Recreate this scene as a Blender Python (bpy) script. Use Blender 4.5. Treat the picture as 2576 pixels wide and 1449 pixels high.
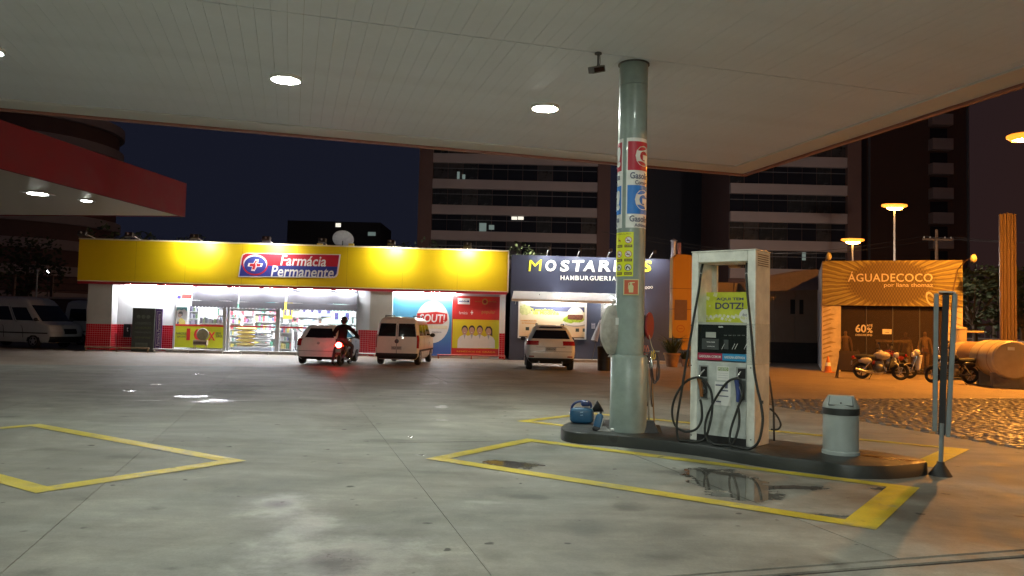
import bpy, bmesh, math, random
from mathutils import Vector, Matrix, noise
random.seed(11)
for o in list(bpy.data.objects): bpy.data.objects.remove(o)
C = bpy.context.scene.collection
SC = bpy.context.scene

# ------------------------------------------------------------------ camera
CAM_H, FOCAL, PITCH, ROLL = 1.6, 1923.8, 0.04985, 0.02403     # focal length in units of a 2576 wide picture
def cam_axes():
    f = Vector((0, math.cos(PITCH), math.sin(PITCH))); u = Vector((0, -math.sin(PITCH), math.cos(PITCH))); x = Vector((1, 0, 0))
    return math.cos(ROLL)*x + math.sin(ROLL)*u, -math.sin(ROLL)*x + math.cos(ROLL)*u, f
AX, AU, AF = cam_axes()
cam_d = bpy.data.cameras.new('camera'); cam = bpy.data.objects.new('camera', cam_d); C.objects.link(cam)
cam_d.sensor_width = 36; cam_d.lens = FOCAL/2576*36; cam_d.clip_end = 2000; cam_d.clip_start = .05
cam.matrix_world = Matrix(((AX.x, AU.x, -AF.x, 0), (AX.y, AU.y, -AF.y, 0), (AX.z, AU.z, -AF.z, CAM_H), (0, 0, 0, 1)))
SC.camera = cam

# ------------------------------------------------------------------ world: night sky, last blue plus the town's glow near the horizon
W = bpy.data.worlds.new('World'); SC.world = W; W.use_nodes = True
nt = W.node_tree; nt.nodes.clear()
n_out = nt.nodes.new('ShaderNodeOutputWorld'); n_bg = nt.nodes.new('ShaderNodeBackground'); n_bg2 = nt.nodes.new('ShaderNodeBackground')
n_sky = nt.nodes.new('ShaderNodeTexSky'); n_sky.sky_type = 'NISHITA'; n_sky.sun_disc = False
n_sky.sun_elevation = math.radians(-6); n_sky.sun_rotation = math.radians(200)
n_bg.inputs['Strength'].default_value = 0.06
n_tc = nt.nodes.new('ShaderNodeTexCoord'); n_sep = nt.nodes.new('ShaderNodeSeparateXYZ')
n_mr = nt.nodes.new('ShaderNodeMapRange'); n_ramp = nt.nodes.new('ShaderNodeValToRGB')
nt.links.new(n_tc.outputs['Generated'], n_sep.inputs[0])
# town glow: warm over the sodium lit street to the right, navy elsewhere
n_ma = nt.nodes.new('ShaderNodeMath'); n_ma.operation = 'MULTIPLY_ADD'
nt.links.new(n_sep.outputs['X'], n_ma.inputs[0]); n_ma.inputs[1].default_value = 1.0
n_mz = nt.nodes.new('ShaderNodeMath'); n_mz.operation = 'MULTIPLY'; n_mz.inputs[1].default_value = -0.35
nt.links.new(n_sep.outputs['Z'], n_mz.inputs[0]); nt.links.new(n_mz.outputs[0], n_ma.inputs[2])
nt.links.new(n_ma.outputs[0], n_mr.inputs['Value']); n_mr.inputs['From Min'].default_value = -0.6; n_mr.inputs['From Max'].default_value = 0.75
cr = n_ramp.color_ramp; cr.elements[0].position = 0; cr.elements[0].color = (.0066, .0076, .0150, 1); cr.elements[1].position = 1; cr.elements[1].color = (.026, .0105, .0062, 1)
e_ = cr.elements.new(.45); e_.color = (.0075, .0085, .0155, 1)
nt.links.new(n_mr.outputs[0], n_ramp.inputs[0]); nt.links.new(n_ramp.outputs[0], n_bg2.inputs['Color'])
n_add = nt.nodes.new('ShaderNodeAddShader')
nt.links.new(n_sky.outputs[0], n_bg.inputs['Color']); nt.links.new(n_bg.outputs[0], n_add.inputs[0]); nt.links.new(n_bg2.outputs[0], n_add.inputs[1])
nt.links.new(n_add.outputs[0], n_out.inputs['Surface'])

# ------------------------------------------------------------------ exposure and render settings
vs = SC.view_settings; SC.display_settings.display_device = 'sRGB'
vs.view_transform = 'Standard'; vs.look = 'None'; vs.exposure = 0.16; vs.gamma = 1; vs.use_curve_mapping = False
cy = SC.cycles
cy.use_denoising = True
try: cy.denoiser = 'OPENIMAGEDENOISE'
except Exception: pass
cy.max_bounces = 7; cy.diffuse_bounces = 4; cy.glossy_bounces = 3; cy.transmission_bounces = 4; cy.transparent_max_bounces = 8
cy.caustics_reflective = False; cy.caustics_refractive = False; cy.sample_clamp_indirect = 4; cy.sample_clamp_direct = 0

# ------------------------------------------------------------------ from a point of the photograph to a place
def ray(px, py): return AX*(px-1288) + AU*(724.7-py) + AF*FOCAL
def G(px, py, z=0.0):
    d = ray(px, py); t = (z-CAM_H)/d.z
    return Vector((0, 0, CAM_H)) + d*t
def D(px, py, y):
    d = ray(px, py); return Vector((0, 0, CAM_H)) + d*(y/d.y)
def ZAT(px, py, xy):
    """height over the ground point xy seen at picture row py"""
    d = ray(px, py); return CAM_H + d.z*math.hypot(xy[0], xy[1])/math.hypot(d.x, d.y)

# ------------------------------------------------------------------ materials
MATS = {}
def mat(name, col=(.5, .5, .5), rough=.5, metal=0.0, var=.12, scale=6.0, bump=0.0, bscale=40.0, emit=None, strength=0.0, coat=0.0, spec=.5, trans=0.0, alpha=1.0, ior=1.45):
    if name in MATS: return MATS[name]
    m = bpy.data.materials.new(name); m.use_nodes = True; t = m.node_tree; p = t.nodes['Principled BSDF']
    p.inputs['Roughness'].default_value = rough; p.inputs['Metallic'].default_value = metal
    p.inputs['Specular IOR Level'].default_value = spec; p.inputs['Coat Weight'].default_value = coat; p.inputs['IOR'].default_value = ior
    p.inputs['Transmission Weight'].default_value = trans; p.inputs['Alpha'].default_value = alpha
    c = (*col, 1); p.inputs['Base Color'].default_value = c
    if var > 0:
        g = t.nodes.new('ShaderNodeTexCoord'); n = t.nodes.new('ShaderNodeTexNoise'); n.inputs['Scale'].default_value = scale; n.inputs['Detail'].default_value = 6; n.inputs['Roughness'].default_value = .6
        r = t.nodes.new('ShaderNodeMapRange'); r.inputs['From Min'].default_value = .3; r.inputs['From Max'].default_value = .7; r.inputs['To Min'].default_value = 1-var*1.4; r.inputs['To Max'].default_value = 1+var*.6
        mx = t.nodes.new('ShaderNodeMix'); mx.data_type = 'RGBA'; mx.blend_type = 'MULTIPLY'; mx.inputs['Factor'].default_value = 1
        mx.inputs[6].default_value = c
        t.links.new(g.outputs['Object'], n.inputs['Vector']); t.links.new(n.outputs['Fac'], r.inputs['Value']); t.links.new(r.outputs[0], mx.inputs[7]); t.links.new(mx.outputs[2], p.inputs['Base Color'])
        rr = t.nodes.new('ShaderNodeMapRange'); rr.inputs['From Min'].default_value = .3; rr.inputs['From Max'].default_value = .7
        rr.inputs['To Min'].default_value = max(.02, rough*.8); rr.inputs['To Max'].default_value = min(1, rough*1.2)
        t.links.new(n.outputs['Fac'], rr.inputs['Value']); t.links.new(rr.outputs[0], p.inputs['Roughness'])
        if bump > 0:
            n2 = t.nodes.new('ShaderNodeTexNoise'); n2.inputs['Scale'].default_value = bscale; n2.inputs['Detail'].default_value = 4
            b = t.nodes.new('ShaderNodeBump'); b.inputs['Strength'].default_value = bump; b.inputs['Distance'].default_value = .02
            t.links.new(g.outputs['Object'], n2.inputs['Vector']); t.links.new(n2.outputs['Fac'], b.inputs['Height']); t.links.new(b.outputs[0], p.inputs['Normal'])
    if emit:
        p.inputs['Emission Color'].default_value = (*emit, 1); p.inputs['Emission Strength'].default_value = strength
    MATS[name] = m; return m

# ------------------------------------------------------------------ mesh builder
class MB:
    def __init__(s, M=None): s.v = []; s.f = []; s.M = M or Matrix.Identity(4)
    def add(s, vs, fs):
        o = len(s.v); s.v += [s.M @ Vector(v) for v in vs]; s.f += [tuple(i+o for i in f) for f in fs]; return s
    def box(s, x0, x1, y0, y1, z0, z1):
        if x0 > x1: x0, x1 = x1, x0
        if y0 > y1: y0, y1 = y1, y0
        if z0 > z1: z0, z1 = z1, z0
        return s.add([(x0, y0, z0), (x1, y0, z0), (x1, y1, z0), (x0, y1, z0), (x0, y0, z1), (x1, y0, z1), (x1, y1, z1), (x0, y1, z1)],
                     [(3, 2, 1, 0), (4, 5, 6, 7), (0, 1, 5, 4), (1, 2, 6, 5), (2, 3, 7, 6), (3, 0, 4, 7)])
    def cyl(s, p0, p1, r0, r1=None, n=12, caps=True):
        p0, p1 = Vector(p0), Vector(p1); r1 = r0 if r1 is None else r1
        d = (p1-p0).normalized(); a = d.orthogonal().normalized(); b = d.cross(a)
        vs = []
        for p, r in ((p0, r0), (p1, r1)):
            vs += [p + a*(r*math.cos(2*math.pi*i/n)) + b*(r*math.sin(2*math.pi*i/n)) for i in range(n)]
        fs = [(i, (i+1) % n, n+(i+1) % n, n+i) for i in range(n)]
        if caps: fs += [tuple(range(n-1, -1, -1)), tuple(range(n, 2*n))]
        return s.add(vs, fs)
    def tube(s, pts, r, n=8, smooth=0):
        pts = [Vector(p) for p in pts]
        if smooth: pts = spline(pts, smooth)
        rr = r if isinstance(r, (list, tuple)) else [r]*len(pts)
        if len(rr) != len(pts): rr = [rr[0]+(rr[-1]-rr[0])*i/(len(pts)-1) for i in range(len(pts))]
        vs, fs = [], []; a = None
        for i, p in enumerate(pts):
            d = (pts[min(i+1, len(pts)-1)] - pts[max(i-1, 0)]).normalized()
            a = d.orthogonal().normalized() if a is None else (a - d*a.dot(d)).normalized()
            b = d.cross(a)
            vs += [p + a*(rr[i]*math.cos(2*math.pi*k/n)) + b*(rr[i]*math.sin(2*math.pi*k/n)) for k in range(n)]
        for i in range(len(pts)-1):
            for k in range(n):
                fs.append((i*n+k, i*n+(k+1) % n, (i+1)*n+(k+1) % n, (i+1)*n+k))
        fs += [tuple(range(n-1, -1, -1)), tuple(range(len(vs)-n, len(vs)))]
        return s.add(vs, fs)
    def lathe(s, prof, n=24, c=(0, 0, 0), M=None):
        vs, fs = [], []
        for r, z in prof:
            for k in range(n):
                p = Vector((r*math.cos(2*math.pi*k/n), r*math.sin(2*math.pi*k/n), z))
                if M: p = M @ p
                vs.append(p + Vector(c))
        for i in range(len(prof)-1):
            for k in range(n): fs.append((i*n+k, i*n+(k+1) % n, (i+1)*n+(k+1) % n, (i+1)*n+k))
        fs += [tuple(range(n-1, -1, -1)), tuple(range(len(vs)-n, len(vs)))]
        return s.add(vs, fs)
    def ell(s, c, r, n=14, m=9, jit=0.0):
        vs, fs = [], []; c = Vector(c)
        if not isinstance(r, (list, tuple)): r = (r, r, r)
        for i in range(m+1):
            th = math.pi*i/m
            for k in range(n):
                q = Vector((math.sin(th)*math.cos(2*math.pi*k/n), math.sin(th)*math.sin(2*math.pi*k/n), math.cos(th)))
                j = 1 + jit*noise.noise(q*2.3+c)
                vs.append(c + Vector((q.x*r[0]*j, q.y*r[1]*j, q.z*r[2]*j)))
        for i in range(m):
            for k in range(n): fs.append((i*n+k, (i+1)*n+k, (i+1)*n+(k+1) % n, i*n+(k+1) % n))
        return s.add(vs, fs)
    def prism(s, poly, h0, h1, plane='xy'):
        """polygon extruded: plane 'xy' along z, 'xz' along y, 'yz' along x"""
        n = len(poly)
        mk = {'xy': lambda a, b, h: (a, b, h), 'xz': lambda a, b, h: (a, h, b), 'yz': lambda a, b, h: (h, a, b)}[plane]
        vs = [mk(a, b, h0) for a, b in poly] + [mk(a, b, h1) for a, b in poly]
        fs = [tuple(range(n-1, -1, -1)), tuple(range(n, 2*n))] + [(i, (i+1) % n, n+(i+1) % n, n+i) for i in range(n)]
        return s.add(vs, fs)
    def grid(s, nu, nv, fn):
        vs = [fn(i/nu, j/nv) for j in range(nv+1) for i in range(nu+1)]
        fs = [(j*(nu+1)+i, j*(nu+1)+i+1, (j+1)*(nu+1)+i+1, (j+1)*(nu+1)+i) for j in range(nv) for i in range(nu)]
        return s.add(vs, fs)
    def mesh(s, name, m, smooth=0):
        me = bpy.data.meshes.new(name); me.from_pydata(s.v, [], s.f)
        bm = bmesh.new(); bm.from_mesh(me); bmesh.ops.recalc_face_normals(bm, faces=bm.faces); bm.to_mesh(me); bm.free()
        if m: me.materials.append(m)
        if smooth:
            me.polygons.foreach_set('use_smooth', [True]*len(me.polygons))
            me.set_sharp_from_angle(angle=math.radians(smooth if smooth > 1 else 40))
        return me
    def build(s, name, m, parent=None, smooth=0, bevel=0.0):
        o = bpy.data.objects.new(name, s.mesh(name, m, smooth)); C.objects.link(o)
        if parent: o.parent = parent
        if bevel:
            b = o.modifiers.new('bevel', 'BEVEL'); b.width = bevel; b.segments = 2; b.limit_method = 'ANGLE'; b.angle_limit = math.radians(40)
        return o
def spline(pts, k):
    out = []
    P = [pts[0]] + list(pts) + [pts[-1]]
    for i in range(1, len(P)-2):
        a, b, c, d = P[i-1], P[i], P[i+1], P[i+2]
        for j in range(k):
            t = j/k
            out.append(.5*((2*b) + (c-a)*t + (2*a-5*b+4*c-d)*t*t + (3*b-a-3*c+d)*t*t*t))
    out.append(pts[-1]); return out
def tag(o, label=None, cat=None, group=None, kind=None):
    if label: o['label'] = label
    if cat: o['category'] = cat
    if group: o['group'] = group
    if kind: o['kind'] = kind
    return o
def thing(name, label, cat, loc=(0, 0, 0), rz=0.0, group=None, M=None):
    o = bpy.data.objects.new(name, None); C.objects.link(o); o.empty_display_size = .2
    if M is not None: o.matrix_world = M
    else: o.location = loc; o.rotation_euler = (0, 0, rz)
    return tag(o, label, cat, group)
def holder(name, loc=(0, 0, 0), rz=0.0, M=None):
    return tag(thing(name, None, None, loc, rz, None, M), kind='structure')
def copy_thing(root, M, label):
    r = root.copy(); C.objects.link(r); r.matrix_world = M; r['label'] = label
    for ch in root.children:
        c = ch.copy(); C.objects.link(c); c.parent = r
        for g in ch.children:
            d = g.copy(); C.objects.link(d); d.parent = c
    return r
def box(name, m, parent, x0, x1, y0, y1, z0, z1, bevel=0.0):
    return MB().box(x0, x1, y0, y1, z0, z1).build(name, m, parent, bevel=bevel)
def text_mesh(s, shear=0.0, bold=0.0, extrude=0.0, spacing=1.0):
    cu = bpy.data.curves.new('lettering', 'FONT'); cu.body = s; cu.shear = shear; cu.offset = bold; cu.extrude = extrude; cu.resolution_u = 3; cu.space_character = spacing
    o = bpy.data.objects.new('lettering', cu); C.objects.link(o)
    dg = bpy.context.evaluated_depsgraph_get(); me = bpy.data.meshes.new_from_object(o.evaluated_get(dg))
    bpy.data.objects.remove(o); bpy.data.curves.remove(cu); return me
def text(name, s, m, parent, x0, x1, z0, z1, y, depth=.012, shear=0.0, bold=0.0, spacing=1.0, rot=0.0, warp=None):
    """lettering in the parent's xz plane, facing -y, fitted to a rectangle"""
    me = text_mesh(s, shear, bold, .5, spacing)
    xs = [v.co.x for v in me.vertices]; ys = [v.co.y for v in me.vertices]
    ax, bx, ay, by = min(xs), max(xs), min(ys), max(ys)
    cx, cz = (x0+x1)/2, (z0+z1)/2; cr_, sr = math.cos(rot), math.sin(rot)
    for v in me.vertices:
        u = x0 + (v.co.x-ax)/(bx-ax)*(x1-x0) - cx; w = z0 + (v.co.y-ay)/(by-ay)*(z1-z0) - cz
        q = Vector((cx + u*cr_ - w*sr, y - (v.co.z+.5)*depth, cz + u*sr + w*cr_))
        v.co = warp(q) if warp else q
    me.materials.clear(); me.materials.append(m)
    o = bpy.data.objects.new(name, me); C.objects.link(o); o.parent = parent; return o
def flat(name, m, parent, poly, y, t=.003):
    return MB().prism(poly, y-t, y, 'xz').build(name, m, parent)
def rect(x0, x1, z0, z1): return [(x0, z0), (x1, z0), (x1, z1), (x0, z1)]
def disc(cx, cz, r, n=20, rz=None): return [(cx+r*math.cos(2*math.pi*i/n), cz+(rz or r)*math.sin(2*math.pi*i/n)) for i in range(n)]

class Frame:
    """a vertical front: local x along it, local y into it, z up"""
    def __init__(s, a, b):
        s.o = Vector((a[0], a[1], 0)); d = Vector((b[0]-a[0], b[1]-a[1], 0)); s.len = d.length; s.d = d.normalized(); s.n = Vector((-s.d.y, s.d.x, 0))
    def M(s, x=0, y=0, z=0):
        p = s.o + s.d*x + s.n*y
        return Matrix(((s.d.x, s.n.x, 0, p.x), (s.d.y, s.n.y, 0, p.y), (0, 0, 1, z), (0, 0, 0, 1)))
    def p(s, px, py, y=0.0):
        d = ray(px, py); o = Vector((0, 0, CAM_H)) - s.o - s.n*y
        t = -(o.dot(s.n))/d.dot(s.n); q = o + d*t
        return q.dot(s.d), q.z
    def r(s, px0, py0, px1, py1, y=0.0):
        """rectangle from two opposite picture points"""
        a, b = s.p(px0, py0, y), s.p(px1, py1, y); return min(a[0], b[0]), max(a[0], b[0]), min(a[1], b[1]), max(a[1], b[1])
def human(name, J, E, mats, region, parent=None, sub=2):
    """one skinned surface: J joint -> (x, y, z, radius), E edges, region joint -> material slot"""
    bm = bmesh.new(); L = bm.verts.layers.skin.verify(); V = {}
    for k, j in J.items():
        v = bm.verts.new(j[:3]); v[L].radius = (j[3], j[3] if len(j) < 5 else j[4]); V[k] = v
    V['pelvis'][L].use_root = True
    for a, b in E: bm.edges.new((V[a], V[b]))
    me = bpy.data.meshes.new(name); bm.to_mesh(me); bm.free()
    o = bpy.data.objects.new(name, me); C.objects.link(o)
    s = o.modifiers.new('skin', 'SKIN'); s.use_smooth_shade = True
    d = o.modifiers.new('sub', 'SUBSURF'); d.levels = sub; d.render_levels = sub
    dg = bpy.context.evaluated_depsgraph_get(); nm = bpy.data.meshes.new_from_object(o.evaluated_get(dg))
    bpy.data.objects.remove(o); nm.materials.clear()
    for m in mats: nm.materials.append(m)
    pts = [(Vector(J[k][:3]), region.get(k, 0)) for k in J]
    for p in nm.polygons:
        p.material_index = min(pts, key=lambda q: (q[0]-p.center).length_squared)[1]; p.use_smooth = True
    r = bpy.data.objects.new(name, nm); C.objects.link(r)
    if parent: r.parent = parent
    return r
def add_hand(J, E, wrist, direction, side, palm_n, curl=.5, size=1.0):
    """palm and five bent fingers at a wrist joint"""
    w = Vector(J[wrist][:3]); d = Vector(direction).normalized(); s = Vector(side).normalized(); n = Vector(palm_n).normalized()
    p = w + d*.05*size; J[wrist+'p'] = (*p, .026*size); E.append((wrist, wrist+'p'))
    for i, (off, ln) in enumerate(((-.033, .062), (-.011, .075), (.011, .07), (.033, .055))):
        a = p + d*.04*size + s*off*size; b = a + (d*(1-curl) + n*curl)*ln*.55*size; c = b + (d*(1-2*curl) + n*curl*1.4).normalized()*ln*.5*size
        for q, k, r in ((a, 'a', .010), (b, 'b', .009), (c, 'c', .008)): J[f'{wrist}f{i}{k}'] = (*q, r*size)
        E += [(wrist+'p', f'{wrist}f{i}a'), (f'{wrist}f{i}a', f'{wrist}f{i}b'), (f'{wrist}f{i}b', f'{wrist}f{i}c')]
    a = w + d*.03*size - s*.04*size; b = a + (d*.6 - s*.5 + n*.5).normalized()*.04*size
    J[wrist+'ta'] = (*a, .011*size); J[wrist+'tb'] = (*b, .009*size); E += [(wrist+'p', wrist+'ta'), (wrist+'ta', wrist+'tb')]
# ================================================================== ground
def ground_mat(name, base, wet_list, stain_shade_list, pale_list=(), rough0=.5, bump=.25, dirt=.5, spec_=.5, wear=0.0):
    m = bpy.data.materials.new(name); m.use_nodes = True; t = m.node_tree; N = t.nodes; Lk = t.links; p = N['Principled BSDF']; p.inputs['Specular IOR Level'].default_value = spec_
    geo = N.new('ShaderNodeNewGeometry'); pos = geo.outputs['Position']
    def noise_n(scale, detail=6, rough=.6, dist=0.0):
        n = N.new('ShaderNodeTexNoise'); n.inputs['Scale'].default_value = scale; n.inputs['Detail'].default_value = detail; n.inputs['Roughness'].default_value = rough; n.inputs['Distortion'].default_value = dist
        Lk.new(pos, n.inputs['Vector']); return n.outputs['Fac']
    def mr(v, a, b, c, d, smooth=False):
        n = N.new('ShaderNodeMapRange'); n.inputs['From Min'].default_value = a; n.inputs['From Max'].default_value = b; n.inputs['To Min'].default_value = c; n.inputs['To Max'].default_value = d
        if smooth: n.interpolation_type = 'SMOOTHSTEP'
        Lk.new(v, n.inputs['Value']); return n.outputs[0]
    def op(o, a, b):
        n = N.new('ShaderNodeMath'); n.operation = o
        for i, v in enumerate((a, b)):
            if isinstance(v, (int, float)): n.inputs[i].default_value = v
            else: Lk.new(v, n.inputs[i])
        return n.outputs[0]
    edge = noise_n(2.6, 5, .65); fine = noise_n(11, 4, .6)
    wob = op('ADD', mr(edge, .3, .7, -.5, .5), mr(fine, .3, .7, -.12, .12))
    def blob(x, y, a, rx, ry, soft):
        mp = N.new('ShaderNodeMapping'); mp.vector_type = 'TEXTURE'; mp.inputs['Location'].default_value = (x, y, 0); mp.inputs['Rotation'].default_value = (0, 0, a); mp.inputs['Scale'].default_value = (rx, ry, 1e6)
        Lk.new(pos, mp.inputs['Vector']); ln = N.new('ShaderNodeVectorMath'); ln.operation = 'LENGTH'; Lk.new(mp.outputs[0], ln.inputs[0])
        return mr(op('ADD', ln.outputs['Value'], wob), 1-soft, 1+soft*.4, 1, 0, True)
    def union(lst):
        acc = None
        for b in lst:
            v = op('MULTIPLY', blob(*b[:6]), b[6]); acc = v if acc is None else op('MAXIMUM', acc, v)
        return acc
    wet = union(wet_list) if wet_list else None
    stain_shade = union(stain_shade_list) if stain_shade_list else None
    pale = union(pale_list) if pale_list else None
    big = noise_n(.55, 8, .66, .5); mid = noise_n(2.4, 9, .70, .4); small = noise_n(45, 6, .75)
    # tyre marks and drips: long streaks along the way cars roll
    mp = N.new('ShaderNodeMapping'); mp.inputs['Rotation'].default_value = (0, 0, .62); mp.inputs['Scale'].default_value = (.5, 2.4, 1); Lk.new(pos, mp.inputs['Vector'])
    st = N.new('ShaderNodeTexNoise'); st.inputs['Scale'].default_value = 1.0; st.inputs['Detail'].default_value = 6; st.inputs['Roughness'].default_value = .62; Lk.new(mp.outputs[0], st.inputs['Vector'])
    k = op('MULTIPLY', mr(big, .3, .7, 1-dirt*.38, 1+dirt*.12), mr(mid, .32, .70, 1-dirt*.34, 1+dirt*.14))
    k = op('MULTIPLY', k, mr(st.outputs['Fac'], .34, .6, 1-dirt*.20, 1.03)); k = op('MULTIPLY', k, mr(small, .3, .7, .86, 1.10))
    spots = noise_n(5.5, 2, .4); k = op('MULTIPLY', k, mr(spots, .71, .76, 1, 1-dirt*.7, True))
    vo = N.new('ShaderNodeTexVoronoi'); vo.inputs['Scale'].default_value = 1.15; vo.inputs['Randomness'].default_value = 1; Lk.new(pos, vo.inputs['Vector'])
    vr = N.new('ShaderNodeSeparateColor'); Lk.new(vo.outputs['Color'], vr.inputs[0])
    drip = op('MULTIPLY', mr(op('ADD', vo.outputs['Distance'], mr(fine, .3, .7, -.04, .04)), 0.0, .13, 1, 0, True), mr(vr.outputs[0], .45, .55, 0, 1)); k = op('MULTIPLY', k, mr(drip, 0, 1, 1, 1-dirt*.32))
    oi = N.new('ShaderNodeObjectInfo'); k = op('MULTIPLY', k, mr(oi.outputs['Random'], 0, 1, .93, 1.05))
    if pale is not None: k = op('MULTIPLY', k, mr(pale, 0, 1, 1, 1.42))
    if stain_shade is not None: k = op('MULTIPLY', k, mr(stain_shade, 0, 1, 1, .16))
    if wet is not None: k = op('MULTIPLY', k, mr(wet, 0, 1, 1, .34))
    mx = N.new('ShaderNodeMix'); mx.data_type = 'RGBA'; mx.blend_type = 'MULTIPLY'; mx.inputs['Factor'].default_value = 1; mx.inputs[6].default_value = (*base, 1)
    if wear:
        wm = N.new('ShaderNodeMix'); wm.data_type = 'RGBA'; wm.inputs[6].default_value = (*base, 1); wm.inputs[7].default_value = (.25, .25, .215, 1)
        wn = op('ADD', op('MULTIPLY', noise_n(3.2, 8, .75), .65), op('MULTIPLY', st.outputs['Fac'], .35)); Lk.new(mr(wn, .50, .64, 0, wear, True), wm.inputs[0]); Lk.new(wm.outputs[2], mx.inputs[6])
    Lk.new(k, mx.inputs[7]); Lk.new(mx.outputs[2], p.inputs['Base Color'])
    r = mr(mid, .3, .7, rough0*.72, rough0*1.25)
    if pale is not None: r = op('MULTIPLY', r, mr(pale, 0, .8, 1, .55))
    bp = N.new('ShaderNodeBump'); bp.inputs['Distance'].default_value = .012; Lk.new(op('ADD', small, op('MULTIPLY', fine, .8)), bp.inputs['Height'])
    if wet is not None:
        r = op('MULTIPLY', r, mr(wet, 0.15, .85, 1, .08)); Lk.new(mr(wet, 0, .8, bump, 0), bp.inputs['Strength'])
    else: bp.inputs['Strength'].default_value = bump
    Lk.new(r, p.inputs['Roughness']); Lk.new(bp.outputs[0], p.inputs['Normal'])
    return m
def gb(px, py, wpx, hpx, soft, amt, rot=None):
    """a patch seen at a picture point, wpx by hpx wide there, laid on the ground"""
    c = G(px, py); a = G(px-wpx/2, py); b = G(px+wpx/2, py); n = G(px, py+hpx/2); f = G(px, py-hpx/2)
    return (c.x, (n.y+f.y)/2, 0 if rot is None else rot, (b-a).length/2, max(.05, (f.y-n.y)/2), soft, amt)
WET = [gb(1850, 1222, 210, 92, .35, 1), gb(1975, 1226, 190, 16, .5, .9), gb(1290, 1170, 190, 30, .7, .8), gb(480, 997, 95, 9, .7, .8), gb(395, 967, 60, 4, .7, .6), gb(325, 983, 36, 4, .7, .6),
       gb(500, 942, 50, 3, .7, .6), gb(1085, 966, 60, 7, .8, .5), gb(1035, 1099, 20, 4, .6, .7), gb(1110, 1057, 44, 4, .8, .55), gb(1110, 1024, 40, 10, .6, .5),
       gb(2100, 1298, 130, 14, .6, .7), gb(540, 1008, 110, 16, .7, .6), gb(2155, 1308, 60, 10, .6, .9), gb(2240, 1232, 110, 16, .6, .7), gb(1060, 1144, 40, 6, .6, .6), gb(300, 930, 50, 4, .7, .5)]
STAIN_SHADE = [gb(2480, 1340, 620, 260, 1.0, .42), gb(330, 1000, 520, 70, 1.0, .30), gb(560, 975, 260, 26, .9, .55), gb(1380, 1120, 70, 34, .9, .4), gb(330, 1150, 160, 12, .9, .4), gb(1480, 1330, 120, 50, 1.0, .35), gb(1650, 1400, 160, 18, .9, .4), gb(1150, 1190, 200, 14, 1.0, .3), gb(230, 1330, 200, 60, 1.0, .3), gb(960, 1110, 130, 18, 1.0, .3), gb(1760, 1300, 240, 16, 1.0, .35), gb(2000, 1420, 220, 40, 1.0, .35), gb(1250, 1400, 90, 30, 1.0, .3), gb(90, 1440, 120, 30, 1.0, .45), gb(1480, 1190, 120, 18, .9, .35), gb(830, 1415, 190, 60, .9, .95), gb(700, 1270, 90, 24, .9, .85), gb(1300, 1167, 150, 16, .8, .6), gb(1580, 1275, 110, 22, .9, .55), gb(1720, 1190, 170, 16, .8, .5), gb(1330, 1250, 150, 14, .9, .5),  # first two broad blobs paint in light fall-off, the others are stains
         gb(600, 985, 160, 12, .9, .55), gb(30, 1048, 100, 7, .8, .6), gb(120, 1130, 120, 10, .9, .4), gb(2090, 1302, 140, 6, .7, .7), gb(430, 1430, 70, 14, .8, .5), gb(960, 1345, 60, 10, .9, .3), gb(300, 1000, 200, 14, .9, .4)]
PALE = [gb(870, 1418, 520, 150, .9, 1), gb(705, 1272, 200, 62, .9, .8), gb(760, 1330, 150, 90, .8, .8), gb(1210, 1262, 120, 10, .8, .5), gb(1330, 1035, 120, 40, .8, .35)]
concrete = ground_mat('concrete', (.298, .300, .262), WET, STAIN_SHADE, PALE, .62, .22, 1.05, .28)
asphalt = ground_mat('asphalt', (.27, .215, .165), [gb(470, 945, 80, 6, .6, .9), gb(300, 925, 110, 5, .6, .7), gb(1000, 935, 120, 7, .6, .6)], [], (), .6, .5, .5)
joint_dark = mat('joint_dark', (.03, .03, .028), .9, var=.1)
MB().grid(24, 24, lambda u, v: (-300+u*600, -80+v*480, -.022)).build('ground', asphalt)['kind'] = 'structure'
E1 = Vector((-.961, -.276, 0)).normalized(); E2 = Vector((E1.y*-1, E1.x, 0)); E2 = Vector((.276, -.961, 0)).normalized()
F0 = Vector((5.56, 18.44, 0))
def CE(a, b, z=0): return F0 + E1*a + E2*b + Vector((0, 0, z))
# concrete slabs of the forecourt, each its own piece with open joints
fore = holder('forecourt')
gx = [.26+2.96*i for i in range(0, 11)]; gy = [-11.66, -5.83, 0, 5.83, 11.60, 11.78, 17.5, 23.3]
for i in range(len(gx)-1):
    for j in range(len(gy)-1):
        if j == 4: continue
        a0, a1, b0, b1 = gx[i]+.0025, gx[i+1]-.0025, gy[j]+.0025, gy[j+1]-.0025
        if j == 3: b1 = gy[4]
        m = MB(); q = [CE(a0, b0), CE(a1, b0), CE(a1, b1), CE(a0, b1)]
        z = random.uniform(-.0015, .0015)
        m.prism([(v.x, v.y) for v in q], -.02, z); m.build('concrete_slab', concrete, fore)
# drain channel across the front of the picture
dr = holder('drain_channel'); q = [CE(-3, 11.605), CE(28, 11.605), CE(28, 11.775), CE(-3, 11.775)]
MB().prism([(v.x, v.y) for v in q], -.021, -.012).build('channel_bed', joint_dark, dr)
q = [CE(-3, 11.645), CE(28, 11.645), CE(28, 11.725), CE(-3, 11.725)]
MB().prism([(v.x, v.y) for v in q], -.012, .002).build('channel_grate', concrete, dr)
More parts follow.
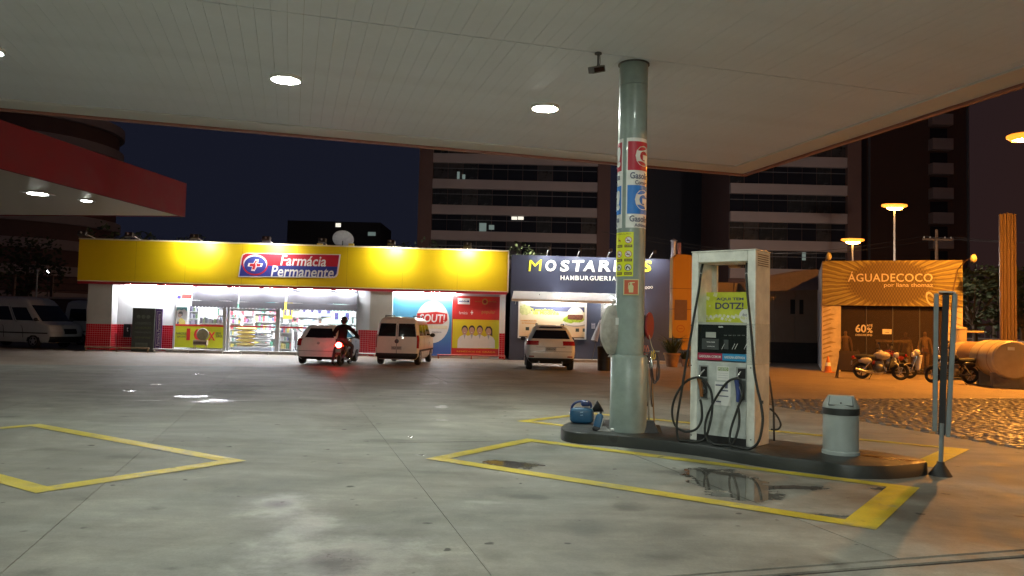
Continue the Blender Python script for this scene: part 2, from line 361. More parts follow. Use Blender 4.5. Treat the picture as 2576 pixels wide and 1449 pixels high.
# cobbles beside the forecourt
cob_m = ground_mat('cobble_stone', (.17, .15, .13), [], [], (), .32, .3, .6)
cb = MB(); random.seed(5)
for jr in range(0, 62):
    b = 0.2 + jr*.16; a = .18 - (jr % 2)*.1
    while a > -13.5:
        w = random.uniform(.17, .26)
        h = .004+random.uniform(0, .007); tl = [random.uniform(-.005, .005) for _ in range(4)]; g = .012
        c4 = [(a-g, b+g), (a-w+g, b+g), (a-w+g, b+.16-g), (a-g, b+.16-g)]
        bt = [CE(x, y, -.021) for x, y in c4]; ce = CE(a-w/2, b+.08, h+.008)
        tp = [CE(x*.0+x, y, h+tl[k]-.004) for k, (x, y) in enumerate(c4)]
        tp = [ce.lerp(v, .86) for v in tp]
        for k in range(4): tp[k].z = h+tl[k]
        cb.add(bt+tp+[ce], [(0, 1, 5, 4), (1, 2, 6, 5), (2, 3, 7, 6), (3, 0, 4, 7), (4, 5, 8), (5, 6, 8), (6, 7, 8), (7, 4, 8)])
        a -= w
o = cb.build('cobblestone_paving', cob_m, None, smooth=60); o['kind'] = 'stuff'
# yellow lines
yel_line = ground_mat('line_paint', (.62, .50, .035), [], [], (), .42, .15, .8, .5, .75)
def strip(mb, p, q, w, z=.0055):
    d = (q-p).normalized(); n = Vector((-d.y, d.x, 0))*w/2
    k = max(1, int((q-p).length/.5))
    for i in range(k):
        a = p.lerp(q, i/k); b = p.lerp(q, (i+1)/k)
        mb.add([(a-n)+Vector((0, 0, z)), (b-n)+Vector((0, 0, z)), (b+n)+Vector((0, 0, z)), (a+n)+Vector((0, 0, z))], [(0, 1, 2, 3)])
def box_line(pts, ws, label):
    o = holder('painted_box')
    for i, w in enumerate(ws):
        if not w: continue
        m = MB(); p, q = pts[i], pts[(i+1) % len(pts)]; d = (q-p).normalized()
        strip(m, p+d*(-.0), q+d*.0, w, .0045+.0012*i); m.build('painted_line', yel_line, o)
    o['label'] = label
def inset(P, ws):
    """centre lines of strips whose outer edges run through the corner points"""
    c = sum(P, Vector())/len(P); L = []
    for i in range(len(P)):
        p, q = P[i], P[(i+1) % len(P)]; d = (q-p).normalized(); n = Vector((-d.y, d.x, 0))
        if n.dot(c-p) < 0: n = -n
        L.append((p+n*ws[i]/2, d))
    out = []
    for i in range(len(P)):
        (p, d), (q, e) = L[i-1], L[i]
        k = d.x*e.y-d.y*e.x; t = ((q.x-p.x)*e.y-(q.y-p.y)*e.x)/k; out.append(p+d*t)
    return out
def box_outline(P, ws, label):
    cpt = sum(P, Vector())/len(P); o = holder('painted_box'); o['label'] = label
    n = len(P); c_out = P
    def off(i, w):
        p, q = P[i], P[(i+1) % n]; d = (q-p).normalized(); nn = Vector((-d.y, d.x, 0))
        if nn.dot(cpt-p) < 0: nn = -nn
        return p+nn*w, d
    inn = []
    for i in range(n):
        (p, d), (q, e) = off(i-1, ws[i-1]), off(i, ws[i]); k = d.x*e.y-d.y*e.x
        t = ((q.x-p.x)*e.y-(q.y-p.y)*e.x)/k; inn.append(p+d*t)
    z = Vector((0, 0, .0055))
    for i in range(n):
        j = (i+1) % n; m = MB()
        m.grid(10, 1, lambda u, v: (P[i].lerp(P[j], u)).lerp(inn[i].lerp(inn[j], u), v)+z); m.build('painted_line', yel_line, o)
A_, B_, C_, D_ = G(1070, 1155), G(1326, 1104), G(2314, 1228), G(2203, 1334)
box_outline([A_, B_, C_, D_], [.20, .19, .28, .20], 'yellow painted box on the forecourt in front of the fuel pump')
R_, T_, Lb = G(620, 1160), G(100, 1067), G(90, 1242)
box_outline([R_, T_, T_+Lb-R_, Lb], [.20, .19, .2, .22], 'yellow painted box on the forecourt at the left edge')
P1, P2 = G(1639, 1055), G(2440, 1131); P3 = G(2335, 1183)
far_d = (C_-B_).normalized(); q1 = P2 - far_d*6.2; side = (P3-P2).normalized()*2.1
box_outline([P2, q1, q1+side, P2+side], [.17, .17, .17, .28], 'yellow painted box behind the pump island')

# ================================================================== canopy over the forecourt
CZ = 5.46
slat_m = mat('soffit_slat', (.83, .89, .985), .5, var=.08, scale=.6)
border_m = mat('soffit_border', (.72, .72, .70), .45, var=.06, scale=.8)
fas_m = mat('canopy_fascia', (.40, .17, .13), .45, var=.1)
steel_m = mat('galvanised', (.42, .42, .42), .38, .8, var=.15)
can = thing('canopy', 'large forecourt canopy with slatted pale ceiling over the fuel pump', 'canopy', CE(0, 0), 0)
can.location = (0, 0, 0)
def slab(name, m, par, a0, a1, b0, b1, z0, z1):
    q = [CE(a0, b0), CE(a1, b0), CE(a1, b1), CE(a0, b1)]
    return MB().prism([(v.x, v.y) for v in q], z0, z1).build(name, m, par)
BW = .62
slab('roof_deck', steel_m, can, -.02, 30, -.02, 26, CZ+.06, CZ+.45)
slab('front_border', border_m, can, 0.02, 30, .02, BW, CZ-.03, CZ+.05)
slab('side_border', border_m, can, 0.02, BW-.004, BW+.004, 26, CZ-.03, CZ+.05)
slab('fascia', fas_m, can, -.10, 30, -.10, -.004, CZ-.07, CZ+.75); slab('fascia', fas_m, can, -.10, -.004, 0, 26, CZ-.07, CZ+.75)
SW = .20; GAP = .0035
seams = [BW+.004, 6.35, 12.4, 18.4]
smesh = {}
for r in range(3):
    L_ = seams[r+1]-seams[r]-.02
    mb = MB().box(0, SW-GAP, 0, L_, 0, .03); smesh[r] = mb.mesh('slat', slat_m)
rot = Matrix(((E1.x, E2.x, 0), (E1.y, E2.y, 0), (0, 0, 1))).to_4x4()
cnt = 0
for r in range(3):
    a = BW+.006
    n_max = 108 if r < 2 else 78
    for k in range(n_max):
        o = bpy.data.objects.new('slat', smesh[r]); C.objects.link(o); o.parent = can
        p = CE(a, seams[r]+.01, CZ+random.uniform(-.0012, .0012)); o.matrix_world = Matrix.Translation(p) @ rot
        a += SW
# the rest of the ceiling behind the camera stays joined
rest = MB(rot)
slab('ceiling_rest', slat_m, can, BW+.01, 29.9, 18.45, 25.9, CZ, CZ+.03)
slab('ceiling_rest', slat_m, can, BW+.01+108*SW, 29.9, BW+.01, 18.4, CZ, CZ+.03); slab('ceiling_rest', slat_m, can, BW+.01+78*SW, BW+108*SW, 12.41, 18.4, CZ, CZ+.03)
house_m = mat('lamp_housing', (.8, .8, .78), .4, var=.05)
def canopy_light(M, label, group, lens):
    t = thing('canopy_light', label, 'ceiling light', M=M, group=group)
    m = MB(); m.lathe([(.230, -.046), (.236, -.046), (.25, -.01), (.25, .02)], 24); m.build('housing', house_m, t)
    m = MB(); m.lathe([(.02, -.052), (.14, -.052), (.20, -.050), (.228, -.042), (.228, -.031)], 20, M=Matrix.Diagonal((1.02, .9, 1)).to_3x3()); m.build('lens', lens, t, smooth=40)
    return t
GL = 'square ceiling lights of the forecourt canopy'
lab = {(6.3, 3.62): 'white ceiling light above the hamburger shop side, nearest the pillar', (10.66, 3.66): 'white ceiling light left of the middle of the canopy', (14.75, 3.4): 'white ceiling light cut by the left picture edge'}
for a, b, s_, lb in ((6.3, 3.62, 345, 'white ceiling light of the canopy right of the middle, just left of the pillar'), (10.66, 3.66, 130, 'white ceiling light left of the middle of the canopy'), (14.86, 3.5, 95, 'white ceiling light cut by the left picture edge'),
                     (6.3, 8.95, 48, 'white ceiling light overhead between pillar and camera'), (10.66, 8.6, 158, 'assumed white ceiling light overhead left of the camera'), (10.66, 18.6, 340, 'assumed white ceiling light behind the camera'), (14.75, 18.6, 480, 'white ceiling light behind the camera to its left, assumed'),  # lights left overhead and behind the camera are unseen, assumed to light the pump
                     (10.66, 23.6, 720, 'assumed white ceiling light in the last row behind the camera'), (14.75, 23.6, 830, 'white ceiling light in the last row behind the camera, the left one, assumed')):  # last row assumed too, strength set for pump front and pillar
    M = Matrix.Translation(CE(a, b, CZ-.004)) @ rot
    canopy_light(M, lb, GL, mat(f'lamp_lens_{s_}', (1, 1, 1), .4, var=0, emit=(.92, 1.0, .90), strength=s_*1.68))

# ================================================================== second canopy, red, at the left
RZ = 5.46
red_fas = mat('red_fascia', (.20, .012, .03), .6, var=.08, scale=1.5, spec=.25)
soff2 = mat('white_soffit', (.62, .63, .58), .4, var=.06)
rc = Vector((-12.61, 28.92, 0)); rd = (Vector((-13.72, 20.22, 0))-rc).normalized(); rn = Vector((rd.y, -rd.x, 0))   # rd towards camera, rn to the left
if rn.x > 0: rn = -rn
can2 = thing('canopy', 'second forecourt canopy with deep red fascia at the left', 'canopy', (0, 0, 0))
def slab2(name, m, a0, a1, b0, b1, z0, z1):
    q = [rc+rd*a+rn*b for a, b in ((a0, b0), (a1, b0), (a1, b1), (a0, b1))]
    return MB().prism([(v.x, v.y) for v in q], z0, z1).build(name, m, can2)
slab2('soffit', soff2, .05, 16, .05, 14, RZ+.02, RZ+.12); slab2('fascia', red_fas, 0, 16, -.08, .04, RZ, RZ+1.28); slab2('fascia', red_fas, -.08, -.004, -.08, 14, RZ, RZ+1.28)
slab2('roof_deck', steel_m, .05, 16, .05, 14, RZ+.9, RZ+1.0)
small_lens = mat('small_lens', (1, 1, 1), .4, var=0, emit=(.95, 1, .93), strength=70)
for k, (px, py, lb) in enumerate([(95, 487, 'bright white ceiling light under the red canopy'), (218, 505, 'small white ceiling light under the red canopy near its corner')]):
    p = G(px, py, RZ); M = Matrix.Translation(Vector((p.x, p.y, RZ+.015)))
    t = thing('canopy_light', lb, 'ceiling light', M=M, group='lights under the red canopy'); s = 1.0 if k == 0 else .55
    MB().prism(rect(-.36*s, .36*s, -.36*s, .36*s), -.03, .0).build('housing', house_m, t); MB().lathe([(.02, -.05), (.2*s, -.047), (.29*s, -.032)], 16).build('lens', small_lens, t)
p = G(-160, 430, RZ); t = thing('pillar', 'white pillar of the red canopy outside the left edge', 'pillar', (-19.5, 22.5, 0))
MB().cyl((0, 0, -.02), (0, 0, RZ+.03), .2, n=20).build('shaft', soff2, t, smooth=40)

# ================================================================== street lamps (sodium), one of them assumed, and added fill globes
sod_m = mat('sodium_glass', (1, .6, .2), .4, var=0, emit=(1, .36, .045), strength=6600)
sod2_m = mat('sodium_glass_far', (1, .6, .2), .4, var=0, emit=(1, .45, .10), strength=60)
assumed_sod_m = mat('sodium_glass_assumed', (1, .6, .2), .4, var=0, emit=(1, .38, .055), strength=19000)  # glass of the assumed lamp, strength set to tint the pump's side
pole_m = mat('lamp_pole', (.55, .5, .42), .45, var=.1)
glow_m = mat('sodium_halo', (1, .5, .15), .5, var=0, emit=(1, .27, .02), strength=1.9); pale_d = mat('pale_halo', (1, .9, .7), .5, var=0, emit=(1, .7, .5), strength=1.0)  # emissive colour standing in for the halo around the lamp heads
fill_l = mat('fill_globe_glass', (1, .9, .7), .4, var=0, emit=(1, .84, .72), strength=640)  # fill light for the blocks behind, from globes out of view
def street_lamp(x, y, h, label, arm=0.0, lens=sod2_m, double=True, rz=0.0):
    t = thing('street_lamp', label, 'street lamp', (x, y, 0), rz, 'sodium street lamps')
    MB().tube([(0, 0, -.02), (0, 0, h*.5), (0, 0, h-.1)], [.10, .08, .06], 10).build('pole', pole_m, t, smooth=50)
    if arm:
        MB().tube([(0, 0, h-.3), (arm*.35, 0, h+.12), (arm*.8, 0, h+.2), (arm, 0, h+.18)], .035, 8, smooth=4).build('arm', pole_m, t, smooth=50); hx, hz = arm, h+.14
        hd = MB().ell((hx, .02, hz+.10), (.42, .22, .10), 14, 8).build('lamp_head', pole_m, t, smooth=60)
        MB().ell((hx, 0, hz-.04), (.32, .20, .12), 16, 10).build('lamp_glass', lens, hd, smooth=60)
        MB().lathe([(.345, -.075), (.36, -.08), (.50, .03), (.50, .09), (.33, .05)], 24, (hx, 0, hz-.03)).build('glow_part', glow_m, hd, smooth=60)  # glowing ring imitates the halo and hoods the side light
    elif lens is fill_l:
        MB().lathe([(.08, 0), (.16, .06), (.16, .10)], 14, (0, 0, h-.1)).build('collar', pole_m, t); MB().ell((0, 0, h+.25), .30, 18, 12).build('lamp_glass', lens, t, smooth=60)
    else:
        hd = MB().ell((0, .05, h+.14), (.75, .30, .10), 16, 8).build('lamp_head', pole_m, t, smooth=60)
        MB().ell((0, -.05, h-.06), (.60, .26, .20), 18, 10).build('lamp_glass', lens, hd, smooth=60)
        MB().lathe([(.62, -.02), (.95, .06), (.92, .14), (.62, .12)], 24, (0, 0, h-.04), Matrix.Diagonal((1, .5, 1.6)).to_3x3()).build('glow_part', glow_m if lens is not fill_l else pale_d, hd, smooth=60)  # wide glowing rim imitates the lamp's orange halo
    return t
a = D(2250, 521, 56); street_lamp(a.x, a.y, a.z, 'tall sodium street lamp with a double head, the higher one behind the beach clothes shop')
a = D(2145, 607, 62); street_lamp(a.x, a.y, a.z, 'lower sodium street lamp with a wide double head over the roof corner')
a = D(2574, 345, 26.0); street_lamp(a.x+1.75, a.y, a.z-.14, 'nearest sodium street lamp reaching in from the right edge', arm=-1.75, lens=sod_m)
street_lamp(36, 7, 9.5, 'assumed unseen sodium street lamp beyond the cobbles, outside the right edge', arm=-1.75, lens=assumed_sod_m)  # lamp assumed from the orange pump side, placed and tuned for that tint
fill_l = mat('fill_globe_glass', (1, .9, .7), .4, var=0, emit=(1, .74, .52), strength=75)
for x, lb in ((2, 'behind the hamburger shop'), (24, 'behind the beach clothes shop')): street_lamp(x, 58 if x < 9 else 50, 6.0 if x < 9 else 5.2, 'added unseen pale globe lamp lighting the facades '+lb, lens=fill_l)  # unseen globes added to brighten the apartment blocks
# ================================================================== pharmacy
white_w = mat('white_wall', (.72, .73, .74), .6, var=.06, scale=1.2)
grey_w = mat('grey_wall', (.50, .52, .51), .6, var=.1, scale=.9)
yellow_f = mat('yellow_fascia', (.80, .56, .008), .42, var=.05, scale=.5)
red_trim = mat('red_trim', (.42, .03, .04), .45, var=.1)
cream_trim = mat('cream_trim', (.75, .68, .50), .5, var=.05)
tile_r = mat('red_tile', (.50, .015, .03), .22, var=.16, scale=3)
grout = mat('grout', (.55, .30, .30), .8, var=.1)
alu = mat('aluminium', (.66, .67, .68), .35, .6, var=.06)
floor_t = mat('shop_floor', (.6, .62, .66), .25, var=.06)
black_m = mat('black_plastic', (.02, .02, .022), .45, var=.15)
glass_m = mat('shop_glass', (.9, .95, .95), .03, var=0, alpha=.10, spec=.5)
white_p = mat('white_print', (.80, .80, .78), .5, var=.03)
PH = Frame(G(215, 881), G(1270, 904))
ph = thing('pharmacy', 'single storey pharmacy with bright yellow fascia and red tiled dado', 'shop building', M=PH.M())
RY = .6                                                  # wall behind the fascia line
xL = PH.p(197, 650, -.1)[0]; xR = PH.p(1277, 680, -.1)[0]
zT = (PH.p(197, 605, -.1)[1]+PH.p(1278, 630, -.1)[1])/2; zB = (PH.p(195, 711, -.1)[1]+PH.p(1276, 737, -.1)[1])/2
X = lambda px, py=800, y=0.0: PH.p(px, py, y)[0]
Z = lambda px, py, y=0.0: PH.p(px, py, y)[1]
x1, x2 = X(218), X(280); xs0, xs1 = X(440, 800, RY), X(900, 800, RY); x3, x4 = X(930), X(986); xe = X(1271)
zd = Z(250, 815)
box('fascia', yellow_f, ph, xL, xR, -.10, .05, zB+.06, zT, .01)
box('fascia_edge', cream_trim, ph, xL-.02, xR+.05, -.13, .06, zT+.002, zT+.06)
box('fascia_edge', cream_trim, ph, xR+.004, xR+.06, -.13, .06, zB+.05, zT)
box('fascia_trim', red_trim, ph, xL+.01, xR, -.085, .04, zB-.06, zB+.057)
box('fascia_edge', cream_trim, ph, xL+.01, xR, -.116, -.102, zB+.062, zB+.10)
for k in range(1, 8): xs_ = xL+(xR-xL)*k/8+.13*math.sin(k*2.1); box('fascia_seam', mat('seam_yellow', (.52, .34, .006), .5, var=.1), ph, xs_-.006, xs_+.006, -.1035, -.1005, zB+.11, zT-.01)
box('roof', grey_w, ph, x1, xe, .052, 8.2, zB+.02, zB+.3)
box('parapet', grey_w, ph, x1, xe, 8.0, 8.2, zB+.302, zT-.2)
box('wall', grey_w, ph, x1, x2, 0, RY-.002, 0, zB+.018)                # left pier
box('wall', white_w, ph, x1, xs0, RY, RY+.2, 0, zB+.018)
box('wall', grey_w, ph, x1, x1+.2, RY+.202, 8, 0, zB+.018)
box('wall', white_w, ph, xs1, x3-.0, RY, RY+.2, 0, zB+.018)
box('wall', grey_w, ph, x3, x4, 0, RY+.2, 0, zB+.018)
RY2 = .32
box('wall', white_w, ph, x4+.002, xe, RY2, RY2+.2, 0, zB+.018)
box('wall', white_w, ph, X(1257), xe, 0, RY2-.002, 0, zB+.018)
box('wall', white_w, ph, x1, xe, 7.7, 7.9, 0, zB+.018)
box('wall', grey_w, ph, xe-.2, xe, RY2+.202, 7.69, 0, zB+.018)
box('wall', white_w, ph, xs0-.3, xs0-.12, RY+.202, 7.69, 0, zB+.018); box('wall', white_w, ph, xs1+.02, xs1+.2, RY+.202, 7.69, 0, zB+.018)
box('floor_slab', floor_t, ph, x1+.21, xe-.21, RY+.21, 7.69, -.015, .09)
box('step', mat('step_concrete', (.42, .41, .39), .6), ph, xs0-.1, xs1+.1, -.1, RY+.208, -.015, .085)
def tiles(x0, x1_, z0, z1, y, par=ph, pitch=.1, side=False):
    m = MB(); nz = int((z1-z0)/pitch); nx = max(1, int((x1_-x0)/pitch)); pw = (x1_-x0)/nx; phh = (z1-z0)/nz
    for i in range(nx):
        for j in range(nz):
            dy = random.uniform(-.001, .001); a, b, c, d = x0+i*pw+.006, x0+(i+1)*pw-.006, z0+j*phh+.006, z0+(j+1)*phh-.006
            if side: m.add([(y+.012+dy, a, c), (y+.012, b, c), (y+.012, b, d), (y+.012-dy, a, d)], [(0, 1, 2, 3)]); continue
            m.add([(a, y-.012+dy, c), (b, y-.012+dy, c), (b, y-.012-dy, d), (a, y-.012-dy, d), (a, y, c), (b, y, c), (b, y, d), (a, y, d)], [(0, 1, 2, 3), (0, 1, 5, 4), (1, 2, 6, 5), (2, 3, 7, 6), (3, 0, 4, 7)])
    o = m.build('tile', tile_r, par); o['kind'] = 'stuff'
    (box('tile_grout', grout, par, y+.003, y+.006, x0, x1_, z0, z1) if side else box('tile_grout', grout, par, x0, x1_, y-.006, y-.003, z0, z1))
tiles(x1, x2, .02, zd, -.001); tiles(.001, RY-.005, .02, zd, x2+.001, side=True)
tiles(x2+.02, xs0-.05, .02, zd, RY-.001); tiles(xs1+.05, x3-.02, .02, zd, RY-.001)
tiles(x3, x4, .02, zd, -.001); tiles(.001, RY2-.005, .02, zd, x4+.001, side=True); tiles(X(1257), xe, .02, zd, -.001)
# storefront: posts, glass, stripes
zh = Z(700, 722, RY)
def post(px0, px1, y0=RY-.04, y1=RY+.12, z1=None): box('post', alu, ph, X(px0, 800, RY), X(px1, 800, RY), y0, y1, .086, z1 or zb_post, .006)
zb_post = zB+.016
for a, b in ((437, 442), (561, 569), (572, 578), (694, 704), (896, 901)): post(a, b)
box('transom', alu, ph, xs0, xs1, RY-.02, RY+.08, Z(700, 727, RY), Z(700, 722, RY))
box('transom', alu, ph, X(579, 800, RY), X(693, 800, RY), RY-.02, RY+.06, Z(640, 783, RY), Z(640, 778, RY))
for a, b in ((443, 560), (579, 693), (705, 895)):
    g = box('window', glass_m, ph, X(a, 800, RY), X(b, 800, RY), RY+.02, RY+.028, .09, Z(700, 728, RY))
    box('safety_stripe', mat('stripe_red', (.55, .03, .05), .5, var=.04), g, X(a, 800, RY), X(b, 800, RY), RY+.012, RY+.017, Z(640, 824, RY), Z(640, 820, RY))
# advert in the left window
lime = mat('lime_print', (.62, .66, .03), .5, var=.06, scale=2); red_pr = mat('red_print', (.62, .035, .03), .5, var=.05); dk_pr = mat('dark_print', (.05, .07, .06), .5, var=.05); pl_pr = mat('pale_print', (.80, .82, .50), .5, var=.05)
ad = thing('window_poster', 'yellow green instalment poster low in the left shop window', 'poster', M=PH.M(0, RY-.05, 0))
def PP(par_y):
    return lambda px, py: PH.p(px, py, par_y)
P_ = PP(RY-.05)
a = PH.r(441, 820, 560, 876, RY-.05)
box('sheet', lime, ad, a[0], a[1], 0, .012, a[2], a[3]); box('edge', red_pr, ad, a[0], a[1], -.004, .012, a[3]+.001, a[3]+.09)
t = PH.r(470, 826, 497, 857, RY-.05); text('lettering', '10', red_pr, ad, t[0], t[1]+.35, t[2], t[3], -.002, .01, bold=.03)
t = PH.r(524, 835, 541, 857, RY-.05); text('lettering', 'X', red_pr, ad, *t, -.002, .01, bold=.03)
t = PH.r(443, 836, 469, 842, RY-.05); text('lettering', 'PARCELE', dk_pr, ad, *t, -.002, .006); t = PH.r(447, 844, 467, 850, RY-.05); text('lettering', 'EM ATÉ', dk_pr, ad, *t, -.002, .006)
t = PH.r(543, 836, 555, 842, RY-.05); text('lettering', 'SEM', dk_pr, ad, *t, -.002, .006); t = PH.r(543, 843, 559, 850, RY-.05); text('lettering', 'JUROS', dk_pr, ad, *t, -.002, .006)
# picture poster behind the glass with a person in yellow
skin_pr = mat('skin_print', (.55, .33, .24), .5, var=.05); yel_pr = mat('yellow_print', (.78, .60, .03), .5, var=.05); teal_pr = mat('teal_print', (.15, .48, .52), .5, var=.1); hair_pr = mat('hair_print', (.06, .04, .035), .5, var=.05); navy_pr = mat('navy_print', (.04, .03, .16), .5, var=.05); white_pr = white_p
pp = thing('picture_poster', 'picture poster of a dark haired person in yellow behind the left shop window', 'poster', M=PH.M(0, RY+.10, 0)); Y = RY+.10
def q(*pts): return [PH.p(x, y, Y) for x, y in pts]
flat('sheet', white_pr, pp, q((443, 819), (472, 819), (472, 772), (443, 772)), .012, .006)
flat('printed_sky', teal_pr, pp, q((444, 783), (450, 779), (457, 781), (464, 778), (471, 784), (471, 773), (444, 773)), .004)
flat('printed_shirt', yel_pr, pp, q((447, 818), (450, 803), (456, 799), (461, 803), (466, 808), (467, 818)), .003); flat('printed_sleeve', navy_pr, pp, q((443, 818), (447, 808), (450, 811), (449, 818)), .001)
cx, cz = PH.p(453.5, 792, Y); flat('printed_face', skin_pr, pp, disc(cx-.02, cz, .10, 16, .14), .002); flat('printed_hair', hair_pr, pp, [(cx-.10, cz+.05), (cx-.05, cz+.15), (cx+.05, cz+.17), (cx+.12, cz+.1), (cx+.12, cz-.02), (cx+.07, cz-.07), (cx+.06, cz+.04)], .0)
# sign over the window at the left
sg = thing('window_sign', 'small red and white sign above the left shop window', 'sign', M=PH.M(0, RY-.07, 0))
a = PH.r(444, 740, 482, 747, RY-.07); box('sign_board', white_pr, sg, a[0], a[1], 0, .02, a[2]-.42, a[3]+.22); flat('red_band', red_pr, sg, rect(a[0]+.25, a[1], a[2]-.08, a[3]+.02), -.001); flat('emblem', navy_pr, sg, disc(a[0]+.13, a[2]-.02, .1, 16), -.001)
# grey roll-down awnings with scalloped edges
canvas_g = mat('grey_canvas', (.034, .034, .04), .7, var=.08, scale=2)
for i, (a, b, y0, y1, lb) in enumerate(((483, 598, 727, 778, 'grey scalloped awning over the left shop window'), (602, 716, 729, 779, 'grey scalloped awning over the glass door, the middle one'), (722, 899, 730, 779, 'grey scalloped awning behind the white hatchback, the widest one'))):
    Y = .40; aw = thing('awning', lb, 'awning', M=PH.M(0, Y, 0), group='grey awnings over the pharmacy windows')
    u0, u1 = X(a, 760, Y), X(b, 760, Y); zt, zv, zb_ = Z(690, y0, Y), Z(690, y1-17, Y), Z(690, y1, Y)
    m = MB(); m.grid(16, 4, lambda u, v: (u0+(u1-u0)*u, (1-v)*.15 + .012*math.sin(u*9)*(1-v), zt+.02*math.sin(u*3.14*3+1) - v*(zt-zv))).build('cover', canvas_g, aw, smooth=60)
    n = int((u1-u0)/.16); m = MB()
    for k in range(n):
        w = (u1-u0)/n; c = u0+(k+.5)*w
        pl = [(c-w/2, zv-.001), (c+w/2, zv-.001)] + [(c+w/2*math.cos(t_*math.pi/6), zb_+.07-.07*math.sin(t_*math.pi/6)) for t_ in range(7)]
        m.prism(pl, -.004+.003*math.sin(k), .004+.003*math.sin(k), 'xz')
    m.build('valance', mat('valance_grey', (.13, .13, .145), .7, var=.08), aw)
    MB().cyl((u0, .13, zt+.03), (u1, .13, zt+.03), .04, n=10).build('roller', canvas_g, aw, smooth=40)
# batten lights under the fascia
tube_m = mat('tube_light', (1, 1, 1), .4, var=0, emit=(.93, .96, 1.0), strength=300)
T_spans = [(316, 400), (410, 487), (497, 572), (582, 652), (663, 737), (748, 833), (845, 894), (996, 1068), (1079, 1148)]
names_t = ['over the dark kiosk', 'over the left end of the shop window', 'over the left awning', 'over the glass door', 'over the gap between two awnings', 'over the white hatchback', 'beside the right white wall strip', 'over the blue poster', 'over the right edge of the blue poster']
for (a, b), nm in zip(T_spans, names_t):
    y = .30 if a < 950 else .17
    u0, u1 = X(a, 720, y), X(b, 722, y)
    tl = thing('tube_light', 'white fluorescent batten light under the fascia '+nm, 'tube light', M=PH.M((u0+u1)/2, y, zB+.015), group='batten lights under the yellow fascia'); w = (u1-u0)/2
    box('batten', house_m, tl, -w, w, -.05, .05, -.045, .003); MB().cyl((-w+.03, 0, -.075), (w-.03, 0, -.075), .028, n=8).build('tube', tube_m, tl, smooth=60)
# projecting floodlights on the roof edge
fl_on = mat('flood_lens', (1, 1, 1), .4, var=0, emit=(1, .97, .85), strength=620); fl_off = mat('flood_lens_off', (.4, .42, .4), .2, var=.05)
arm_m = mat('white_arm', (.72, .72, .70), .4, var=.06); dkmetal = mat('dark_metal', (.09, .09, .09), .5, .3, var=.15)
def flood(frame, xb, zb, on, label, group, yaw=0.0, reach=1.15, lens=None, tilt=1.22, up=.16, size=1.0, y0=-.1):
    t = thing('floodlight', label, 'floodlight', M=frame.M(xb, y0, zb), group=group)
    MB().tube([(0, .12, 0), (0, 0, .03), (0, -reach*.5, up*.6), (0, -reach, up)], .022, 8).build('arm', arm_m, t, smooth=50)
    # box head at the arm's end facing back towards the fascia and down
    M = Matrix.Translation((0, -reach, up-.05)) @ Matrix.Rotation(yaw, 4, 'Z') @ Matrix.Rotation(tilt, 4, 'X')
    h = MB(M); w_, d_, k_ = .17*size, .10*size, 1.12
    h.box(-w_, w_, -d_, d_, .07, .09)
    for s_ in (-1, 1):
        h.add([(s_*w_, -d_, .07), (s_*w_, d_, .07), (s_*w_*k_, d_*k_, -.10), (s_*w_*k_, -d_*k_, -.10), (s_*(w_-.008), -d_, .07), (s_*(w_-.008), d_, .07), (s_*(w_*k_-.008), d_*k_, -.10), (s_*(w_*k_-.008), -d_*k_, -.10)], [(0, 1, 2, 3), (4, 5, 6, 7), (2, 3, 7, 6), (0, 3, 7, 4), (1, 2, 6, 5)])
        h.add([(-w_, s_*d_, .07), (w_, s_*d_, .07), (w_*k_, s_*d_*k_, -.10), (-w_*k_, s_*d_*k_, -.10), (-w_, s_*(d_-.008), .07), (w_, s_*(d_-.008), .07), (w_*k_, s_*(d_*k_-.008), -.10), (-w_*k_, s_*(d_*k_-.008), -.10)], [(0, 1, 2, 3), (4, 5, 6, 7), (2, 3, 7, 6), (0, 3, 7, 4), (1, 2, 6, 5)])
    hd = h.build('head', dkmetal, t)
    MB(M).box(-.155*size, .155*size, -.085*size, .085*size, -.035, -.02).build('lens', lens or (fl_on if on else fl_off), hd)
    MB(M).box(-.025, .025, -.03, .03, .09, .17).build('bracket', arm_m, t)
    return t
GF = 'floodlights along the pharmacy roof edge'
for px, py, on, yaw, lb in ((238, 604, 0, 0, 'unlit floodlight at the far left corner of the yellow fascia'), (352, 607, 0, 0, 'unlit floodlight arm over the dim left part of the yellow fascia'), (510, 611, 1, .25, 'lit floodlight left of the pharmacy sign'), (686, 613, 1, 0, 'lit floodlight above the pharmacy sign'),
                        (822, 616, 0, 0, 'unlit floodlight beside the satellite dish'), (990, 620, 1, 0, 'lit floodlight right of the pharmacy sign'), (1176, 624, 1, 0, 'lit floodlight near the right end of the yellow fascia')):
    flood(PH, X(px, py, -.1), zT+.04, on, lb, GF, yaw)
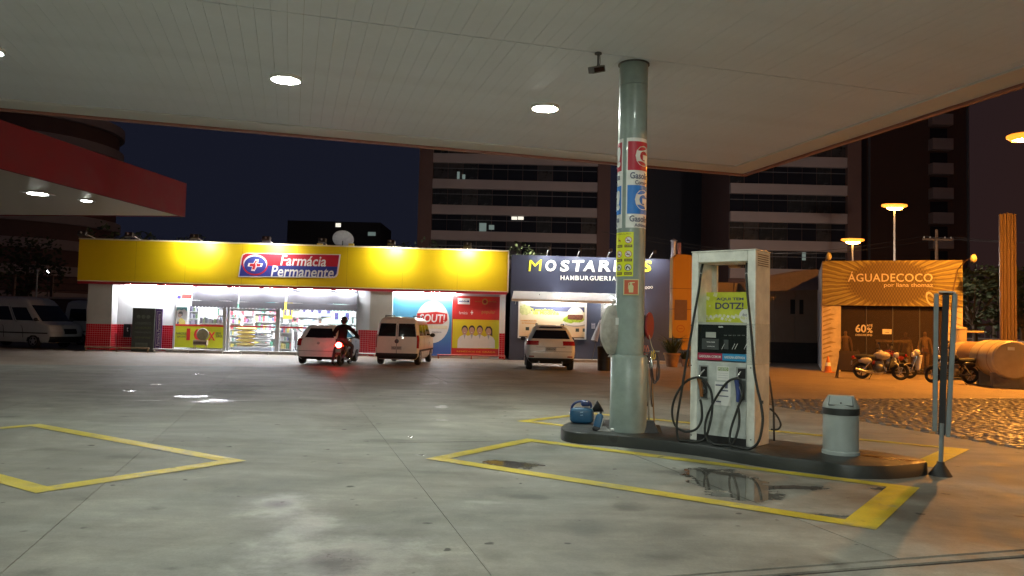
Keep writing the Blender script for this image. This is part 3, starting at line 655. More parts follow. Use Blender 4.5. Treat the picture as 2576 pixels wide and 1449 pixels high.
# sign
ps = thing('pharmacy_sign', 'red and blue slanted pharmacy sign with a white cross emblem', 'sign', M=PH.M(0, -.103, 0))
Y = -.16; pt = lambda x, y: PH.p(x, y, Y)
sign_red = mat('sign_red', (.50, .02, .04), .35, var=.04); sign_blue = mat('sign_blue', (.035, .05, .30), .35, var=.04); sign_white = mat('sign_white', (.82, .82, .82), .4, var=.02)
out = [pt(599, 697)] + [pt(x, y) for x, y in ((606, 650), (609, 641), (615, 637), (621, 636), (857, 640), (850, 690), (846, 696), (840, 699))]
cxm = sum(p[0] for p in out)/len(out); czm = sum(p[1] for p in out)/len(out)
def shrink(pl, k, kz): return [(cxm+(x-cxm)*k, czm+(z-czm)*kz) for x, z in pl]
MB().prism(out, -.05, 0, 'xz').build('sign_panel', sign_white, ps)
inn = shrink(out, .975, .93)
def clip(pl, f):
    o_ = []
    for i in range(len(pl)):
        a, b = pl[i], pl[(i+1) % len(pl)]; da, db = f(a), f(b)
        if da >= 0: o_.append(a)
        if da*db < 0: k = da/(da-db); o_.append((a[0]+(b[0]-a[0])*k, a[1]+(b[1]-a[1])*k))
    return o_
zl, zr = pt(604, 667)[1], pt(853, 671)[1]; xl_, xr_ = pt(604, 667)[0], pt(853, 671)[0]
f_up = lambda p: p[1]-(zl+(zr-zl)*(p[0]-xl_)/(xr_-xl_))
flat('red_half', sign_red, ps, clip(inn, f_up), -.051, .006); flat('blue_half', sign_blue, ps, clip(inn, lambda p: -f_up(p)), -.051, .006)
c0 = pt(642, 666); u = pt(672, 666)[0]-c0[0]
flat('emblem_rim', sign_red, ps, disc(c0[0], c0[1], u*1.08, 32, u*.92), -.058, .003)
flat('emblem_arc', sign_white, ps, disc(c0[0], c0[1]+.05, u*1.0, 32, u*.78), -.0615, .002); flat('emblem_disc', sign_blue, ps, disc(c0[0]-.0, c0[1]-.02, u*.93, 32, u*.75), -.064, .002)
def cross(k, y, m, nm):
    w, l = .17*k, .52*k
    flat(nm, m, ps, [(c0[0]+a*u+b*.22*u, c0[1]-.02+b*u*.82) for a, b in ((-l, -w*.8), (-w, -w), (-w, -l), (w*.6, -l*1.05), (w, -w), (l, -w*.8), (l, w), (w, w), (w*.8, l), (-w*.6, l*1.02), (-w, w), (-l, w))], y, .002)
cross(1.15, -.0665, sign_white, 'emblem_cross'); cross(.86, -.069, sign_red, 'emblem_cross'); flat('emblem_swirl', sign_white, ps, [(c0[0]-.05*u, c0[1]-.42*u), (c0[0]+.06*u, c0[1]-.1*u), (c0[0]+.02*u, c0[1]+.12*u), (c0[0]+.2*u, c0[1]+.38*u), (c0[0]+.1*u, c0[1]+.10*u), (c0[0]+.14*u, c0[1]-.12*u)], -.0715, .002)
def ptx(x0, y0, x1, y1): a, b = pt(x0, y1), pt(x1, y0); return a[0], b[0], a[1], b[1]
text('lettering', 'Farmácia', sign_white, ps, *ptx(705, 645, 821, 668), -.0585, .004, shear=.18, bold=.016)
text('lettering', 'Permanente', sign_white, ps, *ptx(681, 672, 840, 696), -.0585, .004, shear=.18, bold=.016)
# satellite dish on the roof
sd = thing('satellite_dish', 'grey satellite dish on the pharmacy roof', 'satellite dish', M=PH.M(X(862, 612, 3), 3.0, zB+.3))
zz = Z(862, 606, 3)-zB-.3; MB().lathe([(.01, 0), (.25, .03), (.48, .11), (.55, .15), (.54, .16), (.24, .05), (.01, .02)], 24, (0, 0, zz), Matrix.Rotation(-.9, 3, 'X')).build('dish', mat('dish_grey', (.35, .36, .40), .5), sd, smooth=40)
MB().tube([(0, 0, 0), (0, .05, zz*.6), (0, 0, zz)], .03, 8).build('mast', dkmetal, sd)
for i, (px, lb) in enumerate(((805, 'small yellow lit box on the roof left of the satellite dish'), (884, 'small yellow lit box on the roof right of the satellite dish'))):
    yb = thing('roof_box', lb, 'box', M=PH.M(X(px, 614, .6), .6, zB+.3)); zz = Z(px, 613, .6)-zB-.3
    m = MB(); m.box(-.13, .13, -.1, .1, zz-.16, zz).build('case', mat('roof_box', (.6, .42, .05), .5), yb, bevel=.01); MB().cyl((0, 0, 0), (0, 0, zz-.16), .03).build('foot', dkmetal, yb)

# kiosk and dark box by the wall
ks = thing('kiosk', 'dark grey upright kiosk with a purple branded side panel', 'kiosk', M=PH.M(X(330, 860, -.12), -.12, 0))
kd = mat('kiosk_dark', (.055, .065, .062), .45, var=.15, scale=2); kw = X(386, 830, -.12)-X(330, 830, -.12); kz = Z(350, 775, -.12); sideD = .62
box('cabinet', kd, ks, 0, kw, 0, sideD, .0, kz, .01)
purple = mat('purple_print', (.11, .06, .24), .45, var=.06)
box('side_panel', purple, ks, kw+.001, kw+.31, .12, .16, .06, kz-.02)
Mw = Matrix(((0, -1, 0, 0), (0, 0, 0, 0), (1, 0, 0, 0), (0, 0, 0, 1)))
vert = lambda q: Vector((kw+.155-(q.z), q.y, q.x))
text('lettering', 'Farmácia Permanente', sign_white, ks, .28, kz-.25, -.06, .06, .117, .004, warp=vert)
pl_ = rect(kw+.05, kw+.26, .18, kz-.14)
for a, b, c_, d_ in ((kw+.05, kw+.062, .18, kz-.14), (kw+.248, kw+.26, .18, kz-.14), (kw+.062, kw+.248, .18, .192), (kw+.062, kw+.248, kz-.152, kz-.14)): flat('panel_line', sign_white, ks, rect(a, b, c_, d_), .119, .003)
green_d = mat('dim_print', (.13, .16, .13), .5, var=.2); green_l = mat('dim_green', (.13, .17, .06), .5, var=.2)
for i, (z0, z1, m_, s_) in enumerate(((.62, .68, green_d, 'ATENDIMENTO'), (.52, .57, green_l, '24 HORAS'), (.42, .46, green_d, 'PERMANENTE'), (.30, .34, green_l, 'SEMPRE'))):
    text('lettering', s_, m_, ks, kw*.14, kw*.86, kz*z0, kz*z1, -.002, .004)
for k in range(3): flat('round_print', green_d, ks, disc(kw*(.28+.22*k), kz*.8, .09, 14), -.001)
flat('notice', green_d, ks, rect(kw*.18, kw*.74, kz*.07, kz*.2), -.001); text('lettering', 'AVISO', kd, ks, kw*.28, kw*.64, kz*.11, kz*.16, -.005, .004)
db = thing('meter_box', 'small black box with a white mark on the red tiles left of the kiosk', 'meter box', M=PH.M(X(310, 840, RY-.2), RY-.2, 0)); bw = X(327, 840, RY-.2)-X(310, 840, RY-.2)
box('case', black_m, db, 0, bw, 0, .18, Z(318, 848, RY), Z(318, 815, RY), .01); zc = Z(318, 826, RY); text('mark', 't', sign_white, db, bw*.5, bw*.7, zc-.14, zc+.05, -.001, .004)
# low guard rails along the front
rail_w = mat('rail_white', (.66, .66, .64), .45, var=.1); rail_o = mat('rail_rusty', (.30, .20, .12), .6, var=.3); rail_r = mat('rail_red', (.45, .12, .10), .5, var=.2)
for a, b, y, m_, lb, h in ((212, 375, -.5, rail_o, 'low rusty guard rail at the left end of the pharmacy', .17), (385, 562, -.5, rail_w, 'low white guard rail under the yellow green poster', .14), (603, 748, -.9, rail_w, 'low white guard rail in front of the glass door', .14), (892, 945, -.3, rail_w, 'low white guard rail behind the white hatchback', .14), (1100, 1272, -.35, rail_r, 'low red and white guard rail under the doctors poster', .16)):
    u0, u1 = X(a, 885, y), X(b, 885, y); gr = thing('guard_rail', lb, 'guard rail', M=PH.M(u0, y, 0), group='low guard rails along the pharmacy'); L_ = u1-u0
    MB().tube([(0, 0, h), (L_, 0, h)], .035, 8).build('rail', m_, gr, smooth=50)
    for k in range(max(2, int(L_/1.3)+1)): xk = .06+(L_-.12)*k/max(1, int(L_/1.3)); MB().cyl((xk, 0, -.02), (xk, 0, h-.02), .03, n=8).build('post', m_, gr)

# posters on the right wall
bp = thing('wall_poster', 'blue and white poster with a red burst behind the small van', 'poster', M=PH.M(0, RY2-.03, 0)); Yb = RY2-.03
def gradient_mat(name, c0_, c1_, axis, a, b, rough=.45):
    m = bpy.data.materials.new(name); m.use_nodes = True; t = m.node_tree; p = t.nodes['Principled BSDF']; p.inputs['Roughness'].default_value = rough
    g = t.nodes.new('ShaderNodeTexCoord'); s = t.nodes.new('ShaderNodeSeparateXYZ'); r = t.nodes.new('ShaderNodeMapRange'); r.inputs['From Min'].default_value = a; r.inputs['From Max'].default_value = b
    cr_ = t.nodes.new('ShaderNodeValToRGB'); cr_.color_ramp.elements[0].color = (*c0_, 1); cr_.color_ramp.elements[1].color = (*c1_, 1)
    t.links.new(g.outputs['Object'], s.inputs[0]); t.links.new(s.outputs[axis], r.inputs['Value']); t.links.new(r.outputs[0], cr_.inputs[0]); t.links.new(cr_.outputs[0], p.inputs['Base Color']); return m
a = PH.r(988, 742, 1134, 896, Yb)
blue_g = gradient_mat('blue_print', (.06, .14, .50), (.14, .52, .66), 2, a[2]+.3, a[3])
MB().prism(rect(*a), 0, .025, 'xz').build('sheet', blue_g, bp)
bc = PH.p(1088, 805, Yb)
flat('printed_burst', white_pr, bp, disc(bc[0], bc[1]-.1, .82, 32, 1.02), -.001); 
flat('printed_badge', red_pr, bp, [(bc[0]-.75, bc[1]-.22), (bc[0]+.5, bc[1]-.18), (bc[0]+.72, bc[1]+.0), (bc[0]+.7, bc[1]+.32), (bc[0]+.2, bc[1]+.40), (bc[0]-.75, bc[1]+.3)], -.005)
text('lettering', 'SOUT!', white_pr, bp, bc[0]-.62, bc[0]+.6, bc[1]-.12, bc[1]+.28, -.0085, .004, shear=.1, bold=.02)
flat('printed_band', cream_trim, bp, rect(bc[0]-.45, bc[0]+.72, bc[1]-.42, bc[1]-.26), -.005); text('lettering', 'FARMÁCIA', navy_pr, bp, bc[0]+.0, bc[0]+.45, bc[1]-.62, bc[1]-.54, -.005, .004)
dp = thing('wall_poster', 'red and yellow poster of four people in white coats', 'poster', M=PH.M(0, RY2-.03, 0))
a = PH.r(1139, 744, 1254, 895, Yb); px_ = lambda x, y: PH.p(x, y, Yb)
MB().prism(rect(*a), 0, .025, 'xz').build('sheet', red_pr, dp)
b = PH.r(1139, 803, 1254, 878, Yb); yel_gr = gradient_mat('poster_yellow', (.66, .62, .02), (.74, .56, .02), 2, b[2], b[3]); flat('yellow_field', yel_gr, dp, rect(*b), -.001)
b = PH.r(1139, 800, 1254, 803, Yb); flat('rule', sign_red, dp, rect(*b), -.001); b = PH.r(1139, 769, 1254, 772, Yb); flat('rule', mat('deep_red', (.28, .01, .015), .5), dp, rect(*b), -.001)
b = PH.r(1152, 750, 1182, 766, Yb); flat('printed_label', white_pr, dp, rect(*b), -.001); text('lettering', 'saúde', navy_pr, dp, b[0]+.05, b[1]-.15, b[2]+.10, b[3]-.09, -.004, .003, bold=.02); flat('printed_mark', navy_pr, dp, disc(b[1]-.09, (b[2]+b[3])/2, .05, 12), -.0045)
gold = mat('gold_print', (.45, .26, .06), .5); c_ = px_(1220, 759); flat('printed_crest', gold, dp, disc(c_[0], c_[1], .15, 20), -.001); flat('printed_crest', mat('deep_red', (.3, .01, .02), .5), dp, disc(c_[0], c_[1], .09, 16), -.0045)
text('lettering', 'SAÚDE', gold, dp, c_[0]-.5, c_[0]-.2, c_[1]-.03, c_[1]+.05, -.001, .003); text('lettering', 'PARA TODOS', gold, dp, c_[0]+.18, c_[0]+.55, c_[1]-.03, c_[1]+.05, -.001, .003)
t = PH.r(1155, 783, 1176, 791, Yb); text('lettering', 'farmácia', white_pr, dp, *t, -.001, .003); t = PH.r(1184, 781, 1190, 792, Yb); text('lettering', '+', white_pr, dp, *t, -.001, .003, bold=.04); t = PH.r(1212, 780, 1246, 792, Yb); text('lettering', 'popular', gold, dp, *t, -.001, .003)
for i, (fx, fy, hr) in enumerate(((1169, 831, 0), (1187, 831, 0), (1207, 831, 0), (1229, 833, 1))):
    h = px_(fx, fy); w_ = .155
    flat('printed_coat', white_pr, dp, [(h[0]-.34, px_(fx, 876)[1]), (h[0]-.32, h[1]-.45), (h[0]-.22, h[1]-.30), (h[0]-.06, h[1]-.22), (h[0]+.06, h[1]-.22), (h[0]+.22, h[1]-.30), (h[0]+.31, h[1]-.45), (h[0]+.33, px_(fx, 876)[1])], -.005-.004*i, .003)
    flat('printed_collar', mat('shirt_print', (.42, .48, .55), .5), dp, [(h[0]-.06, h[1]-.2), (h[0]+.06, h[1]-.2), (h[0], h[1]-.42)], -.0085-.004*i, .002)
    flat('printed_hair', hair_pr, dp, disc(h[0], h[1]+.04, w_*.98, 18, .20) if not hr else [(h[0]-.17, h[1]+.05), (h[0]-.1, h[1]+.22), (h[0]+.08, h[1]+.23), (h[0]+.18, h[1]+.1), (h[0]+.19, h[1]-.25), (h[0]+.1, h[1]-.2), (h[0]-.12, h[1]-.1)], -.009-.004*i, .002)
    flat('printed_face', skin_pr, dp, disc(h[0], h[1]-.03, w_*.82, 18, .18), -.0115-.004*i, .002)
    flat('printed_smile', white_pr, dp, [(h[0]-.045, h[1]-.10), (h[0]+.045, h[1]-.10), (h[0]+.02, h[1]-.125), (h[0]-.02, h[1]-.125)], -.0135-.004*i, .001)
t = PH.r(1149, 881, 1246, 889, Yb); text('lettering', 'REMÉDIOS DE GRAÇA', gradient_mat('orange_print', (.75, .32, .03), (.75, .4, .05), 2, 0, 1), dp, *t, -.001, .004, bold=.02)

# interior of the pharmacy
panel_e = mat('ceiling_panel', (1, 1, 1), .5, var=0, emit=(.95, .98, 1), strength=85)
box('ceiling', white_w, ph, xs0-.11, xs1+.01, RY+.21, 7.69, zB-.12, zB-.02)
for i in range(5):
    for j in range(3):
        cx = xs0+1+i*(xs1-xs0-2)/4; cyy = 1.7+j*2.1
        l = thing('panel_light', ['leftmost', 'second', 'middle', 'fourth', 'rightmost'][i]+' white panel light in the '+['front', 'middle', 'back'][j]+' row of the pharmacy ceiling', 'ceiling light', M=PH.M(cx, cyy, zB-.121), group='panel lights inside the pharmacy')
        box('housing', house_m, l, -.33, .33, -.33, .33, -.02, 0); box('glow_part', panel_e, l, -.3, .3, -.3, .3, -.026, -.021)
def island_mat(name, cols, rough=.4):
    m = bpy.data.materials.new(name); m.use_nodes = True; t = m.node_tree; p = t.nodes['Principled BSDF']; p.inputs['Roughness'].default_value = rough
    g = t.nodes.new('ShaderNodeNewGeometry'); r = t.nodes.new('ShaderNodeValToRGB'); r.color_ramp.interpolation = 'CONSTANT'
    while len(r.color_ramp.elements) < len(cols): r.color_ramp.elements.new(.5)
    for i, c in enumerate(cols): r.color_ramp.elements[i].position = i/len(cols); r.color_ramp.elements[i].color = (*c, 1)
    t.links.new(g.outputs['Random Per Island'], r.inputs[0]); t.links.new(r.outputs[0], p.inputs['Base Color']); return m
prod_mix = island_mat('product_mix', [(.7, .7, .7), (.10, .14, .32), (.55, .08, .10), (.62, .62, .66), (.20, .36, .38), (.65, .55, .15), (.25, .25, .3), (.7, .68, .72), (.35, .12, .30), (.1, .3, .2)])
prod_dark = island_mat('product_dark', [(.10, .08, .16), (.22, .2, .3), (.08, .1, .14), (.35, .33, .40), (.12, .2, .08), (.05, .05, .1)])
prod_pale = island_mat('product_pale', [(.7, .7, .72), (.45, .62, .58), (.70, .72, .72), (.3, .36, .55), (.6, .68, .66), (.72, .7, .4), (.5, .7, .66)])
shelf_w = mat('shelf_white', (.68, .68, .69), .45, var=.04)
def shelf(x0, x1_, y, h, n, prods, label, dens=.09, z00=.12):
    t = thing('shelf_unit', label, 'shelf', M=PH.M(x0, y, .09), group='product shelves inside the pharmacy'); w = x1_-x0
    box('side_panel', shelf_w, t, 0, .03, 0, .4, 0, h); box('side_panel', shelf_w, t, w-.03, w, 0, .4, 0, h); box('back_panel', shelf_w, t, .031, w-.031, .37, .4, 0, h)
    m = MB()
    for k in range(n):
        z = z00+(h-.25)*k/(n-1); box('shelf_board', shelf_w, t, .031, w-.031, 0, .369, z-.025, z)
        xx = .05; gap = (h-.25)/(n-1)
        while xx < w-.08:
            pw = random.uniform(.4, 1.3)*dens; hh = gap*random.uniform(.45, .82)
            if random.random() < .93: m.box(xx, min(w-.04, xx+pw), random.uniform(.005, .05), .25, z+.001, z+hh)
            xx += pw+.012
    o = m.build('products', prods, t); o['kind'] = 'stuff'
    return t
xa = lambda px, y: X(px, 800, y)
shelf(xa(474, 2.2), xa(499, 2.2), 2.2, 2.0, 6, prod_dark, 'narrow shelf of dark boxes behind the left shop window', .08)
shelf(xa(500, 1.6), xa(560, 1.6), 1.6, 1.42, 4, prod_dark, 'low shelf of dark purple bottles behind the left window', .06)
shelf(xa(470, 7.1), xa(640, 7.1), 7.1, 2.3, 6, prod_mix, 'long back wall shelf behind the left window', .14)
shelf(xa(645, 7.1), xa(800, 7.1), 7.1, 2.3, 6, prod_pale, 'long back wall shelf behind the glass door', .14)
shelf(xa(804, 7.1), xa(950, 7.1), 7.1, 2.4, 6, prod_pale, 'long back wall shelf behind the hatchback', .16)
shelf(xa(579, 2.6), xa(607, 2.6), 2.6, 1.75, 6, prod_mix, 'magazine shelf just inside the glass door', .07)
shelf(xa(706, 1.7), xa(736, 1.7), 1.7, 1.05, 3, prod_mix, 'low basket shelf right of the glass door', .12)
shelf(xa(640, 4.6), xa(700, 4.6), 4.6, 2.0, 5, prod_mix, 'middle aisle shelf behind the door post', .12)
for k, (a_, b_, y_, z0, z1, m_) in enumerate(((652, 690, 5.2, 1.9, 2.7, teal_pr), (712, 735, 3.2, 1.7, 2.6, yel_pr), (735, 750, 3.6, 1.1, 1.75, mat('pink_print', (.65, .12, .25), .5)), (795, 835, 5.0, 1.9, 2.6, mat('blue_pale', (.3, .38, .6), .5)), (836, 884, 5.0, 1.5, 2.6, mat('mint_print', (.40, .66, .58), .5)), (757, 793, 5.0, 1.95, 2.6, white_pr))):
    hs = thing('hanging_sign', ['teal hanging panel above the sacks', 'yellow hanging panel right of the door post', 'pink display card below the yellow panel', 'pale blue hanging panel above the hatchback roof', 'mint green hanging panel behind the motorcyclist', 'white hanging panel right of the yellow one'][k], 'hanging sign', M=PH.M(xa(a_, y_), y_, 0), group='coloured panels inside the pharmacy')
    w = xa(b_, y_)-xa(a_, y_); box('panel', m_, hs, 0, w, 0, .03, z0, z1); 
    for xx in (.1*w, .9*w): MB().cyl((xx, .015, z1), (xx, .015, zB-.12), .006, n=6).build('cord', alu, hs)
    for j in range(3): box('price_card', white_pr if j % 2 else navy_pr, hs, w*(.12+.28*j), w*(.32+.28*j), -.004, -.001, z0+(z1-z0)*.2, z0+(z1-z0)*.55)
def sack(x, y, z, w, d, h, m, label, group):
    t = MB().grid(10, 12, lambda u, v: (math.copysign(abs(math.cos(v*2*math.pi))**.55, math.cos(v*2*math.pi))*d/2 if 0 else (u-.5)*w*(1-.06*math.sin(v*6.28)**2), math.cos(v*2*math.pi)*d/2*(.55+.45*math.sin(math.pi*min(1, max(0, u)))**.4), h/2+math.sin(v*2*math.pi)*h/2*(.35+.65*math.sin(math.pi*u)**.5))).build('sack', m, None, smooth=60)
    t.matrix_world = PH.M(x, y, z); tag(t, label, 'sack', group); return t
sy = mat('sack_yellow', (.72, .52, .10), .5, var=.12, scale=5); sw = mat('sack_white', (.62, .64, .66), .5, var=.15, scale=5)
words = ['lowest', 'second', 'third', 'fourth', 'topmost']
pal = thing('pallet_display', 'low white display base under the stacked sacks', 'display base', M=PH.M(xa(596, 1.9), 1.5, .09)); pw = xa(692, 1.9)-xa(596, 1.9)
box('base', mat('base_blue', (.45, .5, .62), .4), pal, 0, pw, 0, .8, 0, .14, .01); box('deck', shelf_w, pal, .02, pw-.02, .02, .78, .141, .19)
for k in range(5):
    sack(xa(622, 1.9)+random.uniform(-.03, .03), 1.9, .285+k*.195, .98, .6, .2, sy, f'yellow sack, {words[k]} of its stack, just inside the glass door', 'yellow sacks stacked by the door')
    if k < 4: sack(xa(664, 1.9)+random.uniform(-.03, .03), 1.9, .285+k*.205, .80, .6, .19, sw, f'white sack, {words[k] if k < 3 else "topmost"} of its stack beside the yellow sacks', 'white sacks stacked by the door')
ct = thing('checkout_counter', 'white checkout counter inside the pharmacy behind the hatchback', 'counter', M=PH.M(xa(745, 3.4), 3.4, .09)); w = xa(880, 3.4)-xa(745, 3.4)
box('body', shelf_w, ct, 0, w, 0, .6, 0, .98); box('top', mat('counter_top', (.55, .55, .57), .3), ct, -.03, w+.03, -.04, .64, .981, 1.02)
# small stand with a round top in front of the poster
st = thing('metal_stand', 'small beige stand with a round board in front of the yellow green poster', 'stand', M=PH.M(X(506, 880, -.15), -.15, 0)); beige = mat('beige_paint', (.42, .36, .27), .5, var=.2)
rz_ = lambda px, py: (X(px, py, -.15)-X(506, 880, -.15), Z(px, py, -.15))
c1 = rz_(510, 841); MB().lathe([(.01, -.03), (.26, -.03), (.29, 0), (.26, .03), (.01, .03)], 24, (c1[0], 0, c1[1]), Matrix.Rotation(math.pi/2, 3, 'X')).build('round_board', mat('stand_olive', (.33, .33, .22), .5, var=.2), st, smooth=40)
m = MB(); m.box(-.36, .28, -.12, .12, .36, .60).build('tray', beige, st, bevel=.02); box('tray_band', mat('tray_dark', (.16, .12, .11), .5), st, -.34, .26, -.13, -.121, .40, .52)
for xx in (-.3, .22):
    for yy in (-.1, .1): MB().cyl((xx, yy, -.02), (xx, yy, .36), .018, n=8).build('leg', beige, st)
MB().cyl((c1[0], 0, .6), (c1[0], 0, c1[1]-.28), .02, n=8).build('stem', beige, st)
for yy in (-.1, .1): MB().cyl((-.3, yy, .14), (.22, yy, .14), .012, n=6).build('stretcher', beige, st)
# ================================================================== hamburger shop
navy_w = mat('navy_wall', (.058, .070, .115), .5, var=.12, scale=.8)
xm0, xm1 = X(1283), X(1692); zmT = Z(1420, 645); FD = 2.6
mo = thing('hamburger_shop', 'dark navy hamburger shop with glowing letters and a white awning', 'shop building', M=PH.M())
wx0, wx1 = X(1306), X(1473); wz0, wz1 = Z(1390, 850), Z(1390, 742); dx0, dx1 = X(1508), X(1590); dz1 = Z(1520, 742)
box('wall', navy_w, mo, xm0, wx0, 0, .2, -.02, wz1); box('wall', navy_w, mo, wx0, wx1, 0, .2, -.02, wz0); box('wall', navy_w, mo, wx1, dx0, 0, .2, -.02, wz1); box('wall', navy_w, mo, dx1, xm1, 0, .2, -.02, wz1)
box('fascia', navy_w, mo, xm0, xm1, -.06, .2, wz1+.001, zmT); box('roof', grey_w, mo, xm0, xm1, .201, 8, zmT-.6, zmT-.4); box('wall', navy_w, mo, xm1-.2, xm1, .201, 8, -.02, zmT-.601); box('wall', navy_w, mo, xm0, xm0+.2, .201, 8, -.02, zmT-.601); box('wall', navy_w, mo, xm0, xm1, 7.8, 7.99, -.02, zmT-.602)
box('fascia_panel', navy_w, mo, X(1554), xm1-.01, -.075, -.061, -.01, zmT-.01)
brown_in = mat('brown_interior', (.20, .15, .11), .6, var=.25)
box('inner_wall', brown_in, mo, xm0+.3, xm1-.3, 3.0, 3.1, -.02, wz1+.3); box('inner_ceiling', brown_in, mo, xm0+.21, xm1-.21, .21, 2.99, wz1+.05, wz1+.15)
box('inner_floor', floor_t, mo, xm0+.21, xm1-.21, .21, 2.99, -.015, .05)
frame_w = mat('white_frame', (.75, .75, .74), .4, var=.04)
wf = box('window_frame', frame_w, mo, wx0-.05, wx0+.02, -.03, .1, wz0-.05, wz1); box('window_frame', frame_w, mo, wx1-.02, wx1+.05, -.03, .1, wz0-.05, wz1); box('window_sill', frame_w, mo, wx0+.021, wx1-.021, -.05, .1, wz0-.05, wz0)
box('door_frame', navy_w, mo, dx0, dx0+.06, .02, .18, -.02, dz1-.001); box('door_frame', navy_w, mo, dx1-.06, dx1, .02, .18, -.02, dz1-.001)
dr_ = box('door', glass_m, mo, dx0+.061, dx1-.061, .08, .09, .0, dz1-.05); box('handle', alu, dr_, dx0+.16, dx0+.19, .04, .079, .9, 1.3)
box('kerb', mat('kerb_concrete', (.36, .34, .31), .6), mo, X(1320), X(1690), -.9, -.001, -.02, .10)
letter_y = mat('letter_yellow', (.80, .72, .05), .4, var=0, emit=(.75, .72, .06), strength=.55); letter_w = mat('letter_white', (.85, .85, .80), .4, var=0, emit=(.85, .88, .70), strength=.55)
def pc(x): return (1450+x*600/1976)/1.1649
def pcy(y): return (680+y*600/1976)/1.1649
ms = thing('shop_lettering', 'raised glowing white and yellow letters over the hamburger shop', 'sign', M=PH.M(0, -.062, 0)); Yl = -.12
for ch, a, b, m_, dy, rt in (('M', 325, 455, letter_y, 0, .06), ('O', 490, 592, letter_w, 2, .12), ('S', 630, 718, letter_w, 4, .05), ('T', 750, 862, letter_w, 4, .04), ('A', 855, 968, letter_w, 5, -.05), ('R', 1000, 1115, letter_w, 5, .03), ('D', 1145, 1240, letter_w, 6, 0), ('A', 1250, 1350, letter_w, 6, 0), ("'", 1372, 1392, letter_y, -40, 0), ('S', 1428, 1512, letter_y, 8, .04)):
    r_ = PH.r(pc(a), pcy(268+dy), pc(b), pcy((378 if ch != "'" else 330)+dy), Yl); text('letter', ch, m_, ms, *r_, -.02, .06, bold=(0 if ch == 'M' else .03), rot=rt, shear=.12)
for i, ch in enumerate('HAMBURGUERIA'):
    a = 636+i*47.0-(20 if i == 11 else 0); w = 36 if ch != 'I' else 12; r_ = PH.r(pc(a), pcy(420+i*.6), pc(a+w), pcy(464+i*.6), Yl); text('letter', ch, letter_w, ms, *r_, -.02, .03, bold=.012)
r_ = PH.r(pc(1450), pcy(522), pc(1526), pcy(550), Yl); text('lettering', 'ooo', letter_w, ms, *r_, -.02, .02, rot=.12)
# awning
ca = mat('white_canvas', (.72, .71, .66), .65, var=.06); aw = thing('awning', 'white sloping awning over the hamburger shop window', 'awning', M=PH.M(0, -.062, 0))
u0, u1 = X(1290), X(1600); z0, z1 = Z(1400, 735), Z(1400, 755)
m = MB(); m.grid(20, 4, lambda u, v: (u0+(u1-u0)*u+(-.12+.24*u)*v, -.75*v, z0-(z0-z1+.02)*v-.03*math.sin(v*3.14)+.006*math.sin(u*60))).build('cover', ca, aw, smooth=60)
m = MB(); m.grid(20, 1, lambda u, v: (u0-.12+(u1-u0+.24)*u, -.75-.004, z1-.02-.11*v-.006*math.sin(u*50))).build('valance', ca, aw)
for u in (u0+.1, (u0+u1)/2, u1-.1): MB().tube([(u, -.004, z1-.25), (u, -.74, z1-.035)], .018, 6).build('bracket', steel_m, aw)
# spot lamps: stalks on the roof edge
sp_on = mat('spot_glass', (1, 1, 1), .4, var=0, emit=(.95, .97, 1), strength=620)
for px, py, lb in ((1375, 645, 'leftmost white stalk lamp on the hamburger shop roof'), (1452, 646, 'second white stalk lamp on the hamburger shop roof'), (1527, 647, 'white stalk lamp on the hamburger shop roof just left of the pillar'), (1634, 648, 'white stalk lamp on the hamburger shop roof right of the pillar')):
    t = thing('spot_lamp', lb, 'spot lamp', M=PH.M(X(px, py), -.062, zmT), group='stalk lamps on the hamburger shop roof')
    MB().tube([(0, .1, 0), (0, 0, .05), (0, -.5, .2), (0, -.95, .28)], .022, 8).build('arm', arm_m, t, smooth=50)
    M = Matrix.Translation((0, -.95, .26)) @ Matrix.Rotation(.9, 4, 'X')
    hd = MB(M).lathe([(.03, .10), (.07, .06), (.085, -.06)], 14).build('head', dkmetal, t, smooth=50); MB(M).lathe([(.01, -.069), (.078, -.067), (.078, -.062)], 14).build('lens', sp_on, hd)
# inside lamps
bulb = mat('bulb', (1, 1, 1), .4, var=0, emit=(1, .95, .88), strength=230)
for px, py, r, lb in ((1357, 748, .085, 'leftmost round white lamp under the white awning'), (1404, 749, .13, 'large round white lamp under the white awning'), (1452, 752, .05, 'small white lamp at the right end of the window'), (1581.0, 752, .09, 'round white lamp hidden by the pillar'), (1538, 752, .10, 'round white lamp over the shop door')):
    y = -.34; p = PH.p(px, py, y); t = thing('pendant_lamp', lb, 'lamp', M=PH.M(p[0], y, p[1]), group='round lamps of the hamburger shop')
    MB().ell((0, 0, 0), r, 14, 9).build('bulb', bulb, t, smooth=60); MB().cyl((0, 0, r*.9), (0, 0, r+.07), .012, n=6).build('cord', black_m, t)
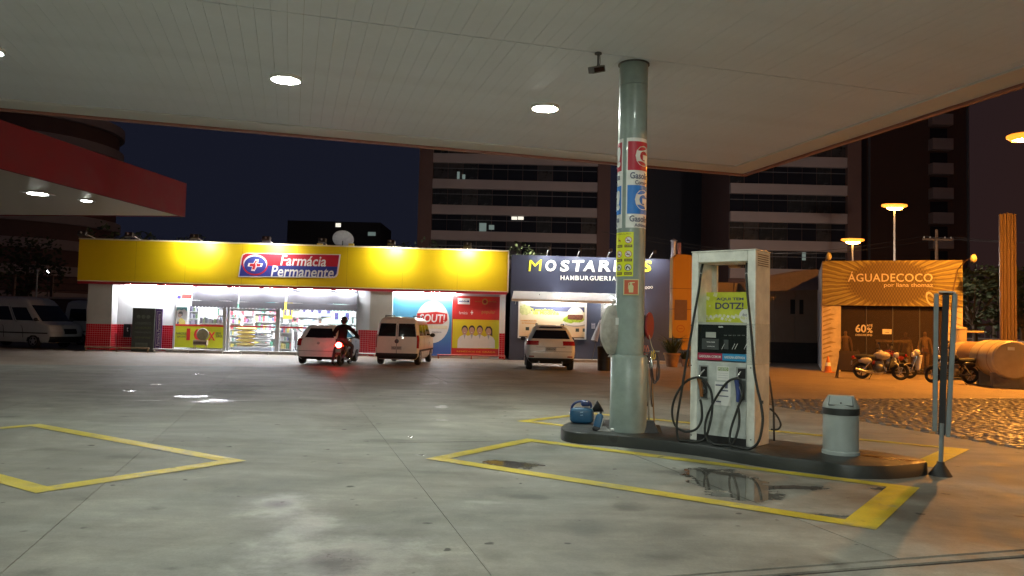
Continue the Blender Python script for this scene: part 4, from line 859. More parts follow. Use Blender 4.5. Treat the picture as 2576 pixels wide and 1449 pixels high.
# burger poster
hb = thing('window_poster', 'wide burger poster in the hamburger shop window', 'poster', M=PH.M(0, .03, 0)); Yw = .03
R4 = lambda a, b, c_, d_: rect(*PH.r(a, b, c_, d_, Yw))
cream_pr = gradient_mat('cream_print', (.72, .50, .28), (.78, .78, .58), 2, wz0, wz0+1.5)
b = PH.r(1308, 757, 1472, 849, Yw); MB().prism(rect(*b), 0, .02, 'xz').build('sheet', cream_pr, hb)
flat('printed_band', mat('slate_print', (.07, .08, .15), .5, var=.05), hb, R4(1310, 769, 1470, 786), -.001)
flat('printed_top', white_pr, hb, R4(1310, 757, 1470, 768.5), -.001)
lime_l = mat('lime_letter', (.70, .78, .10), .5, var=.03)
def pw(x, y): return PH.p((1500+x*300/2174)/1.1649, (900+y*300/2174)/1.1649, Yw)
a, b = pw(450, 155), pw(1000, 85); text('lettering', 'da Modinha', lime_l, hb, a[0], b[0], a[1], b[1], -.005, .004, bold=.03); a, b = pw(430, 90), pw(880, 40); text('lettering', 'Lanches', lime_l, hb, a[0], b[0], a[1], b[1], -.005, .004, bold=.03)
c_ = pw(280, 60); flat('printed_splash', mat('pale_lime', (.62, .66, .30), .5, var=.2, scale=8), hb, [(c_[0]+(.30+.06*(i % 2))*math.cos(i*.3307), c_[1]+(.22+.05*(i % 2))*math.sin(i*.3307)) for i in range(19)], -.005)
bun = mat('bun_print', (.78, .72, .62), .5, var=.1); meat = mat('meat_print', (.16, .06, .035), .6, var=.35, scale=10); leaf_pr = mat('salad_print', (.36, .52, .05), .5, var=.3, scale=9); plate_pr = mat('plate_print', (.75, .74, .70), .4, var=.05)
bx, bz = pw(1350, 230)
flat('printed_plate', plate_pr, hb, disc(bx, bz-.24, .62, 28, .20), -.005); flat('printed_plate', mat('plate_shade', (.40, .36, .30), .5), hb, disc(bx+.02, bz-.30, .52, 28, .12), -.0095, .002); flat('printed_plate', plate_pr, hb, disc(bx, bz-.22, .56, 28, .16), -.012, .002)
random.seed(3); flat('printed_salad', leaf_pr, hb, [(bx-.08+(.52+random.uniform(-.07, .07))*math.cos(i*.2618), bz-.08+(.17+random.uniform(-.04, .04))*math.sin(i*.2618)) for i in range(24)], -.0145, .002)
flat('printed_meat', meat, hb, [(bx-.40, bz+.02), (bx-.36, bz-.08), (bx+.30, bz-.10), (bx+.38, bz+.02), (bx+.36, bz+.17), (bx-.38, bz+.16)], -.017, .002)
flat('printed_bun', bun, hb, [(bx-.40, bz+.15), (bx+.38, bz+.15)]+[(bx-.01+.40*math.cos(t_*math.pi/12), bz+.17+.36*math.sin(t_*math.pi/12)) for t_ in range(13)], -.0195, .002)
orange_l = mat('orange_letter', (.70, .32, .05), .5, var=.05)
a, b = pw(190, 300), pw(530, 275); text('lettering', 'HAMBÚRGUER', orange_l, hb, a[0], b[0], a[1], b[1], -.005, .004, bold=.02); a, b = pw(210, 350), pw(500, 325); text('lettering', 'artesanal', orange_l, hb, a[0], b[0], a[1], b[1], -.005, .004, bold=.02)
for x, y in ((330, 460), (1390, 490), (1540, 490)): c_ = pw(x, y); flat('printed_square', dk_pr, hb, rect(c_[0]-.085, c_[0]+.085, c_[1]-.08, c_[1]+.08), -.005)
nt_ = thing('wall_notice', 'small pale notice on the navy wall beside the shop door', 'notice', M=PH.M(0, -.003, 0)); b = PH.r(1488, 813, 1497, 827, 0); box('sheet', mat('notice_grey', (.40, .40, .45), .5), nt_, b[0], b[1], -.012, 0, b[2], b[3])
for k in range(3): box('rule', navy_pr, nt_, b[0]+.02, b[1]-.02, -.014, -.0125, b[2]+.07+.08*k, b[2]+.09+.08*k)
mb_ = thing('meter_box', 'small white box on the navy wall left of the burger window', 'meter box', M=PH.M(0, -.004, 0)); b = PH.r(1290, 747, 1303, 756, 0); box('case', mat('box_grey', (.45, .45, .42), .5), mb_, b[0], b[1], -.1, 0, b[2], b[3], .01); box('lid', frame_w, mb_, b[0]+.02, b[1]-.02, -.112, -.1005, b[2]+.02, b[3]-.02)
# folded grey parasol leaning by the door
gp = thing('folded_parasol', 'folded grey cloth parasol leaning by the shop door', 'parasol', M=PH.M(X(1500, 850, -.5), -.5, .10)); gcl = mat('grey_cloth', (.22, .22, .25), .8, var=.2)
a, b = PH.p(1512, 806, -.5), PH.p(1494, 858, -.5); o_ = X(1500, 850, -.5)
MB().tube([(a[0]-o_, .1, a[1]-.1), ((a[0]+b[0])/2-o_, .0, (a[1]+b[1])/2-.1), (b[0]-o_, -.1, b[1]-.1)], [.05, .13, .17], 10).build('canopy_cloth', gcl, gp, smooth=50); MB().tube([(a[0]-o_+.03, .12, a[1]+.1), (b[0]-o_-.1, -.15, -.01)], .02, 8).build('pole', dkmetal, gp)
fp = thing('flue_pipe', 'pale flue pipe with a reddish side on the roof beside the orange totem', 'flue', M=PH.M(X(1704, 640, 2), 2, zmT-.4)); zt = Z(1704, 606, 2)-zmT+.4
MB().cyl((-.2, 0, 0), (-.2, 0, zt), .13, n=14).build('pipe', mat('pale_pipe', (.5, .5, .55), .35, .4), fp, smooth=40); MB().cyl((.10, .05, 0), (.10, .05, zt-.1), .10, n=14).build('pipe', mat('red_pipe', (.35, .14, .10), .5), fp, smooth=40); MB().lathe([(.02, 0), (.2, .0), (.02, .1)], 14, (-.2, 0, zt+.001)).build('cowl', mat('pale_pipe', (.5, .5, .5), .4), fp, smooth=40)

# ================================================================== orange totem, pot plants, side annex
tp = G(1715, 921); TF = Frame((tp.x, tp.y), (tp.x+PH.d.x, tp.y+PH.d.y))
to = thing('totem_sign', 'tall orange totem panel beside the hamburger shop', 'sign', M=TF.M())
om = mat('totem_orange', (.52, .29, .055), .45, var=.05, scale=1); od = mat('totem_seam', (.25, .13, .04), .5)
b = TF.r(1693, 645, 1746, 852); box('panel', om, to, b[0], b[1], 0, .5, b[2], b[3], .01)
for k in range(1): m = MB(); m.prism([(b[0]+.12, b[3]+.001), (b[1]-.05, b[3]+.001), (b[1]-.2, b[3]+.09), (b[0]+.2, b[3]+.11)], .05, .45, 'xz').build('cap', om, to)
for py in (726, 778): z = TF.p(1710, py)[1]; box('seam', od, to, b[0]-.004, b[1]+.004, -.008, .508, z-.015, z+.015)
i_ = TF.r(1697, 754, 1728, 806); box('display', mat('totem_display', (.20, .13, .12), .35, var=.1), to, i_[0], i_[1], -.012, -.001, i_[2], i_[3])
c_ = TF.p(1712, 827); flat('emblem', mat('totem_mark', (.45, .16, .04), .5), to, disc(c_[0], c_[1], .19, 24, .17), -.001, .004); flat('emblem', om, to, disc(c_[0], c_[1], .15, 24, .13), -.0055, .004); flat('emblem', mat('totem_mark', (.45, .16, .04), .5), to, rect(c_[0]-.1, c_[0]+.1, c_[1]-.02, c_[1]+.02), -.010, .003)
box('post', dkmetal, to, b[0]+.15, b[0]+.27, .15, .35, -.03, b[2]); box('post', dkmetal, to, b[1]-.27, b[1]-.15, .15, .35, -.03, b[2])
j_ = TF.r(1715, 852, 1737, 881, -.2); ob = box('meter', om, to, j_[0], j_[1], -.2, .149, j_[2], j_[3]-.01, .01)
leafm = mat('pot_leaf', (.055, .075, .022), .55, var=.35, scale=12); potm = mat('pot_clay', (.30, .17, .09), .65, var=.2)
def pot(px, py, s, label, seed):
    g = G(px, py); t = thing('potted_plant', label, 'potted plant', (g.x, g.y, -.02)); random.seed(seed)
    MB().lathe([(.02, 0), (.2*s, 0), (.3*s, .45*s), (.33*s, .47*s), (.33*s, .53*s), (.27*s, .53*s), (.26*s, .44*s), (.02, .44*s)], 18).build('pot', potm, t, smooth=40)
    m = MB()
    for k in range(130):
        a = random.uniform(0, 6.28); tl = random.uniform(.2, .75); L_ = random.uniform(.5, 1.25)*s; w = .022*s
        d = Vector((math.cos(a)*tl, math.sin(a)*tl, 1)).normalized(); sd_ = Vector((-math.sin(a), math.cos(a), 0)); p0 = Vector((math.cos(a)*.1*s, math.sin(a)*.1*s, .44*s))
        p1 = p0+d*L_*.55; p2 = p1+(d+Vector((math.cos(a)*.7, math.sin(a)*.7, -.5))).normalized()*L_*.45
        m.add([p0-sd_*w*.5, p0+sd_*w*.5, p1+sd_*w, p1-sd_*w, p2], [(0, 1, 2, 3), (3, 2, 4)])
    o = m.build('leaves', leafm, t); o['kind'] = 'stuff'
pot(1690, 922, 1.15, 'bushy potted plant in front of the navy wall beside the totem', 1); pot(1722, 921, .62, 'small pot behind the fuel pump at the foot of the totem', 2)

AG = Frame(G(2068, 932), G(2420, 946))
g0 = G(1742, 908); g1 = AG.o + AG.n*8.9
AN = Frame((g0.x, g0.y), (g1.x-.05, g1.y))
tan_w = mat('tan_wall', (.30, .24, .19), .65, var=.15, scale=.7); pale_w = mat('pale_canvas', (.42, .36, .32), .6, var=.1); dk_band = mat('dark_band', (.055, .05, .05), .6, var=.2)
an = thing('side_annex', 'low brown wall of the side annex behind the fuel pump', 'building', M=AN.M()); La = AN.len
b1 = AN.p(2000, 858)[1]
box('wall', tan_w, an, 0, La, 0, .25, .0, 4.2); box('plinth', dk_band, an, 0, La, -.06, -.001, -.02, max(.6, b1)); box('ledge', tan_w, an, 0, La, -.12, -.061, max(.6, b1)-.08, max(.6, b1)+.02)
pz = AN.p(2030, 672)[1]
m = MB(); m.grid(14, 3, lambda u, v: (La*.35+La*.65*u, -.9*v+.0, 4.21+.65*math.sin(u*1.5)*(1-v)+.25*u-.5*v*v))  .build('sloping_roof', mat('roof_canvas', (.26, .22, .21), .6, var=.12), an, smooth=60)
q_ = AN.r(1988, 790, 2008, 768); wn = box('window', black_m, an, q_[0], q_[1]+.3, -.02, -.001, q_[2], q_[3]+.3); box('sill', tan_w, wn, q_[0]-.05, q_[1]+.35, -.06, -.021, q_[2]-.05, q_[2])
for k in range(1, 6): box('pilaster', tan_w, an, La*k/6-.12, La*k/6+.12, -.05, -.001, max(.6, b1)+.021, 4.19)

# ================================================================== beach clothes shop
def palm_mat():
    m = bpy.data.materials.new('palm_print'); m.use_nodes = True; t = m.node_tree; N = t.nodes; Lk = t.links; p = N['Principled BSDF']; p.inputs['Roughness'].default_value = .45
    g = N.new('ShaderNodeTexCoord'); s = N.new('ShaderNodeSeparateXYZ'); Lk.new(g.outputs['Object'], s.inputs[0])
    def op(o, a, b=None):
        n = N.new('ShaderNodeMath'); n.operation = o
        for i, v in enumerate((a, b)):
            if v is None: continue
            if isinstance(v, (int, float)): n.inputs[i].default_value = v
            else: Lk.new(v, n.inputs[i])
        return n.outputs[0]
    x = op('SUBTRACT', s.outputs[0], PCX); z = op('SUBTRACT', s.outputs[2], PCZ); zz = op('MULTIPLY', z, 1.75)
    r = op('SQRT', op('ADD', op('MULTIPLY', x, x), op('MULTIPLY', zz, zz)))
    nz = N.new('ShaderNodeTexNoise'); nz.inputs['Scale'].default_value = 2.2; nz.inputs['Detail'].default_value = 4; Lk.new(g.outputs['Object'], nz.inputs['Vector'])
    ang = op('ARCTAN2', zz, x); w = op('SINE', op('ADD', op('ADD', op('MULTIPLY', ang, 44), op('MULTIPLY', r, 1.2)), op('MULTIPLY', nz.outputs['Fac'], 5)))
    w2 = op('SINE', op('ADD', op('MULTIPLY', ang, 97), op('MULTIPLY', nz.outputs['Fac'], 8)))
    f = op('ADD', op('MULTIPLY', w, .20), op('ADD', op('MULTIPLY', w2, .14), .56))
    weave = op('ADD', op('MULTIPLY', op('SINE', op('MULTIPLY', x, 55)), op('MULTIPLY', op('SINE', op('MULTIPLY', z, 30)), .22)), .24)
    mk = N.new('ShaderNodeMapRange'); mk.inputs['From Min'].default_value = 1.52; mk.inputs['From Max'].default_value = 1.86; Lk.new(op('ADD', r, op('MULTIPLY', w, .10)), mk.inputs['Value'])
    fac = op('ADD', op('MULTIPLY', f, mk.outputs[0]), op('MULTIPLY', weave, op('SUBTRACT', 1.0, mk.outputs[0])))
    c = N.new('ShaderNodeValToRGB'); e = c.color_ramp.elements; e[0].position = .08; e[0].color = (.09, .055, .02, 1); e[1].position = .85; e[1].color = (.34, .30, .09, 1); k = e.new(.45); k.color = (.17, .125, .04, 1)
    Lk.new(fac, c.inputs[0]); Lk.new(c.outputs[0], p.inputs['Base Color']); return m
ga = thing('clothes_shop', 'beach clothes shop with a palm leaf fascia under the orange street lamp', 'shop building', M=AG.M())
Xg = lambda px, py=800, y=0.0: AG.p(px, py, y)[0]; Zg = lambda px, py, y=0.0: AG.p(px, py, y)[1]
gx0, gx1 = Xg(2068, 700), Xg(2421, 700); gzT = (Zg(2068, 655)+Zg(2420, 657))/2; gzB = (Zg(2068, 766)+Zg(2420, 774))/2
c_ = AG.p(2237, 712); PCX, PCZ = c_
palm = palm_mat()
box('fascia', palm, ga, gx0, gx1, -.08, .25, gzB, gzT, .01); 
px1 = Xg(2115, 850); px2 = Xg(2384, 850)
def pier_mat():
    m = mat('pier_print', (.62, .52, .37), .55, var=.22, scale=2.5); return m
box('pier', pier_mat(), ga, gx0, px1, -.02, .249, -.02, gzB-.002); zq = Zg(2410, 858); box('pier', pier_mat(), ga, px2, gx1, -.02, .249, zq, gzB-.002); box('pier', dk_band, ga, px2, gx1, -.0, .249, -.02, zq-.002)
streak = mat('pier_streak', (.34, .25, .13), .55, var=.1)
random.seed(9)
for k in range(12):
    z = .5+k*.2; box_pts = [(gx0+.04, z), (gx0+.34+random.uniform(0, .3), z+.14), (gx0+.34, z+.19), (gx0+.04, z+.06)]; flat('printed_leaf', streak, ga, box_pts, -.021, .002)
for k in range(6): z = zq+.1+k*.26; flat('printed_leaf', streak, ga, [(px2+.05, z+.16), (px2+.5, z), (px2+.5, z+.04), (px2+.05, z+.22)], -.021, .002)
SD = 9.0
box('wall', white_w, ga, gx0, gx0+.2, .251, SD, -.02, gzT-.03); box('wall', tan_w, ga, gx1-.2, gx1, .251, SD+.99, -.02, gzT-.03); box('wall', tan_w, ga, gx0, gx1, SD+1.0, SD+1.2, -.02, gzT-.04); box('wall', tan_w, ga, gx0, gx0+.2, SD+.001, SD+.99, -.02, gzT-.5)
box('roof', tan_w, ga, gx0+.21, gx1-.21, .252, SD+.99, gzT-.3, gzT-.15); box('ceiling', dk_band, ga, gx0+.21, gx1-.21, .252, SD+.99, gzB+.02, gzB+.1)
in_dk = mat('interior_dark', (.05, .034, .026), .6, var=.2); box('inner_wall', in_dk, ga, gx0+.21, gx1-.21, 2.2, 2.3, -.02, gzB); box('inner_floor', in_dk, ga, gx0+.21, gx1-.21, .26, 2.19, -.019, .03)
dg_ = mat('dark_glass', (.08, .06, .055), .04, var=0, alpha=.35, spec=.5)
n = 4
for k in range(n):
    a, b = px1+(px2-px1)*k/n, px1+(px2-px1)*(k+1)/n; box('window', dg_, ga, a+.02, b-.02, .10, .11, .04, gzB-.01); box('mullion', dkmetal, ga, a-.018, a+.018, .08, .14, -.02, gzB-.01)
orange_w = mat('pale_letter', (.62, .56, .45), .45, var=.03)
gs = thing('shop_lettering', 'pale raised lettering on the palm leaf fascia', 'sign', M=AG.M(0, -.082, 0)); Yg = -.1
r_ = AG.r(2133, 687, 2346, 709, Yg); text('lettering', 'ÁGUADECOCO', orange_w, gs, r_[0], r_[1], r_[2], r_[3]+.06, 0, .03, bold=.006, spacing=1.06)
r_ = AG.r(2224, 712, 2347, 725, Yg); text('lettering', 'por liana thomaz', orange_w, gs, *r_, 0, .02)
def ring(cx, cz, rx, rz__, t_, n=26):
    m = MB(); vs = []; 
    for k in range(n):
        a = 2*math.pi*k/n
        for s_ in (1, 1-t_): vs += [(cx+rx*s_*math.cos(a)-.25*rz__*s_*math.sin(a), -.02, cz+rz__*s_*math.sin(a)), (cx+rx*s_*math.cos(a)-.25*rz__*s_*math.sin(a), 0, cz+rz__*s_*math.sin(a))]
    fs = []
    for k in range(n):
        a, b = 4*k, 4*((k+1) % n); fs += [(a, b, b+2, a+2), (a, a+1, b+1, b), (a+2, b+2, b+3, a+3), (a+1, a+3, b+3, b+1)]
    return m.add(vs, fs)
c_ = AG.p(2340, 752); ring(c_[0], c_[1], .16, .30, .3).build('ring_mark', orange_w, gs)
ws = thing('window_lettering', 'pale discount lettering on the dark shop glass', 'sign', M=AG.M(0, .095, 0))
for s_, bx_ in (('60', (2152, 816, 2179, 837)), ('ATÉ', (2180, 815, 2195, 822)), ('%', (2181, 824, 2195, 838)), ('DESCONTO', (2152, 840, 2194, 846))): text('lettering', s_, orange_w, ws, *AG.r(*bx_, .095), 0, .004, bold=.02)
wn_ = thing('window_notice', 'small white paper notice on the dark shop glass', 'notice', M=AG.M(0, .094, 0)); b = AG.r(2220, 828, 2243, 841, .09); box('sheet', mat('paper', (.72, .66, .55), .6), wn_, b[0], b[1], -.004, 0, b[2], b[3]); box('rule', dk_pr, wn_, b[0]+.1, b[1]-.1, -.006, -.0045, b[2]+.06, b[2]+.08)
for px, py, ex, ey, lb in ((2408, 680, 2447, 650, 'unlit arm lamp at the right end of the palm leaf fascia'), (2076, 657, 2083, 645, 'unlit small arm lamp at the left end of the palm leaf fascia')):
    a = AG.p(px, py, -.09); t = thing('arm_lamp', lb, 'lamp', M=AG.M(a[0], -.09, a[1])); e = AG.p(ex, ey, -1.3 if ex > 2400 else -.7); ey_ = -1.21 if ex > 2400 else -.61
    d_ = (e[0]-a[0], e[1]-a[1]); MB().tube([(-.18, 0, -1.0) if ex > 2400 else (0, .1, 0), (0, -.02, 0), (d_[0]*.5, ey_*.55, d_[1]*.8), (d_[0], ey_, d_[1]+.05)], .025, 8).build('arm', mat('arm_brown', (.18, .12, .08), .5), t, smooth=50)
    MB().lathe([(.03, .16), (.08, .12), (.13, -.02), (.09, -.14), (.01, -.18)], 14, (d_[0]+.03, ey_, d_[1])).build('bulb', mat('bulb_off', (.60, .55, .32), .25), t, smooth=50)
# display table and mannequins
tb = thing('display_table', 'pale wooden display table inside the dark clothes shop', 'table', M=AG.M(0, 0, .03)); wd = mat('pale_wood', (.45, .30, .12), .5, var=.25, scale=8); u0, u1 = Xg(2203, 870, .9), Xg(2292, 870, .9); zt = Zg(2240, 857, .9)
box('tabletop', wd, tb, u0, u1, .65, 1.3, zt-.1, zt)
for xx in (u0+.05, u1-.11):
    for yy in (.68, 1.2): box('leg', wd, tb, xx, xx+.06, yy, yy+.06, 0, zt-.101)
def mannequin(M, label, m_, h=1.72, pants=None):
    s = h/1.72; J = {'pelvis': (0, 0, .93*s, .125, .10), 'waist': (0, 0, 1.08*s, .105, .085), 'chest': (0, .01, 1.28*s, .14, .10), 'neckb': (0, .01, 1.43*s, .07), 'neck': (0, .0, 1.50*s, .045), 'head': (0, -.01, 1.60*s, .085, .095), 'crown': (0, .0, 1.69*s, .06)}
    E = [('pelvis', 'waist'), ('waist', 'chest'), ('chest', 'neckb'), ('neckb', 'neck'), ('neck', 'head'), ('head', 'crown')]
    for sd_, k in ((-1, 'l'), (1, 'r')):
        J.update({'sh'+k: (sd_*.17, .01, 1.39*s, .058), 'el'+k: (sd_*.25, .03, 1.10*s, .042), 'wr'+k: (sd_*.27, -.05, .86*s, .03), 'hip'+k: (sd_*.09, 0, .86*s, .092), 'kn'+k: (sd_*.10, -.01, .49*s, .06), 'an'+k: (sd_*.10, .02, .08*s, .042), 'toe'+k: (sd_*.115, -.14, .035*s, .034)})
        E += [('neckb', 'sh'+k), ('sh'+k, 'el'+k), ('el'+k, 'wr'+k), ('pelvis', 'hip'+k), ('hip'+k, 'kn'+k), ('kn'+k, 'an'+k), ('an'+k, 'toe'+k)]
        add_hand(J, E, 'wr'+k, (0, -.1, -1), (0, 1, 0), (-sd_, 0, 0), .25, 1)
    t = thing('mannequin', label, 'mannequin', M=M, group='mannequins in the dark shop window')
    reg = {k: 1 for k in ('pelvis', 'hipl', 'hipr')} if pants else {}
    human('figure', J, E, [m_]+([pants] if pants else []), reg, t); MB().lathe([(.01, -.06*s), (.2, -.06*s), (.2, -.03*s), (.01, -.02*s)], 20).build('base_plate', dkmetal, t).location.z = .062*s
mq = mat('mannequin_skin', (.50, .30, .15), .45, var=.1); shorts = mat('shorts_brown', (.22, .07, .04), .6, var=.2)
mannequin(AG.M(Xg(2327, 880, .75), .75, .04), 'bare mannequin in brown shorts at the right of the dark shop window', mq, 1.78, shorts)
mannequin(AG.M(Xg(2278, 880, 1.45), 1.45, .04), 'mannequin behind the display table in the dark shop', mq, 1.74); mannequin(AG.M(Xg(2127, 880, .9), .9, .04), 'mannequin at the left edge of the dark shop window', mq, 1.74)
# ================================================================== vehicles
tyre_m = mat('tyre', (.018, .018, .018), .75, var=.2); rim_m = mat('rim', (.45, .45, .46), .35, .7, var=.1); rimc_m = mat('hub_cap', (.30, .30, .31), .45, .3, var=.1)
car_glass = mat('car_glass', (.012, .013, .016), .06, var=0, spec=.6); trim_m = mat('black_trim', (.02, .02, .021), .5, var=.1)
red_lens = mat('red_lens', (.32, .012, .012), .12, var=0, coat=.6); clear_lens = mat('clear_lens', (.6, .6, .62), .12, var=0, coat=.5); plate_m = mat('number_plate', (.42, .42, .40), .45, var=.08); plate_txt = mat('plate_ink', (.05, .05, .05), .5, var=0)
def paint(name, col, rough=.32): return mat(name, col, rough, var=.06, scale=2, coat=.4)
NR, NC, NS = 12, 5, 18
class Body:
    """stack of rounded plan outlines (z, x rear, x front, half width, rear corner, front corner); +x is forwards"""
    def __init__(s, sl): s.sl = sl
    def at(s, z):
        S = s.sl
        if z <= S[0][0]: return S[0]
        for a, b in zip(S, S[1:]):
            if z <= b[0]:
                k = (z-a[0])/(b[0]-a[0]) if b[0] > a[0] else 0; return tuple(x+(y-x)*k for x, y in zip(a, b))
        return S[-1]
    def ring(s, z):
        _, xr, xf, w, cr_, cf = s.at(z); P = []
        bow = .035
        for i in range(NR+1):
            t = 1-2*i/NR; P.append((xr+bow*t*t*(1 if i not in (0,) else 1), (w-cr_)*t))
        def arc(cx, cyy, r, a0, a1, bx):
            for i in range(1, NC): a = a0+(a1-a0)*i/NC; P.append((cx+r*math.cos(a)*bx, cyy+r*math.sin(a)))
        arc(xr+bow+cr_, -(w-cr_), cr_, math.pi, 1.5*math.pi, 1)
        for i in range(NS+1): P.append((xr+bow+cr_+(xf-cf-bow-xr-bow-cr_)*i/NS, -w))
        arc(xf-bow-cf, -(w-cf), cf, 1.5*math.pi, 2*math.pi, 1)
        for i in range(NR+1): t = -1+2*i/NR; P.append((xf-bow*t*t, (w-cf)*t))
        arc(xf-bow-cf, w-cf, cf, 0, .5*math.pi, 1)
        for i in range(NS+1): P.append((xf-cf-bow+(xr+bow+cr_-xf+cf+bow)*i/NS, w))
        arc(xr+bow+cr_, w-cr_, cr_, .5*math.pi, math.pi, 1)
        return P
    def pt(s, z, i, off):
        R = s.ring(z); n = len(R); i %= n
        k = int(i); f = i-k; a, b = R[k], R[(k+1) % n]; x, y = a[0]+(b[0]-a[0])*f, a[1]+(b[1]-a[1])*f
        p, q_ = R[(k-1) % n], R[(k+2) % n]; dx, dy = q_[0]-p[0], q_[1]-p[1]; L = math.hypot(dx, dy) or 1
        return (x-(-dy/L)*-off*-1 if 0 else x+(dy/L)*off, y-(dx/L)*off, z)
    def mesh(s):
        zs = []
        for a, b in zip(s.sl, s.sl[1:]):
            n = max(1, int((b[0]-a[0])/.12)); zs += [a[0]+(b[0]-a[0])*i/n for i in range(n)]
        zs.append(s.sl[-1][0]); m = MB(); n = len(s.ring(zs[0])); vs = []
        for z in zs: vs += [(x, y, z) for x, y in s.ring(z)]
        fs = [(j*n+i, j*n+(i+1) % n, (j+1)*n+(i+1) % n, (j+1)*n+i) for j in range(len(zs)-1) for i in range(n)]
        fs += [tuple(range(n-1, -1, -1)), tuple(range((len(zs)-1)*n, len(zs)*n))]
        return m.add(vs, fs)
    def patch(s, z0, z1, i0, i1, off=.006, nu=None, nv=6, shape=None):
        nu = nu or max(2, int(abs(i1-i0)*1.5))
        return MB().grid(nu, nv, lambda u, v: s.pt(*(shape(u, v, z0, z1, i0, i1) if shape else (z0+(z1-z0)*v, i0+(i1-i0)*u)), off))
iR, iC1, iS = 0, NR+1, NR+NC             # rear face, rear right corner, right side
iF = NR+1+NC-1+NS+1+NC-1                  # front face start
NRING = 2*(NR+1)+2*(NS+1)+4*(NC-1)
iSL = iF+NR+1+NC-1                        # left side start (front to rear)
def wheel(root, x, y, r, w, cap):
    t = MB().lathe([(r*.62, -w/2), (r*.9, -w/2), (r, -w*.32), (r, w*.32), (r*.9, w/2), (r*.62, w/2)], 26, (x, y, r), Matrix.Rotation(math.pi/2, 3, 'X')).build('wheel', tyre_m, root, smooth=35)
    sg_ = 1 if y > 0 else -1
    MB().lathe([(.02, .0), (r*.18, -.004), (r*.5, -.022), (r*.61, -.006), (r*.63, -.02)], 20, (x, y+sg_*(w/2+.012), r), Matrix.Rotation(math.pi/2*(1 if sg_ < 0 else -1), 3, 'X')).build('rim', cap, t, smooth=35)
    for k in range(5):
        a = k*2*math.pi/5; MB().box(-.02, .02, -.004, .004, r*.15, r*.58).build('spoke', cap, t).matrix_local = Matrix.Translation((x, y+sg_*(w/2+.008), r)) @ Matrix.Rotation(a, 4, 'Y')
def arch(root, x, y, r, m_):
    sg_ = 1 if y > 0 else -1; n = 16; vs, fs = [], []
    for i in range(n+1):
        a = math.pi*i/n
        for rr, yy in ((r*1.14, y), (r*.2, y), ): vs.append((x+rr*math.cos(a), yy, r*.95+rr*math.sin(a)))
    for i in range(n): fs.append((2*i, 2*i+2, 2*i+3, 2*i+1))
    return MB().add(vs, fs).build('wheel_arch', m_, root)
def vehicle(name, cat, label, M, group, body, pm, wheels, r, tw, spec):
    B = Body(body); t = thing(name, label, cat, M=M, group=group)
    bo = B.mesh().build('body', pm, t, smooth=38)
    for nm, z0, z1, i0, i1, m_, off in spec(B): 
        p = B.patch(z0, z1, i0, i1, off).build(nm, m_, t, smooth=50)
        if nm == 'windscreen' or nm.endswith('window'): pass
    for x, hw in wheels:
        for s_ in (-1, 1): arch(t, x, s_*(hw+.006), r, trim_m); wheel(t, x, s_*(hw-tw/2+.012), r, tw, rim_m)
    return t, B
def mirror(t, x, y, z, m_):
    for s_ in (-1, 1):
        MB().ell((x, s_*(y+.10), z), (.07, .11, .085), 12, 8).build('mirror', m_, t, smooth=60)
        MB().tube([(x+.03, s_*(y-.06), z-.06), (x+.02, s_*(y+.05), z-.03)], .022, 6).build('mirror_arm', trim_m, t)
def plate(t, x, z, txt, w=.40, h=.13):
    p = box('number_plate', plate_m, t, x-.012, x, -w/2, w/2, z-h/2, z+h/2)
    warp = lambda q_: Vector((x-.013+q_.y*.0, -q_.x, q_.z))
    text('plate_text', txt, plate_txt, p, -w*.4, w*.4, z-h*.28, z+h*.28, -.0, .002, warp=lambda q_: Vector((x-.0135-(-q_.y)*.3, -q_.x, q_.z)))
GC = 'cars parked before the shops'
# --- white hatchback
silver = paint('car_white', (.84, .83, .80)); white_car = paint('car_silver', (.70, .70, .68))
g0 = G(755, 915); hx = g0.x+.72+.06; hy = g0.y-.52
Mh = Matrix.Translation((hx, hy, 0)) @ Matrix.Rotation(math.pi/2-math.radians(.5), 4, 'Z')
hb_ = [(.20, .10, 3.72, .70, .14, .25), (.30, .0, 3.82, .78, .14, .30), (.55, -.02, 3.86, .82, .13, .34), (.88, .06, 3.80, .825, .16, .34), (.93, .10, 3.60, .81, .16, .30), (.96, .12, 2.95, .80, .16, .25), (1.02, .17, 2.80, .775, .16, .22), (1.36, .40, 2.02, .60, .14, .16), (1.44, .50, 1.85, .52, .16, .16), (1.475, .75, 1.6, .40, .2, .2)]
def hspec(B): return [('rear_window', 1.0, 1.35, .8, NR-.8, car_glass, .010), ('side_window', 1.01, 1.34, iS+1, iS+NS-1.5, car_glass, .008), ('side_window', 1.01, 1.34, iSL+1.5, iSL+NS-1, car_glass, .008), ('windscreen', 1.02, 1.35, iF+.3, iF+NR-.3, car_glass, .008),
    ('taillight', .70, .96, NR-.3, NR+NC+.6, red_lens, .012), ('taillight', .70, .96, NRING-NC-.6+.0, NRING+.3, red_lens, .012), ('bumper_trim', .20, .30, -1.5, NR+1.5, trim_m, .006), ('boot_seam', .505, .517, -1, NR+1, trim_m, .004), ('headlight', .62, .80, iF-3, iF+2, clear_lens, .006), ('headlight', .62, .80, iF+NR-2, iF+NR+3, clear_lens, .006)]
hc, HB = vehicle('parked_car', 'car', 'small white hatchback parked nose in at the pharmacy behind the motorcyclist', Mh, GC, hb_, silver, ((.60, .80), (3.05, .80)), .29, .19, hspec)
plate(hc, .02, .44, 'NMJ 4821'); mirror(hc, 2.55, .80, 1.03, trim_m); box('roof_aerial', trim_m, hc, .62, .63, -.006, .006, 1.46, 1.62)
box('wiper', trim_m, hc, .10, .13, -.25, .12, .995, 1.01); MB().ell((.035, 0, .80), (.02, .06, .05), 10, 6).build('badge', rim_m, hc, smooth=60)
